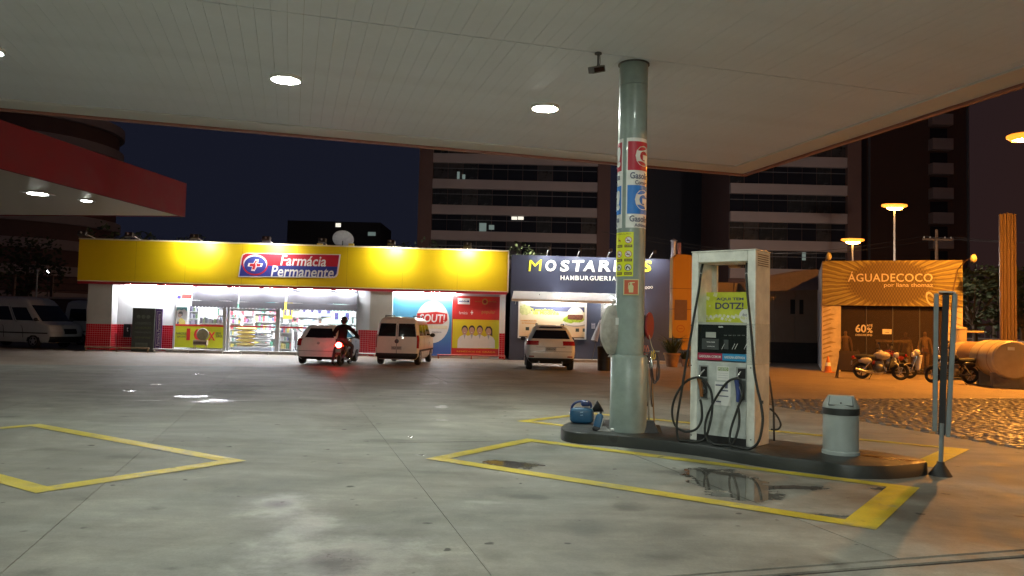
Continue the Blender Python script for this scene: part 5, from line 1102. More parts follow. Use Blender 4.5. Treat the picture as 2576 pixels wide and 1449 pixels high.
# --- white small van
g0 = G(951, 916); dx_ = g0.x+.78
Mv = Matrix.Translation((dx_, g0.y-.55, 0)) @ Matrix.Rotation(math.pi/2-math.radians(3.0), 4, 'Z')
vb = [(.22, .08, 4.02, .70, .10, .25), (.34, .0, 4.12, .80, .09, .30), (.62, -.01, 4.16, .83, .08, .34), (1.00, .02, 4.02, .835, .09, .34), (1.06, .03, 3.45, .83, .09, .30), (1.12, .035, 3.32, .815, .09, .22), (1.60, .10, 2.75, .755, .10, .14), (1.74, .15, 2.55, .70, .12, .14), (1.83, .26, 2.35, .58, .18, .16), (1.86, .5, 2.1, .4, .2, .2)]
gold_p = mat('van_tape', (.34, .31, .24), .35, var=.1)
def vspec(B): return [('rear_window', 1.10, 1.60, -.2, NR/2-.45, car_glass, .009), ('rear_window', 1.10, 1.60, NR/2+.45, NR+.2, car_glass, .009), ('door_gap', .40, 1.66, NR/2-.07, NR/2+.07, trim_m, .005), ('side_window', 1.14, 1.56, iS+1.5, iS+6, car_glass, .008), ('side_window', 1.14, 1.56, iS+6.6, iS+11, car_glass, .008), ('side_window', 1.14, 1.56, iS+11.6, iS+17.2, car_glass, .008),
    ('side_window', 1.14, 1.56, iSL+.8, iSL+6.4, car_glass, .008), ('side_window', 1.14, 1.56, iSL+7, iSL+16.5, car_glass, .008), ('windscreen', 1.12, 1.62, iF+.2, iF+NR-.2, car_glass, .008), ('taillight', .66, 1.16, NR+.8, NR+NC+.3, red_lens, .010), ('taillight', .66, 1.16, NRING-NC-.3, NRING-.8, red_lens, .010),
    ('bumper', .24, .46, -3.2, NR+3.2, trim_m, .022), ('side_strip', .52, .60, iS+1, iS+NS, trim_m, .010), ('sliding_door_gap', .40, 1.6, iS+6.25, iS+6.38, trim_m, .004), ('door_gap', .40, 1.6, iS+11.25, iS+11.38, trim_m, .004), ('headlight', .7, .95, iF-3, iF+2, clear_lens, .006), ('headlight', .7, .95, iF+NR-2, iF+NR+3, clear_lens, .006)]
vn, VB = vehicle('parked_van', 'van', 'white small van with roof bars and two back doors, parked by the blue poster', Mv, GC, vb, paint('van_white', (.80, .79, .73)), ((.62, .81), (3.2, .81)), .31, .19, vspec)
plate(vn, -.012, .66, 'NLZ 3077'); mirror(vn, 2.95, .82, 1.14, trim_m); MB().ell((.01, .0, .92), (.02, .085, .085), 14, 8).build('badge', mat('badge_dark', (.12, .12, .13), .3, .6), vn, smooth=60)
for s_ in (-1, 1): MB().tube([(.45, s_*.55, 1.80), (.5, s_*.56, 1.90), (2.2, s_*.56, 1.92), (2.3, s_*.55, 1.80)], .02, 8).build('roof_bar', trim_m, vn, smooth=50)
# --- silver SUV
g0 = G(1325, 930); g1 = G(1437, 930)
Ms = Matrix.Translation(((g0.x+g1.x)/2+.0, g0.y-.48, 0)) @ Matrix.Rotation(math.pi/2-math.radians(0), 4, 'Z')
sb = [(.26, .22, 4.16, .70, .18, .3), (.36, .06, 4.30, .82, .20, .32), (.52, -.02, 4.36, .885, .22, .36), (.72, .0, 4.38, .905, .20, .38), (.92, .05, 4.34, .90, .19, .38), (1.04, .07, 4.0, .885, .19, .34), (1.10, .10, 3.40, .865, .18, .28), (1.16, .14, 3.25, .83, .18, .24), (1.50, .36, 2.45, .66, .17, .18), (1.60, .42, 2.25, .60, .17, .18), (1.66, .62, 1.95, .48, .2, .2), (1.675, .9, 1.7, .36, .2, .2)]
def sspec(B): return [('rear_window', 1.17, 1.49, -1.0, NR+1.0, car_glass, .010), ('side_window', 1.16, 1.48, iS+3, iS+NS-1.5, car_glass, .008), ('side_window', 1.16, 1.48, iSL+1.5, iSL+NS-3, car_glass, .008), ('windscreen', 1.16, 1.5, iF+.2, iF+NR-.2, car_glass, .008),
    ('taillight', .93, 1.09, NR-2.2, NR+NC+2, red_lens, .012), ('taillight', .93, 1.09, NRING-NC-2, NRING+2.2, red_lens, .012), ('bumper_trim', .26, .46, -3.5, NR+3.5, trim_m, .012), ('boot_seam', .70, .712, -1.2, NR+1.2, trim_m, .004), ('boot_seam', .86, .87, 1.5, NR-1.5, trim_m, .004), ('spoiler', 1.56, 1.62, .2, NR-.2, trim_m, .03), ('headlight', .75, .95, iF-3, iF+2, clear_lens, .006), ('headlight', .75, .95, iF+NR-2, iF+NR+3, clear_lens, .006), ('reflector', .50, .54, NR-.5, NR+2, red_lens, .008), ('reflector', .50, .54, NRING-2, NRING+.5, red_lens, .008)]
su, SB = vehicle('parked_suv', 'car', 'silver SUV parked in front of the hamburger shop window', Ms, GC, sb, white_car, ((.82, .87), (3.46, .87)), .345, .22, sspec)
plate(su, .012, .79, 'OHB 6154'); mirror(su, 2.85, .88, 1.12, trim_m)
for s_ in (-1, 1): MB().tube([(.75, s_*.50, 1.655), (.8, s_*.50, 1.72), (2.2, s_*.50, 1.72), (2.3, s_*.5, 1.65)], .018, 8).build('roof_bar', trim_m, su, smooth=50)
for s_ in (-1, 1): MB().cyl((-.06, s_*.42, .30), (.2, s_*.42, .32), .035, n=12).build('exhaust', rim_m, su)
# --- two white minibuses at the left
def minibus(label, M, stripe):
    mb2 = [(.28, .1, 5.55, .86, .12, .3), (.45, 0, 5.75, .96, .10, .34), (.80, 0, 5.78, .985, .10, .36), (1.12, .01, 5.62, .985, .10, .34), (1.22, .02, 5.18, .98, .10, .30), (1.30, .03, 4.95, .97, .10, .24), (2.05, .08, 4.25, .90, .12, .18), (2.30, .12, 4.0, .84, .14, .18), (2.42, .25, 3.75, .72, .2, .2), (2.46, .5, 3.4, .5, .2, .2)]
    def spec_(B): return [('rear_window', 1.35, 1.95, 1, NR-1, car_glass, .008), ('side_window', 1.32, 1.98, iS+.8, iS+4.6, car_glass, .008), ('side_window', 1.32, 1.98, iS+5.1, iS+8.9, car_glass, .008), ('side_window', 1.32, 1.98, iS+9.4, iS+12.6, car_glass, .008), ('side_window', 1.32, 1.94, iS+13.4, iS+17.4, car_glass, .008), ('side_window', 1.32, 1.98, iSL+.6, iSL+17, car_glass, .008),
        ('windscreen', 1.30, 2.06, iF-1.5, iF+NR+1.5, car_glass, .008), ('headlight', .82, 1.06, iF-3.6, iF+1.8, clear_lens, .008), ('headlight', .82, 1.06, iF+NR-1.8, iF+NR+3.6, clear_lens, .008), ('grille', .70, .95, iF+2.4, iF+NR-2.4, trim_m, .008), ('bumper', .30, .58, iF-4, iF+NR+4, trim_m, .02), ('side_strip', .70, .76, iS+.5, iS+NS, trim_m, .008), ('door_gap', .5, 2.1, iS+13.0, iS+13.12, trim_m, .004), ('door_gap', .5, 2.1, iS+9.1, iS+9.22, trim_m, .004), ('taillight', .8, 1.2, NR+.6, NR+NC, red_lens, .008), ('taillight', .8, 1.2, NRING-NC, NRING-.6, red_lens, .008)]
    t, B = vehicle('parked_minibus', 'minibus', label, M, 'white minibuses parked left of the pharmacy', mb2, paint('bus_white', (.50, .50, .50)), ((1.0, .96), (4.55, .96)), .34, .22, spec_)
    mirror(t, 4.75, .98, 1.38, trim_m); return t
a = G(12, 872); b = G(205, 872)
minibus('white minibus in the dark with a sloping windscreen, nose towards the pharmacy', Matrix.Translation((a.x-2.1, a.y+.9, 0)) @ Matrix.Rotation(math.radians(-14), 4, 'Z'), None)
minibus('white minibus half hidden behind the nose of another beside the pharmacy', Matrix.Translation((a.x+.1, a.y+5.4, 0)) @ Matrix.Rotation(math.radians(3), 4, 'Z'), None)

# ================================================================== motorcycles
chrome = mat('chrome', (.55, .55, .55), .18, .9, var=.1); engine_m = mat('engine', (.16, .16, .16), .4, .6, var=.25); seat_m = mat('bike_seat', (.02, .02, .02), .55, var=.2); hl_m = mat('headlamp', (.7, .7, .7), .1, var=0, coat=.6)
brake_m = mat('tail_lit', (.8, .05, .05), .3, var=0, emit=(1, .035, .03), strength=72)
def bike(label, M, pm, lit=False, scooter=False, group='parked motorcycles outside the clothes shop'):
    t = thing('motorcycle' if not scooter else 'scooter', label, 'motorcycle', M=M, group=group); r = .29 if not scooter else .27
    for x, nm in ((0, 'wheel'), (1.28, 'wheel')):
        w = MB(); n, k = 26, 8; vs, fs = [], []
        for i in range(n):
            a = 2*math.pi*i/n
            for j in range(k): b_ = 2*math.pi*j/k; rr = r-.055+.055*math.cos(b_); vs.append((x+rr*math.cos(a), .05*math.sin(b_), r+rr*math.sin(a)))
        for i in range(n):
            for j in range(k): fs.append((i*k+j, ((i+1) % n)*k+j, ((i+1) % n)*k+(j+1) % k, i*k+(j+1) % k))
        wh = w.add(vs, fs).build(nm, tyre_m, t, smooth=60)
        m = MB(); m.cyl((x, -.05, r), (x, .05, r), .05, n=12)
        for i in range(6): a = math.pi*i/3; m.tube([(x+.04*math.cos(a), 0, r+.04*math.sin(a)), (x+(r-.1)*math.cos(a), 0, r+(r-.1)*math.sin(a))], .012, 6)
        m.build('rim', rim_m, wh)
    for s_ in (-1, 1):
        MB().tube([(1.28, s_*.09, r), (1.06, s_*.09, .86)], .024, 8).build('fork', chrome, t, smooth=50); MB().tube([(0, s_*.10, r), (.30, s_*.13, .66)], .028, 8).build('shock', chrome, t, smooth=50); MB().tube([(0, s_*.07, r), (.55, s_*.06, .33)], .024, 8).build('swing_arm', engine_m, t)
    MB().grid(12, 3, lambda u, v: (1.28+(r+.035)*math.cos(.35+u*2.0), (-.5+v)*.13, r+(r+.035)*math.sin(.35+u*2.0))).build('mudguard', pm, t, smooth=60); MB().grid(12, 3, lambda u, v: (.0+(r+.06)*math.cos(1.1+u*1.7), (-.5+v)*.15, r+(r+.06)*math.sin(1.1+u*1.7))).build('mudguard', trim_m, t, smooth=60)
    if not scooter:
        MB().ell((.68, 0, .86), (.29, .145, .15), 16, 10).build('fuel_tank', pm, t, smooth=60)
        MB().tube([(-.22, 0, .80), (.0, 0, .79), (.25, 0, .77), (.48, 0, .80)], [.07, .11, .12, .09], 12).build('seat', seat_m, t, smooth=60)
        MB().ell((.58, 0, .42), (.20, .15, .16), 14, 8).build('engine', engine_m, t, smooth=60); MB().box(.45, .72, -.10, .10, .50, .66).build('cylinder_head', engine_m, t, bevel=.02)
        MB().tube([(.70, -.12, .50), (.78, -.14, .28), (.5, -.15, .22), (.1, -.16, .26), (-.25, -.17, .36)], [.025, .03, .03, .05, .055], 10, smooth=4).build('exhaust', chrome, t, smooth=60)
        MB().tube([(.98, 0, .88), (.60, 0, .70), (.20, 0, .70), (-.15, 0, .78)], .03, 8).build('frame', trim_m, t); MB().tube([(1.0, 0, .80), (.86, 0, .35), (.45, 0, .26), (.3, 0, .62)], .025, 8).build('frame', trim_m, t)
        for s_ in (-1, 1): MB().ell((.12, s_*.12, .66), (.22, .04, .11), 12, 6).build('side_cover', pm, t, smooth=60)
    else:
        MB().tube([(-.30, 0, .62), (-.05, 0, .64), (.25, 0, .60), (.42, 0, .46)], [.08, .15, .16, .10], 14, smooth=3).build('rear_body', pm, t, smooth=60); MB().tube([(-.22, 0, .76), (.05, 0, .78), (.42, 0, .74)], [.08, .12, .09], 12).build('seat', seat_m, t, smooth=60)
        MB().grid(8, 8, lambda u, v: (1.02-.10*v+.10*(u-.5)**2*-4+.1, (u-.5)*(.48-.12*v), .34+.56*v)).build('leg_shield', pm, t, smooth=60).modifiers.new('thick', 'SOLIDIFY').thickness = .03
        MB().box(.40, .95, -.14, .14, .30, .35).build('footboard', trim_m, t, bevel=.02); MB().ell((.30, 0, .36), (.24, .14, .14), 12, 8).build('engine', engine_m, t, smooth=60); MB().tube([(.3, -.16, .26), (-.2, -.17, .32)], [.04, .055], 10).build('exhaust', chrome, t, smooth=60)
        MB().ell((1.05, 0, .98), (.12, .16, .12), 14, 8).build('handlebar_cover', pm, t, smooth=60)
    MB().tube([(.90, -.36, 1.02), (.98, -.22, 1.03), (1.03, 0, .97), (.98, .22, 1.03), (.90, .36, 1.02)], .014, 8, smooth=3).build('handlebar', trim_m, t, smooth=60)
    for s_ in (-1, 1):
        MB().tube([(.90, s_*.36, 1.02), (.86, s_*.47, 1.0)], .02, 8).build('grip', seat_m, t)
        mr_ = MB().ell((.94, s_*.30, 1.24), (.012, .07, .045), 12, 6).build('mirror', trim_m, t, smooth=60); MB().tube([(.95, s_*.24, 1.04), (.95, s_*.30, 1.22)], .008, 6).build('mirror_arm', chrome, mr_)
    MB().lathe([(.02, .06), (.09, .05), (.095, 0), (.06, -.1), (.01, -.12)], 16, (1.17, 0, .90), Matrix.Rotation(math.pi/2, 3, 'Y')).build('headlight', hl_m, t, smooth=50)
    tl = MB().ell((-.29, 0, .77), (.06, .115, .10) if lit else (.055, .085, .065), 14, 8).build('taillight', brake_m if lit else red_lens, t, smooth=60)
    for s_ in (-1, 1): MB().ell((-.24, s_*.17, .74), (.03, .035, .03), 8, 6).build('indicator', mat('amber_lens', (.5, .18, .02), .2, var=0), t, smooth=60)
    MB().box(-.345, -.335, -.10, .10, .50, .64).build('number_plate', plate_m, t); MB().tube([(-.335, 0, .62), (-.2, 0, .70)], .02, 6).build('plate_bracket', trim_m, t)
    MB().tube([(.4, .12, .27), (.30, .32, .0)], .014, 6).build('side_stand', trim_m, t)
    return t
black_paint = paint('bike_black', (.02, .02, .025)); silver_paint = paint('bike_silver', (.42, .38, .33)); white_paint = paint('bike_white', (.66, .62, .52)); dark_red = paint('bike_dark_red', (.16, .02, .02))
g = G(852, 921)
Mm = Matrix.Translation((g.x+.05, g.y+.02, 0)) @ Matrix.Rotation(math.pi/2-math.radians(3), 4, 'Z')
bike('dark motorcycle with its red taillight lit, under the rider', Mm, black_paint, lit=True, group='motorcycles')
# the rider
jk = mat('jacket', (.012, .010, .012), .9, var=.25, scale=9, spec=.15); jeans = mat('jeans', (.05, .045, .055), .75, var=.25, scale=9); shoe = mat('shoe', (.02, .02, .02), .6); skin = mat('skin', (.32, .18, .12), .5, var=.08)
J = {'pelvis': (.16, 0, .93, .15, .13), 'waist': (.20, 0, 1.06, .17, .15), 'chest': (.26, 0, 1.30, .205, .17), 'neckb': (.30, 0, 1.45, .085), 'neck': (.32, 0, 1.52, .055), 'head': (.34, 0, 1.62, .09), 'crown': (.34, 0, 1.70, .07)}
E = [('pelvis', 'waist'), ('waist', 'chest'), ('chest', 'neckb'), ('neckb', 'neck'), ('neck', 'head'), ('head', 'crown')]
for s_, k in ((-1, 'r'), (1, 'l')):
    J.update({'sh'+k: (.29, s_*.22, 1.40, .095), 'el'+k: (.50, s_*.42, 1.17, .075), 'wr'+k: (.78, s_*.43, 1.03, .038)})
    E += [('neckb', 'sh'+k), ('sh'+k, 'el'+k), ('el'+k, 'wr'+k)]; add_hand(J, E, 'wr'+k, (1, 0, -.12), (0, -s_, 0), (0, 0, -1), .7, 1)
J.update({'hipr': (.22, -.12, .88, .105), 'knr': (.60, -.27, .72, .075), 'anr': (.45, -.26, .34, .05), 'toer': (.66, -.27, .29, .042)})
J.update({'hipl': (.20, .14, .86, .105), 'knl': (.40, .33, .52, .072), 'anl': (.28, .36, .10, .05), 'toel': (.48, .39, .045, .042)})
for k in 'rl': E += [('pelvis', 'hip'+k), ('hip'+k, 'kn'+k), ('kn'+k, 'an'+k), ('an'+k, 'toe'+k)]
reg = {k: 0 for k in J}; reg.update({k: 1 for k in ('pelvis', 'hipr', 'hipl', 'knr', 'knl', 'anr', 'anl')}); reg.update({'toer': 2, 'toel': 2, 'head': 3, 'crown': 3, 'neck': 3})
for k in J:
    if k.startswith('wr') and k not in ('wrr', 'wrl'): reg[k] = 3
rider = thing('person', 'person in a dark jacket and helmet sitting on the motorcycle with a lit taillight', 'person', M=Mm)
human('body', J, E, [jk, jeans, shoe, skin], reg, rider)
hm = MB().ell((.345, 0, 1.665), (.150, .132, .150), 18, 12).build('helmet', mat('helmet_black', (.025, .025, .03), .2, coat=.5), rider, smooth=60); MB().grid(10, 4, lambda u, v: (.345+.158*math.cos((u-.5)*2.2)*math.cos(-.15+v*.55), .140*math.sin((u-.5)*2.2), 1.655+.12*math.sin(-.25+v*.6))).build('visor', car_glass, hm, smooth=60)
# parked ones by the clothes shop
g = G(2158, 952); g2 = G(2270, 955); dv = (g2-g).normalized()
def bike_at(px, py, ang, *a, **k):
    g = G(px, py); bike(a[0], Matrix.Translation((g.x, g.y, 0)) @ Matrix.Rotation(math.radians(ang), 4, 'Z') @ Matrix.Rotation(math.radians(-4), 4, 'X'), *a[1:], **k)
bike_at(2168, 953, -15, 'silver motorcycle leaning on its stand, front wheel to the right, before the clothes shop', silver_paint)
bike_at(2262, 941, 205, 'dark motorcycle standing behind the silver one by the clothes shop', dark_red)
bike_at(2440, 966, 180, 'black motorcycle right of the thin sign board, front wheel to the left', black_paint)
bike_at(2380, 955, 172, 'white and black scooter standing just left of the thin sign board', white_paint, scooter=True)

# people inside the pharmacy
def standing(label, M, shirt, pants, hair, turn=0, h=1.68):
    s = h/1.72; J = {'pelvis': (0, 0, .93*s, .135, .11), 'waist': (0, 0, 1.08*s, .12, .09), 'chest': (0, .01, 1.28*s, .155, .11), 'neckb': (0, .01, 1.43*s, .075), 'neck': (0, 0, 1.50*s, .05), 'head': (0, -.015, 1.59*s, .082, .095), 'crown': (0, 0, 1.67*s, .065)}
    E = [('pelvis', 'waist'), ('waist', 'chest'), ('chest', 'neckb'), ('neckb', 'neck'), ('neck', 'head'), ('head', 'crown')]
    for sd_, k in ((-1, 'l'), (1, 'r')):
        J.update({'sh'+k: (sd_*.185, .01, 1.39*s, .065), 'el'+k: (sd_*.26, .0, 1.12*s, .048), 'wr'+k: (sd_*.20, -.22, 1.02*s, .032), 'hip'+k: (sd_*.09, 0, .86*s, .10), 'kn'+k: (sd_*.10, -.01, .49*s, .065), 'an'+k: (sd_*.10, .02, .08*s, .045), 'toe'+k: (sd_*.115, -.14, .035*s, .038)})
        E += [('neckb', 'sh'+k), ('sh'+k, 'el'+k), ('el'+k, 'wr'+k), ('pelvis', 'hip'+k), ('hip'+k, 'kn'+k), ('kn'+k, 'an'+k), ('an'+k, 'toe'+k)]; add_hand(J, E, 'wr'+k, (-sd_*.2, -1, -.2), (1, 0, 0), (0, 0, -1), .3)
    reg = {k: 0 for k in J}; reg.update({k: 1 for k in ('pelvis', 'hipl', 'hipr', 'knl', 'knr', 'anl', 'anr')}); reg.update({'toel': 2, 'toer': 2, 'head': 3, 'crown': 3, 'neck': 3}); reg.update({k: 3 for k in J if k.startswith('wr') and len(k) > 3})
    t = thing('person', label, 'person', M=M); human('body', J, E, [shirt, pants, shoe, skin], reg, t)
    MB().ell((0, .012, 1.645*s), (.095, .105, .10), 14, 9).build('hair', hair, t, smooth=60)
    for sx in (-.035, .035): MB().ell((sx, -.10, 1.60*s), (.014, .008, .009), 8, 5).build('eye', mat('eye_dark', (.03, .02, .02), .3, var=0), t)
    MB().ell((0, -.113, 1.575*s), (.014, .02, .024), 8, 6).build('nose', skin, t, smooth=60); MB().ell((0, -.098, 1.535*s), (.028, .008, .007), 8, 5).build('mouth', mat('lip', (.30, .10, .09), .5, var=0), t)
    return t
hairm = mat('dark_hair', (.03, .02, .018), .5, var=.2)
standing('person with dark hair and a grey green top inside the pharmacy left of the hatchback', PH.M(X(742, 820, 2.6), 2.6, .09) @ Matrix.Rotation(2.6, 4, 'Z'), mat('top_grey', (.22, .27, .25), .7, var=.15), jeans, hairm)
standing('person in a white coat behind the pharmacy counter', PH.M(X(806, 820, 5.3), 5.3, .09), mat('white_coat', (.75, .75, .76), .7, var=.05), jeans, hairm, h=1.66)
# ================================================================== pump island
def pg(x, y): return G(x, y, .15)
top_f = [(1410, 1073), (1417, 1082), (1455, 1089), (1526, 1094), (1609, 1102), (1690, 1110), (1780, 1121), (1870, 1136), (1960, 1149), (2060, 1160), (2131, 1169), (2220, 1172), (2291, 1168), (2331, 1162)]
top_b = [(2326, 1157), (2309, 1152), (2256, 1142), (2176, 1131), (2080, 1122), (1960, 1106), (1800, 1088), (1666, 1071), (1560, 1058), (1480, 1054), (1430, 1061)]
ring_ = [pg(*p) for p in top_f+top_b]
ring_ = spline(ring_+[ring_[0]], 4)[:-1]
isl_m = ground_mat('island_paint', (.030, .034, .032), [], [], (), .45, .25, .5)
cen = sum(ring_, Vector())/len(ring_)
m = MB(); n = len(ring_); vs = []
for k_, z in ((.0, -.02), (.0, .125), (.014, .145), (.035, .15)):
    for v in ring_:
        d = (cen-v); d.z = 0; w = v + d.normalized()*k_; vs.append((w.x, w.y, z))
fs = [(j*n+i, j*n+(i+1) % n, (j+1)*n+(i+1) % n, (j+1)*n+i) for j in range(3) for i in range(n)]
fs.append(tuple(range(3*n, 4*n)))
isl = thing('pump_island', 'raised dark wavy island carrying the pillar, pump and bin', 'pump island')
m.add(vs, fs).build('kerb', isl_m, isl, smooth=35)
water = mat('water', (.022, .018, .014), .17, var=0, spec=.6)
random.seed(21)
def puddle(cx, cy, z, rx, ry, ang, label, n=40):
    vs = [(cx, cy, z)]
    for i in range(n):
        a = 2*math.pi*i/n; k = 1+.35*noise.noise(Vector((math.cos(a)*1.7+cx, math.sin(a)*1.7+cy, 0)))+.15*noise.noise(Vector((math.cos(a)*5, math.sin(a)*5+cx, 2)))
        x, y = rx*k*math.cos(a), ry*k*math.sin(a); vs.append((cx+x*math.cos(ang)-y*math.sin(ang), cy+x*math.sin(ang)+y*math.cos(ang), z))
    o = MB().add(vs, [(0, i+1, (i+1) % n+1) for i in range(n)]).build('puddle', water, None); o['kind'] = 'structure'; o['label'] = label
p = pg(2232, 1153); puddle(p.x, p.y, .1535, .30, .085, -.62, 'shallow puddle on the island beside the bin')

# ================================================================== pillar
col_m = mat('pillar_green', (.265, .325, .295), .34, var=.16, scale=3.5, coat=.25)
pc0 = Vector((1.70, 10.985, 0)); view = math.atan2(pc0.x, pc0.y); PM = Matrix.Translation(pc0) @ Matrix.Rotation(-view, 4, 'Z')
pl = thing('pillar', 'round pale green steel pillar holding the canopy', 'pillar', M=PM); CR = .205
MB().lathe([(.262, .14), (.262, 1.19), (.250, 1.215), (.21, 1.235)], 48).build('collar', col_m, pl, smooth=30)
MB().lathe([(CR, 1.2), (CR, 3.0), (CR, 5.12)], 48).build('shaft', col_m, pl, smooth=30); MB().lathe([(CR+.0025, 5.126), (CR+.0025, 5.44)], 48).build('shaft_top', col_m, pl, smooth=30)
MB().lathe([(CR+.022, 5.44), (CR+.022, CZ-.002)], 40).build('cap', dkmetal, pl, smooth=30); MB().lathe([(CR+.004, 1.86), (CR+.004, 1.875)], 48).build('weld_seam', col_m, pl, smooth=30)
def wr(s, z, off): a = s/CR; return Vector(((CR+off)*math.sin(a), -(CR+off)*math.cos(a), z))
def wpan(nm, m_, par, s0, s1, z0, z1, off): return MB().grid(max(4, int((s1-s0)/.025)), 3, lambda u, v: wr(s0+(s1-s0)*u, z0+(z1-z0)*v, off)).build(nm, m_, par, smooth=60)
def wtext(s, m_, par, s0, s1, z0, z1, off, bold=.02, shear=0): return text('lettering', s, m_, par, s0, s1, z0, z1, 0, .001, shear=shear, bold=bold, warp=lambda q: wr(q.x, q.z, off - q.y))
s_white = mat('sticker_white', (.74, .75, .72), .4, var=.04, coat=.2); s_red = mat('sticker_red', (.47, .02, .045), .4, var=.05, coat=.2); s_blue = mat('sticker_blue', (.03, .20, .62), .4, var=.05, coat=.2); s_grey = mat('sticker_ink', (.12, .13, .20), .5, var=.03)
for s0, big, lb in ((-.082, 'G', 'white pillar sign with a red and a blue letter square, right one'), (-.60, 'G!', 'white pillar sign with red and blue squares, wrapping round the left of the pillar')):
    t = thing('fuel_sign', lb, 'sign', M=PM, group='fuel signs on the pillar'); s1 = s0+.46
    wpan('sheet', s_white, t, s0, s1, 3.036, 4.327, .003)
    for z0, z1, m_ in ((3.859, 4.275, s_red), (3.234, 3.645, s_blue)):
        wpan('letter_square', m_, t, s0+.02, s1-.02, z0, z1, .006); wtext(big, s_white, t, s0+.125 if big == 'G' else s0+.06, s0+.335 if big == 'G' else s0+.42, z0+.06, z1-.06, .013, .06)
    wtext('Gasolina', s_grey, t, s0+.055, s0+.41, 3.735, 3.83, .008); wtext('Comum', s_grey, t, s0+.125, s0+.34, 3.655, 3.715, .008)
    wtext('Gasolina', s_grey, t, s0+.055, s0+.41, 3.12, 3.21, .008); wtext('Aditivada', s_grey, t, s0+.125, s0+.36, 3.052, 3.10, .008)
lime_s = mat('sticker_lime', (.70, .74, .02), .4, var=.04, coat=.2); brown_s = mat('sticker_brown', (.16, .11, .05), .5, var=.05); ink = mat('picto_ink', (.04, .035, .03), .5, var=0)
t = thing('safety_sign', 'yellow green safety notice with six pictograms on the pillar', 'sign', M=PM)
wpan('sheet', lime_s, t, -.29, .036, 2.344, 2.974, .004)
wtext('ATENÇÃO', brown_s, t, -.24, -.0, 2.935, 2.96, .006, 0)
def wdisc(nm, m_, s, z, r, off, n=18, ri=0.0):
    m = MB(); vs = [wr(s+r*math.cos(2*math.pi*i/n), z+r*math.sin(2*math.pi*i/n), off) for i in range(n)]
    if ri:
        vs += [wr(s+ri*math.cos(2*math.pi*i/n), z+ri*math.sin(2*math.pi*i/n), off) for i in range(n)]; m.add(vs, [(i, (i+1) % n, n+(i+1) % n, n+i) for i in range(n)])
    else: m.add(vs+[wr(s, z, off)], [(i, (i+1) % n, n) for i in range(n)])
    return m.build(nm, m_, t)
for i, z in enumerate((2.86, 2.66, 2.47)):
    for j, s in enumerate((-.036, -.178)):
        if not (i == 0 and j == 1):
            wdisc('pictogram', s_white, s, z, .047, .0058); wdisc('pictogram_ring', s_red if i < 2 else ink, s, z, .049, .0068, ri=.042)
        if i < 2:
            MB().grid(6, 1, lambda u, v: wr(s-.03+.06*u, z+.03-.06*u+(v-.5)*.009, .0072)).build('pictogram_bar', s_red, t)
            MB().grid(4, 1, lambda u, v: wr(s-.025+.045*u, z-.006+(v-.5)*.014, .0066)).build('pictogram_figure', ink, t)
        else: MB().add([wr(s-.028, z-.03, .0068), wr(s+.03, z-.03, .0068), wr(s+.024, z+.0, .0068), wr(s-.01, z+.025, .0068), wr(s-.03, z+.0, .0068)], [(0, 1, 2, 3, 4)]).build('pictogram_figure', ink, t)
        wpan('pictogram_label', brown_s, t, s-.055, s+.055, z-.105, z-.066, .006); wtext(('FUMAR', 'CELULAR', 'MOTOR')[i] if j == 0 else ('FOGO', 'CHAMA', 'PERIGO')[i], lime_s, t, s-.042, s+.042, z-.094, z-.077, .008, 0)
ex_o = mat('sign_orange', (.55, .10, .035), .45, var=.06); ex_y = mat('sign_pale', (.62, .60, .30), .45, var=.05)
t = thing('extinguisher_sign', 'small square orange red extinguisher sign on the pillar', 'sign', M=PM @ Matrix.Translation((.012, -CR-.006, 2.19)))
MB().prism(rect(-.108, .108, -.114, .114), -.008, 0, 'xz').build('plate', ex_y, t); flat('field', ex_o, t, rect(-.095, .095, -.1, .1), -.009)
flat('extinguisher_body', ex_y, t, [(-.03, -.075), (.03, -.075), (.034, .01), (.02, .035), (-.02, .035), (-.034, .01)], -.0125); flat('extinguisher_valve', ex_y, t, [(-.012, .036), (.012, .036), (.012, .055), (.05, .062), (.05, .072), (-.02, .07), (-.02, .055)], -.0125); flat('extinguisher_hose', ex_y, t, [(-.042, -.03), (-.036, -.03), (-.03, .05), (-.022, .062), (-.03, .066), (-.04, .05)], -.0128)
# ceiling mounted floodlight beside the pillar
p = G(1505, 133, CZ); t = thing('ceiling_camera', 'small dark box camera hanging from the canopy left of the pillar', 'camera', (p.x, p.y, CZ-.002), .35)
MB().lathe([(.05, -.02), (.05, 0)], 14).build('mount', dkmetal, t); MB().tube([(0, 0, -.02), (0, 0, -.16), (-.01, 0, -.20)], .014, 8).build('stem', dkmetal, t); MB().tube([(.025, 0, -.03), (.03, 0, -.14), (.0, -.02, -.2)], .006, 6, smooth=4).build('cable', black_m, t)
MB(Matrix.Translation((-.03, -.02, -.245)) @ Matrix.Rotation(-.3, 4, 'Y') @ Matrix.Rotation(.3, 4, 'X')).box(-.10, .10, -.07, .07, -.045, .045).build('body', mat('camera_grey', (.14, .14, .13), .4, .2, var=.1), t, bevel=.008)
MB(Matrix.Translation((-.03, -.02, -.245)) @ Matrix.Rotation(-.3, 4, 'Y') @ Matrix.Rotation(.3, 4, 'X')).box(-.08, .08, -.077, -.071, -.03, .03).build('front_glass', car_glass, t)

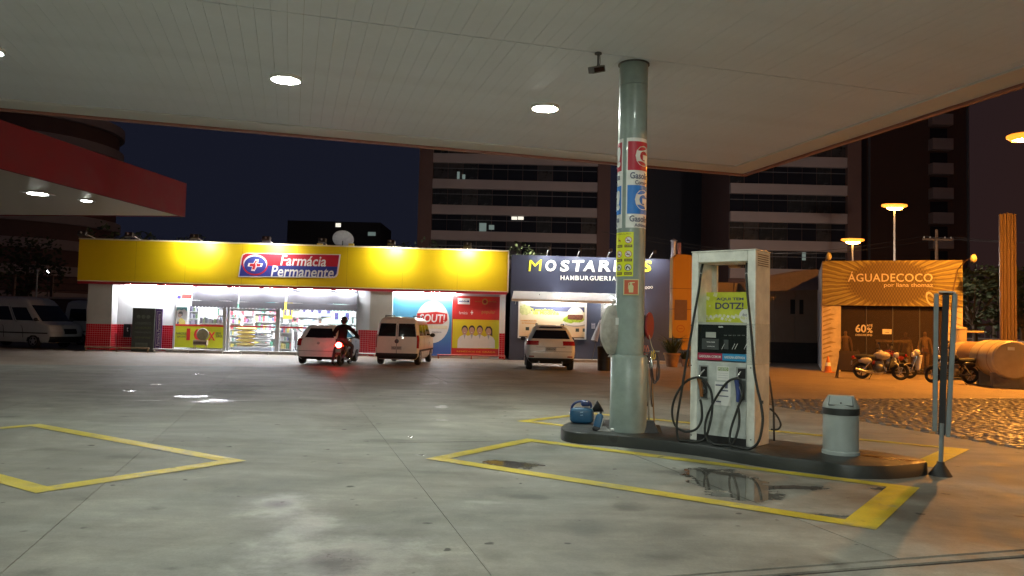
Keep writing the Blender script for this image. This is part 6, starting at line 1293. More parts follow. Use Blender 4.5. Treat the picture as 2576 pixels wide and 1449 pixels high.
# ================================================================== fuel pump
pw_m = mat('pump_white', (.80, .81, .73), .38, var=.16, scale=5, coat=.15); pgy = mat('pump_grey', (.52, .56, .53), .42, var=.2, scale=6, coat=.1); plinth_m = mat('pump_plinth', (.02, .02, .02), .6, var=.2)
FP = Frame((2.40, 10.22), (2.40+.775, 10.22-.632)); WP, DP = .88, .50
fp_ = thing('fuel_pump', 'tall white fuel pump with two nozzles and long black hoses', 'fuel pump', M=FP.M(0, 0, .15)); zp = -.15
def pbx(nm, m_, x0, x1, y0, y1, z0, z1, bev=0.0): return box(nm, m_, fp_, x0, x1, y0, y1, z0+zp, z1+zp, bev)
zt_, zo, zdis = 2.64, 1.715, 1.215
pbx('plinth', plinth_m, .012, WP-.11, .012, DP-.01, .15, .245)
pbx('cabinet', pgy, .10, WP-.113, .004, DP-.004, .246, zdis-.01); MB()
pbx('side_pillar', pw_m, 0, .098, 0, DP, .155, zt_, .012); pbx('side_pillar', pw_m, WP-.11, WP, 0, DP, .15, zt_, .012)
pbx('top_beam', pw_m, .099, WP-.111, .002, DP-.002, zt_-.135, zt_-.002, .006); pbx('top_lid', pw_m, -.006, WP+.006, -.006, DP+.006, zt_+.001, zt_+.016, .004)
sd_panel = pbx('back_frame', pw_m, .099, .16, DP-.06, DP-.01, zo, zt_-.136); pbx('back_frame', pw_m, WP-.17, WP-.111, DP-.06, DP-.01, zo, zt_-.136)
pbx('shelf', mat('pump_shelf', (.42, .44, .38), .4, var=.1), .099, WP-.111, .003, DP-.005, zo-.03, zo)
disp = mat('display_black', (.018, .022, .020), .10, var=0, spec=.6, coat=.4); lcd = mat('lcd', (.42, .44, .40), .3, var=.05); dkp = mat('display_panel', (.07, .08, .078), .35, var=.1)
pbx('display', disp, .099, WP-.111, .008, DP-.008, zdis+.10, zo-.031)
R5 = lambda a, b, c_, d_, y=0: FP.r(a, b, c_, d_, y)
def cz_(x, y): return ((1960+x/2.1306)/1.1649, (700+y/2.1309)/1.1649)
def prt(nm, m_, x0, y0, x1, y1, y=-.001, th=.006):
    a = FP.r(*cz_(x0, y0), *cz_(x1, y1), y); return MB().prism(rect(a[0], a[1], a[2]-.15, a[3]-.15), y-th, y, 'xz').build(nm, m_, fp_), a
prt('display_plate', dkp, 208, 622, 312, 693, .007); prt('display_lcd', lcd, 232, 582, 294, 618, .007)
def ptext(s, m_, x0, y0, x1, y1, y=-.01, bold=.015): a = FP.r(*cz_(x0, y0), *cz_(x1, y1), y); return text('lettering', s, m_, fp_, a[0], a[1], a[2]-.15, a[3]-.15, y, .003, bold=bold)
ptext('TOTAL A PAGAR', s_white, 236, 640, 288, 650, -.0005); ptext('LITROS', s_white, 240, 668, 286, 676, -.0005); ptext('BR', s_white, 312, 545, 340, 555, -.0005)
for k in range(5): ptext('1234', mat('dim_ink', (.22, .24, .22), .5, var=0), 345+28*k, 600, 362+28*k, 606, .0065)
prt('keypad', dkp, 345, 630, 372, 690, .007); 
for sx in (330, 395, 412, 470): MB().tube([(*[FP.p(*cz_(sx, 690), .0)[0]], -.002, FP.p(*cz_(sx, 690), 0)[1]-.15), (FP.p(*cz_(sx+18, 655), 0)[0], -.004, FP.p(*cz_(sx+18, 655), 0)[1]-.15)], .0028, 5).build('film_crease', s_white, fp_)
rb = mat('strip_red', (.36, .03, .07), .4, var=.05); bb = mat('strip_blue', (.04, .26, .48), .4, var=.05)
xm_ = FP.p(*cz_(333, 720), 0)[0]
z0_, z1_ = zdis+.005, zdis+.096
box('label_strip', rb, fp_, .10, xm_, .001, DP-.01, z0_+zp, z1_+zp); box('label_strip', bb, fp_, xm_+.002, WP-.113, .001, DP-.01, z0_+zp, z1_+zp)
text('lettering', 'GASOLINA COMUM', s_white, fp_, .12, xm_-.02, z0_+.03+zp, z1_-.028+zp, .0005, .002, bold=.02); text('lettering', 'GASOLINA ADITIVADA', s_white, fp_, xm_+.03, WP-.13, z0_+.03+zp, z1_-.028+zp, .0005, .002, bold=.02)
# the board in the opening
bd = thing('sign_board', 'yellow green promotion board standing in the pump opening', 'sign', M=FP.M(0, .26, zo+.001)); bs = mat('board_lime', (.56, .60, .05), .4, var=.14, scale=5)
a = FP.r(1771, 736, 1893, 812, .26); zb2 = a[3]-zo
MB().prism(rect(a[0]+.0, WP-.115, 0, zb2), -.006, 0, 'xz').build('board', bs, bd)
bi = mat('board_ink', (.06, .065, .12), .5, var=.02)
a1 = FP.r(*cz_(296, 388), *cz_(467, 367), .253); text('lettering', 'AQUI TEM', bi, bd, a1[0], a1[1], a1[2]-zo, a1[3]-zo, -.0065, .002, bold=.03); a1 = FP.r(*cz_(290, 440), *cz_(467, 398), .253); text('lettering', 'DOTZ!', bi, bd, a1[0], a1[1], a1[2]-zo, a1[3]-zo, -.0065, .002, bold=.03)
paleb = mat('board_pale', (.68, .68, .40), .5, var=.15, scale=20); random.seed(4)
for k in range(26):
    xx = a[0]+.02+(WP-.14-a[0])*k/25; zz_ = .015+.05*abs(math.sin(k*1.7))+random.uniform(0, .03); flat('printed_confetti', paleb if k % 3 else s_white, bd, [(xx-.022, zz_), (xx+.012, zz_-.012), (xx+.026, zz_+.02), (xx-.006, zz_+.034)], -.0065-.0004*(k % 3), .001)
for sx, sy, r_ in ((290, 350, .032), (242, 372, .030), (255, 420, .014)): c1 = FP.p(*cz_(sx, sy), .253); flat('printed_confetti', paleb, bd, [(c1[0]-r_, c1[1]-zo-r_*.5), (c1[0]+r_*.6, c1[1]-zo-r_), (c1[0]+r_, c1[1]-zo+r_*.6), (c1[0]-r_*.5, c1[1]-zo+r_)], -.0065, .001)
c1 = FP.p(*cz_(478, 482), .253); flat('printed_badge', s_white, bd, disc(c1[0], c1[1]-zo, .085, 20, .09), -.0068, .001); text('lettering', 'dotz', bi, bd, c1[0]-.04, c1[0]+.04, c1[1]-zo-.005, c1[1]-zo+.035, -.008, .001)
# boots, papers, screws
dark_hole = mat('boot_hole', (.012, .012, .012), .6, var=.1); rimm = mat('boot_rim', (.28, .30, .29), .4, var=.1)
for x0, x1, y0, y1 in ((190, 245, 787, 1005), (422, 485, 800, 1020)):
    prt('nozzle_boot', rimm, x0, y0, x1, y1, .003, .012); prt('boot_recess', dark_hole, x0+9, y0+9, x1-6, y0+75, -.0095, .003); prt('boot_recess', dkp, x0+12, y0+82, x1-6, y1-10, -.0095, .003)
prt('sticker', s_white, 300, 795, 376, 886, .003, .002); prt('sticker', s_white, 287, 890, 385, 1046, .003, .002); prt('sticker_band', mat('sticker_green', (.25, .35, .12), .5), 306, 800, 372, 826, -.0, .0015)
ptext('POSTO', s_white, 310, 820, 366, 806, -.002); 
for k in range(3): prt('sticker_line', s_grey, 306, 838+14*k, 370, 841+14*k, .0, .001)
for k, (a_, b_) in enumerate(((292, 340), (318, 370), (300, 372), (294, 326))): prt('sticker_line', s_grey, a_, 908+34*k, b_, 920+34*k, .0, .001)
prt('sticker_line', s_grey, 350, 905, 368, 935, .0, .001)
for k in range(6): zv = zt_-.045-.028*k; box('vent_slot', mat('vent_dark', (.16, .14, .11), .5), fp_, WP+.0005, WP+.003, .07, DP-.07, zv+zp-.006, zv+zp+.006)
wrapm = mat('plastic_film', (.75, .78, .74), .16, var=.1, alpha=.26, bump=.9, bscale=9, spec=.7)
box('plastic_wrap', wrapm, fp_, WP-.112, WP+.006, -.008, -.004, zdis-.03+zp, zo-.01+zp); MB().grid(10, 10, lambda u, v: (WP+.006+.005*math.sin(u*17+v*23)*math.sin(v*13+u*5), -.006+(DP+.01)*u, zdis-.03+zp+(zo-.01-zdis+.03)*v)).build('plastic_wrap', wrapm, fp_, smooth=60)
for sx, sy in ((140, 790), (512, 806), (140, 1225), (512, 1255), (140, 540), (512, 545)): prt('screw', dkmetal, sx-4, sy-4, sx+4, sy+4, .003, .004)
lock = prt('lock', dkmetal, 580, 1010, 590, 1030, -.002, .004)
# hoses and nozzles
hose_m = mat('hose', (.020, .022, .020), .42, var=.15, bump=.2, bscale=60); cuff = mat('hose_cuff', (.60, .60, .56), .4, var=.1)
def hp(pts):
    out_ = []
    for x, y, o_ in pts:
        s_, z = FP.p(*cz_(x, y), o_); out_.append((s_, o_, max(z, .172)-.15))
    return out_
hA = hp([(212, 158, .12), (200, 215, .02), (185, 330, -.06), (158, 480, -.10), (130, 650, -.13), (102, 810, -.16), (78, 960, -.2), (54, 1110, -.22), (50, 1200, -.23), (66, 1265, -.24), (110, 1312, -.24), (170, 1308, -.22), (228, 1244, -.2), (262, 1130, -.16), (272, 1030, -.13), (262, 950, -.12), (222, 882, -.12), (170, 866, -.13), (100, 898, -.15), (42, 985, -.18), (20, 1080, -.2), (40, 1165, -.2), (100, 1203, -.18), (168, 1190, -.15), (204, 1130, -.11), (205, 1050, -.09), (196, 1004, -.075)])
hB = hp([(485, 150, .12), (484, 215, .02), (490, 330, -.05), (505, 480, -.08), (520, 650, -.10), (533, 820, -.12), (552, 930, -.14), (575, 1030, -.17), (586, 1140, -.2), (562, 1262, -.24), (505, 1338, -.26), (430, 1340, -.26), (386, 1286, -.24), (385, 1200, -.21), (428, 1065, -.16), (462, 965, -.13), (455, 893, -.12), (420, 872, -.12), (358, 902, -.14), (288, 1005, -.17), (232, 1130, -.2), (230, 1235, -.22), (280, 1306, -.23), (345, 1318, -.22), (400, 1280, -.19), (434, 1185, -.14), (440, 1110, -.10), (432, 1042, -.075)])
MB().tube(hA, .0155, 10, smooth=6).build('hose', hose_m, fp_, smooth=60); MB().tube(hB, .0155, 10, smooth=6).build('hose', hose_m, fp_, smooth=60)
def at_curve(pts, k): return pts[k]
for pts in (hA, hB):
    MB().cyl(pts[0], Vector(pts[0])+Vector((0, .0, .06)), .02, n=10).build('hose_swivel', cuff, fp_, smooth=40)
    a_, b_ = Vector(pts[1]), Vector(pts[2]); d_ = (b_-a_).normalized()
    MB().cyl(a_, a_+d_*.05, .0165, n=10).build('hose_cuff', cuff, fp_, smooth=40); MB().cyl(a_+d_*.075, a_+d_*.11, .0175, n=10).build('hose_cuff', cuff, fp_, smooth=40); MB().cyl(a_+d_*.13, a_+d_*.16, .0165, n=10).build('hose_cuff', cuff, fp_, smooth=40)
for nm_, m_, top, bot, tip in (('nozzle', mat('nozzle_brown', (.30, .12, .035), .45, var=.2), (188, 868), (205, 985), (222, 818)), ('nozzle', mat('nozzle_blue', (.05, .08, .26), .45, var=.2), (422, 880), (432, 1020), (450, 830))):
    P0 = hp([(top[0], top[1], -.075)])[0]; P1 = hp([(bot[0], bot[1], -.065)])[0]; T_ = hp([(tip[0], tip[1], -.012)])[0]
    mid = tuple((a_+b_)/2 for a_, b_ in zip(P0, P1))
    nz = MB().tube([P0, tuple(a_+.01*(i == 0) for i, a_ in enumerate(mid)), P1], [.032, .036, .022], 12, smooth=4).build(nm_, m_, fp_, smooth=60)
    MB().tube([P0, (P0[0]+.012, P0[1]+.02, P0[2]+.05), T_], [.018, .013, .011], 10, smooth=4).build('spout', chrome, nz, smooth=60)
    MB().tube([(P0[0]+.02, P0[1], P0[2]-.03), (P0[0]+.075, P0[1], P0[2]-.07), (P1[0]+.07, P1[1], P1[2]+.06), (P1[0]+.015, P1[1], P1[2]+.02)], .009, 8, smooth=4).build('guard', black_m, nz, smooth=60)
    MB().tube([(P0[0]+.03, P0[1], P0[2]-.06), (P0[0]+.05, P0[1], P0[2]-.12), (P1[0]+.045, P1[1], P1[2]+.09)], .006, 8).build('trigger', chrome, nz)
def hr(pts): return [(FP.p(*cz_(x, y), .56)[0], .56+o_, max(.172, FP.p(*cz_(x, y), .56)[1])-.15) for x, y, o_ in pts]
MB().tube(hr([(625, 860, 0), (640, 960, .0), (650, 1080, .02), (652, 1262, .03)]), .0135, 8, smooth=4).build('rear_hose', hose_m, fp_, smooth=60); MB().tube(hr([(632, 1060, 0), (665, 1105, .05), (688, 1160, .06), (672, 1192, .05), (636, 1190, 0)]), .0135, 8, smooth=5).build('rear_hose', hose_m, fp_, smooth=60)

# ================================================================== litter bin
binm = mat('bin_grey', (.40, .45, .43), .4, var=.08, scale=4, coat=.15); bc_ = Vector((4.045, 9.385, .15)); BR = .205
lb_ = thing('litter_bin', 'round grey litter bin with a sloping swing lid on the island', 'litter bin', bc_, -math.atan2(bc_.x, bc_.y))
MB().lathe([(BR+.012, 0), (BR+.012, .035), (BR, .045), (BR, .475)], 40).build('drum', binm, lb_, smooth=30); MB().lathe([(BR+.006, .476), (BR+.006, .555)], 40).build('band', mat('bin_band', (.035, .04, .038), .5, var=.15), lb_, smooth=30)
prof = []
m = MB(); n = 40
def lidpt(k, i):
    a = 2*math.pi*i/n; x, y = math.cos(a), math.sin(a); r = BR+.004
    if k == 0: return (r*x, r*y, .556)
    if k == 1: return (r*x, r*y, .585)
    sx, sy = max(-1, min(1, x*1.35)), max(-1, min(1, y*1.35)); return (sx*.145, sy*.075+.03, .70)
vs = [lidpt(k, i) for k in range(3) for i in range(n)]
m.add(vs, [(k*n+i, k*n+(i+1) % n, (k+1)*n+(i+1) % n, (k+1)*n+i) for k in range(2) for i in range(n)]+[tuple(range(2*n, 3*n))]).build('lid', binm, lb_, smooth=35)
A_f = [(-.13, -.178, .592), (.13, -.178, .592), (.118, -.062, .690), (-.118, -.062, .690)]
m = MB(); nrm = Vector((0, -.65, .76)); m.add([Vector(v)+nrm*.004 for v in A_f]+[Vector(v)+nrm*.016 for v in A_f], [(4, 5, 6, 7), (0, 1, 5, 4), (1, 2, 6, 5), (2, 3, 7, 6), (3, 0, 4, 7)]); m.build('flap', binm, lb_)
gp_ = MB(); gp_.add([Vector((v[0]*1.07, v[1]+(v[2]-.64)*.12, v[2]+(v[2]-.64)*.06))+nrm*.0015 for v in A_f]+[Vector((v[0]*1.07, v[1]+(v[2]-.64)*.12, v[2]+(v[2]-.64)*.06))+nrm*.006 for v in A_f], [(4, 5, 6, 7), (0, 1, 5, 4), (1, 2, 6, 5), (2, 3, 7, 6), (3, 0, 4, 7)]); gp_.build('flap_gap', dkmetal, lb_)
MB().ell((0, -.165, .622), .012, 10, 6).build('lock', dkmetal, lb_)

# ================================================================== thin sign board at the right
sb_ = Vector((4.985, 8.90, 0)); sv = math.atan2(sb_.x, sb_.y); Msg = Matrix.Translation(sb_) @ Matrix.Rotation(-sv-.0, 4, 'Z') @ Matrix.Rotation(math.radians(1.75), 4, 'Y')
sgn = thing('sign_board', 'free standing double sided sign board seen edge on beside the island', 'sign', M=Msg); blue_grey = mat('sign_edge', (.22, .25, .25), .4, 0.0, var=.12, scale=6)
MB().lathe([(.125, -.0), (.12, .012), (.045, .13), (.04, .16)], 24).build('foot', mat('foot_black', (.03, .028, .026), .6, var=.2), sgn, smooth=40); MB().cyl((0, 0, .1), (0, 0, .60), .026, n=12).build('post', blue_grey, sgn, smooth=40)
for s_, z0, col_ in ((-1, .50, blue_grey), (1, .45, blue_grey)):
    M_ = Matrix.Translation((s_*.058, 0, 0)) @ Matrix.Rotation(math.radians(1.0*s_), 4, 'Y')
    o = MB(M_).box(-.027, .022, -.02, .62, z0, 2.10).build('panel', blue_grey, sgn, bevel=.004); 
    MB(M_).box(-.0305*1 if s_ < 0 else .0225, -.0275 if s_ < 0 else .0255, .02, .58, z0+.05, 2.05).build('panel_face', black_m if s_ < 0 else mat('panel_face', (.45, .42, .36), .4), sgn)
box('centre_web', plinth_m, sgn, -.034, .034, -.012, .60, .47, 2.085); MB(Matrix.Rotation(.0, 4, 'Y')).box(-.075, .082, -.025, .62, 2.112, 2.128).build('top_strap', mat('strap_pale', (.62, .6, .54), .4), sgn); box('top_tag', mat('strap_pale', (.62, .6, .54), .4), sgn, .083, .10, .0, .08, 2.02, 2.125)

# ================================================================== things at the foot of the pillar
blue_p = mat('blue_plastic', (.025, .10, .20), .38, var=.12, scale=8); blue_d = mat('dark_blue_plastic', (.03, .05, .15), .4, var=.15)
def L6(x, y, z=.15, dy=0.0):
    """place from the close view of the pillar foot, on the upright plane through the can"""
    px, py = (1640+x/7.244)/1.1649, (1120+y/7.244)/1.1649; return D(px, py, 10.45+dy)
jc_g = G((1640+480/7.244)/1.1649, (1120+890/7.244)/1.1649, .15)
jc = thing('plastic_can', 'blue rounded plastic can with an arched handle at the foot of the pillar', 'can', (jc_g.x, jc_g.y+.10, .15), -.12)
def superell(c, r, e, n=22, m_=12):
    mb = MB(); sp_ = lambda v, k: math.copysign(abs(v)**k, v); vs, fs = [], []
    for i in range(m_+1):
        th = -math.pi/2+math.pi*i/m_
        for k in range(n): ph_ = 2*math.pi*k/n; vs.append((c[0]+r[0]*sp_(math.cos(th), e)*sp_(math.cos(ph_), e), c[1]+r[1]*sp_(math.cos(th), e)*sp_(math.sin(ph_), e), c[2]+r[2]*sp_(math.sin(th), e)))
    for i in range(m_):
        for k in range(n): fs.append((i*n+k, i*n+(k+1) % n, (i+1)*n+(k+1) % n, (i+1)*n+k))
    return mb.add(vs, fs)
superell((0, 0, .120), (.185, .10, .120), .48).build('body', blue_p, jc, smooth=60)
MB().tube([(-.155, 0, .16), (-.15, 0, .25), (-.08, 0, .315), (.05, 0, .335), (.12, 0, .31), (.145, 0, .24)], [.018, .02, .022, .03, .026, .02], 10, smooth=5).build('handle', blue_d, jc, smooth=60)
superell((.055, 0, .300), (.075, .055, .045), .7).build('top_cap', blue_d, jc, smooth=60); MB().ell((.075, -.04, .335), .012, 8, 6).build('button', s_white, jc); MB().cyl((-.19, -.02, .145), (-.15, -.02, .15), .018, n=10).build('side_cap', s_white, jc)
MB().lathe([(.03, 0), (.045, .03), (.10, .13), (.098, .132), (.04, .035), (.01, .0)], 18, (.17, .02, .20), Matrix.Rotation(1.0, 3, 'Y')).build('funnel', black_m, jc, smooth=50)
flat('label_mark', mat('label_blue', (.30, .45, .60), .4), jc, [(-.03, .165), (.02, .17), (.025, .185), (-.02, .178)], -.1005, .003); flat('label_mark', mat('label_blue', (.3, .45, .6), .4), jc, [(-.02, .125), (.02, .128), (.02, .14), (-.02, .137)], -.1005, .003)
bg = G((1640+775/7.244)/1.1649, (1120+1040/7.244)/1.1649, .15)
bt = thing('plastic_bottle', 'slim blue bottle leaning against the blue can', 'bottle', (bg.x, bg.y+.03, .15), -.3); MbT = Matrix.Rotation(.22, 4, 'Y') @ Matrix.Rotation(-.15, 4, 'X')
m = superell((0, 0, .125), (.055, .035, .125), .55, 18, 10); m.v = [MbT @ v for v in m.v]; m.build('body', blue_p, bt, smooth=60); m = superell((0, -.002, .03), (.058, .040, .035), .5, 18, 8); m.v = [MbT @ v for v in m.v]; m.build('base', black_m, bt, smooth=60); m = MB(MbT).box(.052, .060, -.022, .022, .03, .20).build('label', s_white, bt, bevel=.004)
m = MB(MbT).cyl((0, 0, .245), (0, 0, .28), .018, n=10).build('cap', black_m, bt)
wg = G((1640+1240/7.244)/1.1649, (1120+1060/7.244)/1.1649, .15)
wr_ = thing('paper_roll', 'white roll lying at the foot of the pillar', 'roll', (wg.x, wg.y+.02, .15), -.12); MB().cyl((-.10, 0, .026), (.10, 0, .026), .024, n=14).build('roll', mat('paper_white', (.72, .74, .72), .6, var=.06), wr_, smooth=40); MB().cyl((-.112, 0, .026), (.108, 0, .026), .010, n=10).build('core', mat('paper_core', (.35, .3, .22), .7), wr_)
rg = thing('cleaning_cloth', 'crumpled grey cloth lying beside the white roll', 'cloth', (wg.x-.19, wg.y+.05, .15)); MB().grid(12, 10, lambda u, v: ((u-.5)*.20, (v-.5)*.12, .006+.05*math.sin(math.pi*u)*math.sin(math.pi*v)*(1+.7*noise.noise(Vector((u*4, v*4, 1)))))).build('cloth', mat('rag_grey', (.25, .25, .24), .85, var=.2), rg, smooth=60)
dgp = G((1640+1900/7.244)/1.1649, (1120+1075/7.244)/1.1649, .15)
du = thing('dustpan', 'black long handled dustpan standing right of the pillar', 'dustpan', (dgp.x, dgp.y+.05, .15), -.2)
m = MB(); m.add([(-.15, -.08, 0), (.15, -.08, 0), (.14, .08, 0), (-.14, .08, 0), (-.07, .05, .16), (.07, .05, .16), (.075, .08, .16), (-.075, .08, .16)], [(0, 1, 2, 3), (4, 5, 6, 7), (0, 1, 5, 4), (1, 2, 6, 5), (2, 3, 7, 6), (3, 0, 4, 7)]); m.build('pan', black_m, du, bevel=.01)
MB().cyl((0, .065, .15), (-.03, .07, 1.02), .012, n=8).build('handle', mat('handle_grey', (.25, .24, .2), .5, var=.1), du); MB().cyl((-.03, .07, .96), (-.034, .07, 1.08), .017, n=8).build('grip', black_m, du)
bm_ = thing('broom', 'thin broom leaning behind the dustpan beside the pillar', 'broom', (dgp.x+.09, dgp.y+.10, .15), -.2); MB().cyl((0, 0, .08), (-.06, .06, 1.02), .010, n=8).build('handle', mat('broom_handle', (.30, .16, .06), .5, var=.2), bm_); MB().prism([(-.11, 0), (.11, 0), (.07, .1), (-.07, .1)], -.025, .025, 'xz').build('bristles', mat('bristle', (.10, .06, .03), .8, var=.3), bm_)
# tools hanging from the pillar
def LC(x, y, dy=0.0): px, py = (1700+x/5.573)/1.1649, (860+y/5.573)/1.1649; return D(px, py, 11.0+dy)
ra = LC(930, 940); rb_ = LC(1300, 938); rk = thing('tool_rack', 'metal bar rack fixed to the right side of the pillar', 'rack', (ra.x, ra.y, ra.z)); L_ = (rb_-ra).length
MB().tube([(-.06, 0, 0), (L_, .02, 0)], .010, 8).build('bar', chrome, rk); MB().tube([(-.06, -.05, -.02), (L_*.6, -.05, -.02)], .008, 8).build('bar', dkmetal, rk); box('bracket', dkmetal, rk, -.08, -.03, -.07, .03, -.04, .03)
ro = LC(1120, 530, .1); rr_ = thing('hose_reel', 'red round reel on the far right side of the pillar', 'hose reel', (ro.x-.05, ro.y, ro.z), 1.1)
redp = mat('reel_red', (.26, .025, .03), .5, var=.25)
MX = Matrix.Rotation(math.pi/2, 3, 'X')
MB().lathe([(.02, -.07), (.19, -.065), (.20, -.05), (.19, -.04), (.09, -.03), (.09, .04), (.19, .05), (.20, .06), (.19, .075), (.02, .08)], 28, (0, 0, 0), MX).build('drum', redp, rr_, smooth=35); MB().lathe([(.16, -.028), (.165, 0), (.16, .038)], 24, (0, 0, 0), MX).build('hose', mat('reel_hose', (.06, .02, .02), .6), rr_, smooth=35); MB().cyl((0, .08, 0), (0, .2, 0), .03, n=12).build('axle', dkmetal, rr_); box('bracket', dkmetal, rr_, -.22, .0, .15, .19, -.04, .04)
for k, (x0, y0, x1, y1, c_, nm_, lb) in enumerate(((1055, 850, 1060, 1000, (.55, .2, .16), 'strap', 'red strap loop hanging from the tool rack, left one'), (1098, 850, 1105, 985, (.55, .2, .16), 'strap', 'red strap loop hanging from the tool rack, right one'), (1165, 950, 1185, 1080, (.6, .42, .08), 'strap', 'yellow strap hanging from the tool rack, left one'), (1205, 930, 1215, 1075, (.6, .42, .08), 'strap', 'yellow strap hanging from the tool rack, right one'))):
    a_, b_ = LC(x0, y0, -.03), LC(x1, y1, -.03); t = thing(nm_, lb, 'strap', (a_.x, a_.y, a_.z), 0, 'straps on the tool rack'); dd = b_-a_
    MB().tube([(0, 0, 0), (.022, .01, dd.z*.5), (dd.x, 0, dd.z), (dd.x-.022, -.01, dd.z*.6), (0, 0, 0)], .008, 6, smooth=5).build('loop', mat('strap_red' if c_[0] < .56 else 'strap_yellow', c_, .6, var=.15), t, smooth=60)
for k, (x, y, lb) in enumerate(((1085, 1130, 'grey tyre inflator head hanging left under the tool rack'), (1165, 1140, 'shiny metal air gun hanging under the tool rack'))):
    a_ = LC(x, y, -.02); t = thing('air_gun', lb, 'air tool', (a_.x, a_.y, a_.z)); MB().lathe([(.01, -.08), (.03, -.06), (.034, .0), (.02, .05), (.012, .16)], 12).build('body', chrome if k else mat('tool_grey', (.35, .34, .30), .45, .3, var=.2), t, smooth=50); MB().tube([(0, 0, -.07), (.01, 0, -.2), (.0, 0, -.45), (.02, 0, -.62)], .008, 6, smooth=4).build('hose', black_m, t)
    MB().tube([(0, 0, .15), (0, 0, .225)], .006, 6).build('hook', chrome, t)
a_ = LC(1225, 1000, .02); t = thing('air_hose', 'coil of thin dark air hose hanging right of the pillar', 'hose', (a_.x, a_.y, a_.z)); random.seed(8)
m = MB(); pts = []
for k in range(46): an_ = k*.55; pts.append((.055*math.cos(an_)*(1+.3*math.sin(k)), .05*math.sin(an_*.3), -.18+.22*math.sin(an_)*(1+.1*math.cos(k*1.3))))
m.tube(pts, .007, 6, smooth=3).build('coil', mat('air_hose', (.05, .045, .05), .5, var=.2), t, smooth=60)
MB().tube([(0, 0, .02), (-.05, 0, .12), (-.09, 0, .28)], .006, 6, smooth=3).build('cord', mat('cord_pale', (.45, .42, .32), .6), t)
# white bag on the left side of the pillar
a_ = LC(470, 580); wb = thing('plastic_bag', 'full white plastic bag hanging on the left side of the pillar', 'bag', (a_.x+.045, a_.y, a_.z)); bagm = mat('bag_white', (.42, .39, .34), .5, var=.25, scale=6)
def bagp(u, v):
    t_ = v; r_ = .165*math.sin(math.pi*min(1, max(0, .06+.90*t_)))**.62; an_ = 2*math.pi*u; z = -.36+.70*t_
    k = 1+.17*noise.noise(Vector((math.cos(an_)*2.2, math.sin(an_)*2.2, z*4)))+.05*math.sin(an_*9+z*6)*(abs(t_-.5)*2)**2; return (r_*k*math.cos(an_), r_*.8*k*math.sin(an_), z)
MB().grid(40, 24, bagp).build('bag', bagm, wb, smooth=60); MB().tube([(0, 0, .33), (.02, .02, .40), (.10, .08, .44)], .012, 8).build('knot', bagm, wb, smooth=60); MB().grid(4, 3, lambda u, v: (.03+.08*u, -.137+.02*u, .06+.10*v)).build('label', s_white, wb)
MB().grid(12, 6, lambda u, v: (.02*math.cos(u*6.28)*(1+1.8*v), .02*math.sin(u*6.28)*(1+1.8*v), -.34-.06*v)).build('tail', bagm, wb, smooth=60)
g = G(1523, 932); t = thing('trash_drum', 'tall black drum standing by the hamburger shop door, half hidden by the pillar', 'drum', (g.x, g.y+.2, -.02)); MB().lathe([(.26, 0), (.28, .02), (.28, .40), (.29, .41), (.28, .42), (.30, .85), (.31, .87)], 24).build('body', black_m, t, smooth=40); MB().lathe([(.32, .871), (.30, .93), (.05, .97)], 24).build('lid', trim_m, t, smooth=40)

# ================================================================== right edge: cone, tanks, ribbed pylon
cone_o = mat('cone_orange', (.55, .16, .03), .5, var=.15); g = G(2083, 936); t = thing('traffic_cone', 'small orange traffic cone by the left pier of the clothes shop', 'traffic cone', (g.x, g.y, -.02))
MB().lathe([(.15, .03), (.035, .66), (.02, .68)], 20).build('body', cone_o, t, smooth=40); MB().box(-.2, .2, -.2, .2, 0, .035).build('base', cone_o, t, bevel=.01); MB().lathe([(.111, .27), (.083, .42)], 20).build('band', s_white, t, smooth=40).scale = (1.03, 1.03, 1)
g = G(2138, 950); t = thing('folding_easel', 'dark folding easel board left of the silver motorcycle', 'easel', (g.x, g.y, -.02), -.3); dw = mat('dark_wood', (.05, .03, .02), .6, var=.2)
for s_ in (-1, 1): MB().tube([(s_*.42, 0, 0), (s_*.30, .22, 1.05)], .025, 6).build('leg', dw, t); MB().tube([(s_*.42, .55, 0), (s_*.28, .26, 1.05)], .025, 6).build('leg', dw, t)
MB(Matrix.Translation((0, .10, .5)) @ Matrix.Rotation(-.2, 4, 'X')).box(-.36, .36, -.03, -.0, -.22, .5).build('board', dw, t)
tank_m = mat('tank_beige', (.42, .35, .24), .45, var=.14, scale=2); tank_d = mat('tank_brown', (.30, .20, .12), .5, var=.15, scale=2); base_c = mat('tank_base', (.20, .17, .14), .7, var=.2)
def tank(px, py, depth, r, length, ang, label, m_, valve=False):
    c_ = D(px, py, depth); t = thing('storage_tank', label, 'tank', (c_.x, c_.y, 0), ang, 'cylindrical tanks at the right'); MZ = Matrix.Rotation(-math.pi/2, 3, 'X'); cz = c_.z
    MB().lathe([(.02, 0), (r*.55, .015), (r*.93, .05), (r, .10), (r, length-.1), (r*.93, length-.05), (.02, length)], 32, (0, 0, cz), MZ).build('shell', m_, t, smooth=35)
    for k in (.22, .6): MB().lathe([(r+.004, length*k), (r+.004, length*k+.08)], 32, (0, 0, cz), MZ).build('band', tank_d, t, smooth=35)
    for k in (.2, .75): box('saddle', base_c, t, -r*.8, r*.8, length*k-.12, length*k+.12, -.02, cz-r*.72)
    if valve:
        MB().cyl((0, .9, cz+r*.9), (0, .9, cz+r+.50), .22, n=16).build('valve_box', m_, t, smooth=40); MB().lathe([(.24, 0), (.22, .06), (.02, .10)], 16, (0, .9, cz+r+.50)).build('valve_lid', m_, t, smooth=40); MB().tube([(0, .9, cz+r+.4), (.8, .9, cz+r+.4)], .04, 8).build('pipe', m_, t)
    else: box('data_plate', s_white, t, -.18, .02, -.004, .012, cz+r*.5, cz+r*.66)
    return t
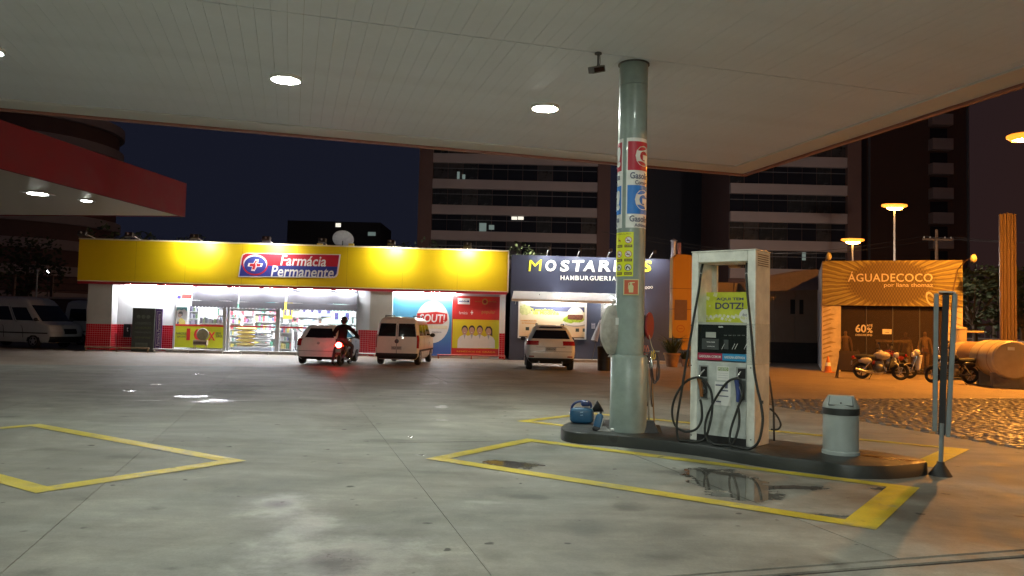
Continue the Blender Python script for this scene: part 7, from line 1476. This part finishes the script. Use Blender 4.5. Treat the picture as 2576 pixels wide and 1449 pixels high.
tank(2551, 906, 24.6, .62, 2.2, -.22, 'large beige tank cut by the right picture edge', tank_m); tank(2425, 894, 29.0, .50, 2.2, -.4, 'smaller beige tank with a valve box behind the black motorcycle', tank_m, True); tank(2492, 896, 27.6, .50, 2.4, -.1, 'brown tank in shade between the two beige tanks', tank_d)
a_ = D(2537, 866, 33); t = thing('ribbed_pylon', 'tall pylon with vertical ribs at the right edge', 'pylon', (a_.x, a_.y, -.02), -.3); hz_ = D(2537, 535, 33).z
box('core', tank_d, t, -.27, .27, .02, .25, 0, hz_-.05)
for k in range(5): MB().box(-.32+.135*k, -.32+.135*k+.085, -.08, .06, 0, hz_-.03*abs(k-2)).build('rib', mat('rib_brown', (.13, .08, .05), .55, var=.15), t)
hc2 = copy_thing(hc, Matrix.Translation((D(2620, 880, 40).x, 40, 0)) @ Matrix.Rotation(math.radians(200), 4, 'Z'), 'pale hatchback far right behind the tanks'); hc2['group'] = 'cars parked before the shops'
g = G(2455, 912); t = thing('boundary_wall', 'low brown wall at the far right behind the tanks', 'wall', (g.x, g.y+2, -.02), -.2); box('wall', tan_w, t, -1, 16, 0, .3, 0, 1.5); box('coping', pale_w, t, -1.05, 16.05, -.05, .35, 1.501, 1.56)
for k in range(40): MB().cyl((1+.35*k, .15, 1.56), (1+.35*k, .15, 2.2), .02, n=6).build('railing_bar', dkmetal, t)

# ================================================================== trees
leaf_m = mat('leaf', (.05, .075, .03), .6, var=.4, scale=4); bark = mat('bark', (.10, .075, .05), .8, var=.3)
def tree(x, y, h, r, label, seed, n=900):
    random.seed(seed); t = thing('tree', label, 'tree', (x, y, -.02), 0, 'dark trees behind the shops')
    MB().tube([(0, 0, 0), (.1, .05, h*.3), (.0, .1, h*.6)], [.22, .16, .08], 8).build('trunk', bark, t, smooth=60); lm = MB(); 
    cl = []
    for k in range(11):
        a = random.uniform(0, 6.28); q_ = Vector((math.cos(a)*r*random.uniform(.2, .85), math.sin(a)*r*random.uniform(.2, .85), h*random.uniform(.42, .92))); cl.append((q_, r*random.uniform(.3, .5))); lm.tube([(0, .08, h*.42), tuple(q_*.6+Vector((0, 0, h*.17))), tuple(q_)], [.08, .05, .02], 5)
    lm.build('limbs', bark, t); m = MB()
    for k in range(n):
        c_, rr = random.choice(cl); d = Vector((random.gauss(0, 1), random.gauss(0, 1), random.gauss(0, 1))).normalized()*rr*random.uniform(.5, 1.05); p = c_+d
        a = Vector((random.gauss(0, 1), random.gauss(0, 1), random.gauss(0, .6))).normalized(); b = a.orthogonal().normalized(); s_ = random.uniform(.12, .26)
        m.add([p-a*s_, p+b*s_*.55, p+a*s_, p-b*s_*.55], [(0, 1, 2, 3)])
    o = m.build('crown', leaf_m, t); o['kind'] = 'stuff'
for k, (px, depth, h, r) in enumerate(((2450, 48, 5.6, 2.6), (2500, 54, 6.4, 3.0), (2570, 46, 5.8, 2.6), (2640, 50, 6.4, 2.8), (330, 52, 7.6, 3.0), (430, 56, 8.0, 3.0), (60, 58, 7.4, 3.2), (1085, 60, 8.6, 2.8), (1330, 58, 8.0, 2.6))):
    p = D(px, 800, depth); tree(p.x, depth, h, r, ['dark tree right of the clothes shop', 'larger dark tree behind the tanks', 'dark tree behind the ribbed pylon', 'dark tree at the right picture edge', 'dark tree behind the left end of the pharmacy', 'dark tree behind the unlit part of the yellow fascia', 'dark tree behind the minibuses', 'dark tree behind the right half of the pharmacy', 'dark tree behind the gap between pharmacy and hamburger shop'][k], 30+k)

# ================================================================== buildings behind
band_m = mat('facade_band', (.44, .38, .38), .7, var=.08, scale=.3); brick_m = mat('facade_brown', (.18, .11, .10), .75, var=.12, scale=.4); wglass = mat('facade_glass', (.018, .020, .028), .12, var=0, spec=.5); rail_g = mat('facade_rail', (.16, .17, .19), .4, var=.1); lit_m = mat('lit_window', (.8, .8, .75), .5, var=0, emit=(1, .95, .8), strength=.9); dim_m = mat('dim_window', (.3, .4, .38), .5, var=0, emit=(.55, .75, .70), strength=.16)
def ribbon(label, y, px0, px1, py_bands, floors, bays, lit={}, side_l=True, side_r=True, bh=.36, rz=0):
    """py_bands: rows of the top edge of two successive spandrels, from which the storeys are set out"""
    a, b = D(px0, 640, y), D(px1, 640, y); za = D((px0+px1)/2, py_bands[0], y).z; zb_ = D((px0+px1)/2, py_bands[1], y).z; fh = abs(za-zb_); w = b.x-a.x
    t = thing('apartment_building', label, 'building', (a.x, y, 0)); top0 = za
    k0 = int(top0/fh); zs = [top0-k*fh for k in range(k0, -floors-1, -1)]
    H = zs[-1]+.3
    box('core', brick_m, t, -.0, w, .45, 12, -.02, H); 
    if side_l: box('pier', brick_m, t, -1.5, -.002, -.2, 6, -.02, H)
    if side_r: box('pier', brick_m, t, w+.002, w+1.4, -.2, 6, -.02, H)
    bw = w/bays; pms = [MB().box(.03, bw-.03, 0, .03, 0, fh*(1-bh)-.01).mesh('pane', g_) for g_ in (wglass, wglass, mat('curtained_glass', (.06, .058, .06), .3, var=.3, scale=1.5), mat('blind_glass', (.035, .04, .045), .25, var=.3, scale=2))]; random.seed(int(px0))
    for fi, zt in enumerate(zs):
        if zt < 5.5: continue
        box('spandrel', band_m, t, 0.0, w, -.12, .44, zt-fh*bh, zt); box('balcony_rail', rail_g, t, .02, w-.02, .1, .14, zt+fh*(1-bh)*.66, zt+fh*(1-bh)*.70)
        for k in range(bays):
            o = bpy.data.objects.new('pane', random.choice(pms)); C.objects.link(o); o.parent = t; o.location = (bw*k, .30, zt+.005)
    for (px_0, py_0, px_1, py_1), m_ in lit.items():
        p0, p1 = D(px_0, py_0, y+.2), D(px_1, py_1, y+.2); box('lit_window', m_, t, p0.x-a.x, p1.x-a.x, .2, .24, min(p0.z, p1.z), max(p0.z, p1.z))
    box('roof', band_m, t, -1.5 if side_l else 0, w+1.4 if side_r else w, -.3, 12.2, H+.001, H+.5)
    return t
ribbon('brown apartment block with long pale balcony bands behind the hamburger shop', 84, 1083, 1500, (584.5, 519.5), 6, 11, {(1163, 439, 1170, 455): dim_m, (1150, 432, 1156, 452): dim_m, (1287, 545, 1301, 553): lit_m, (1303, 545, 1317, 553): lit_m, (1206, 561, 1223, 583): dim_m, (1230, 566, 1243, 578): dim_m})
ribbon('darker apartment block with rounded balcony ends behind the fuel pump', 78, 1836, 2130, (606, 535), 6, 8, {(2018, 635, 2027, 655): dim_m, (2016, 487, 2050, 492): dim_m, (1990, 536, 2034, 542): dim_m}, side_l=False)
def tower(label, y, px0, px1, pyt, blocks, m_):
    a, b = D(px0, 640, y), D(px1, 640, y); w = b.x-a.x; H = D(px0, pyt, y).z; t = thing('apartment_tower', label, 'building', (a.x, y, 0)); box('core', m_, t, 0, w, 0, 10, -.02, H)
    for k in range(int(H/3)):
        if 3*k+3 < H-.5 and k > 1:
            for b0, b1 in blocks: box('balcony', band_m, t, w*b0, w*b1, -1.0, -.001, 3*k+.1, 3*k+1.45); box('window', wglass, t, w*b0+.2, w*b1-.2, -.04, -.002, 3*k+1.6, 3*k+2.9)
    for fx in (0.02, .98): box('corner_fin', rail_g, t, w*fx-.12, w*fx+.12, -.2, -.001, 0, H)
    return t
dark_f = mat('facade_dark', (.12, .07, .055), .75, var=.1)
tower('dark tower with stacked pale balconies behind the clothes shop', 92, 2180, 2440, 120, [(.60, .80)], dark_f); tower('dark narrow tower between the two apartment blocks', 96, 1605, 1820, 200, [], mat('facade_navy', (.05, .055, .075), .6, var=.1))
ca_ = D(70, 330, 92); t = thing('apartment_tower', 'dark round tower between the two canopies at the upper left', 'building', (ca_.x-2, 96, 0)); Rr = 10.5
MB().lathe([(Rr-.6, -.02), (Rr-.6, D(70, 296, 92).z)], 40).build('core', brick_m, t, smooth=30)
for k in range(1, 9): MB().lathe([(Rr-.3, 3.1*k), (Rr, 3.1*k), (Rr, 3.1*k+1.15), (Rr-.3, 3.1*k+1.15)], 40).build('balcony', band_m, t, smooth=30)
# far left: low wall, posts, a distant lamp and a power pole at the right
g = D(100, 790, 46); t = thing('boundary_wall', 'low dark wall and fence behind the minibuses', 'wall', (g.x, 46, -.02)); box('wall', dark_f, t, -12, 8.5, 0, .3, 0, 2.6); box('coping', band_m, t, -12, 8.5, -.06, .36, 2.601, 2.72)
for k in range(9): box('fence_post', dark_f, t, -11+2.3*k, -10.85+2.3*k, .05, .2, 2.721, 4.0)
for z in (3.1, 3.5, 3.9): box('fence_rail', dark_f, t, -11, 7.5, .08, .12, z, z+.05)
t = thing('street_lamp', 'thin pole with a tiny white lamp far behind the minibuses', 'street lamp', (D(122, 684, 66).x, 66, -.02)); zl_ = D(122, 684, 66).z; MB().tube([(0, 0, 0), (0, 0, zl_)], .05, 6).build('pole', dkmetal, t); MB().ell((0, -.1, zl_), (.10, .08, .16), 10, 6).build('lamp_glass', mat('far_white', (1, 1, 1), .4, var=0, emit=(1, 1, 1), strength=12), t)
t = thing('flag_pole', 'thin pale pole standing behind the minibus roofs', 'pole', (D(90, 760, 44).x, 44, -.02)); MB().tube([(0, 0, 0), (0, 0, D(88, 680, 44).z)], .04, 8).build('pole', mat('pale_pole', (.5, .5, .5), .5), t); MB().ell((0, 0, D(88, 680, 44).z), .06, 8, 6).build('finial', alu, t)
a_ = D(2356, 605, 62); t = thing('power_pole', 'wooden power pole with a crossarm behind the clothes shop', 'power pole', (a_.x, 62, -.02)); MB().tube([(0, 0, 0), (0, 0, a_.z+.9)], [.18, .12], 8).build('pole', mat('pole_wood', (.28, .2, .14), .8, var=.2), t, smooth=50); box('crossarm', mat('pole_wood', (.28, .2, .14), .8), t, -1.2, 1.2, -.2, -.1, a_.z, a_.z+.14)
for k in (-1.1, 1.1):
    pts = [(k+(14-k*.0)*u, -.15-14*u, a_.z+.32-1.5*math.sin(math.pi*u)+1.2*u) for u in [i/16 for i in range(17)]]
    MB().tube(pts, .022, 5).build('cable', black_m, t)
    MB().tube([(k-26*u, -.15+2*u, a_.z+.32-1.6*math.sin(math.pi*u)) for u in [i/16 for i in range(17)]], .022, 5).build('cable', black_m, t)
for k in (-1.1, -.6, .6, 1.1): MB().lathe([(.03, 0), (.07, .08), (.03, .2)], 8, (k, -.15, a_.z+.14)).build('insulator', s_white, t)
for k, (px, py, dp_, m_, lb) in enumerate(((851, 566, 90, dim_m, 'distant pale lit window high behind the pharmacy'),)):
    a_ = D(px, py, dp_); t = thing('office_block', 'very dark far building with one lit window behind the pharmacy', 'building', (a_.x-6, dp_, 0)); box('core', mat('facade_black', (.015, .016, .022), .8, var=.1), t, 0, 11, 0, 8, -.02, a_.z+.4); box('lit_window', lit_m, t, 5.7, 6.3, -.03, -.002, a_.z-.25, a_.z+.2); b_ = D(930, 588, dp_); box('lit_window', dim_m, t, b_.x-a_.x+5.8, b_.x-a_.x+6.7, -.03, -.002, b_.z-.25, b_.z+.2)
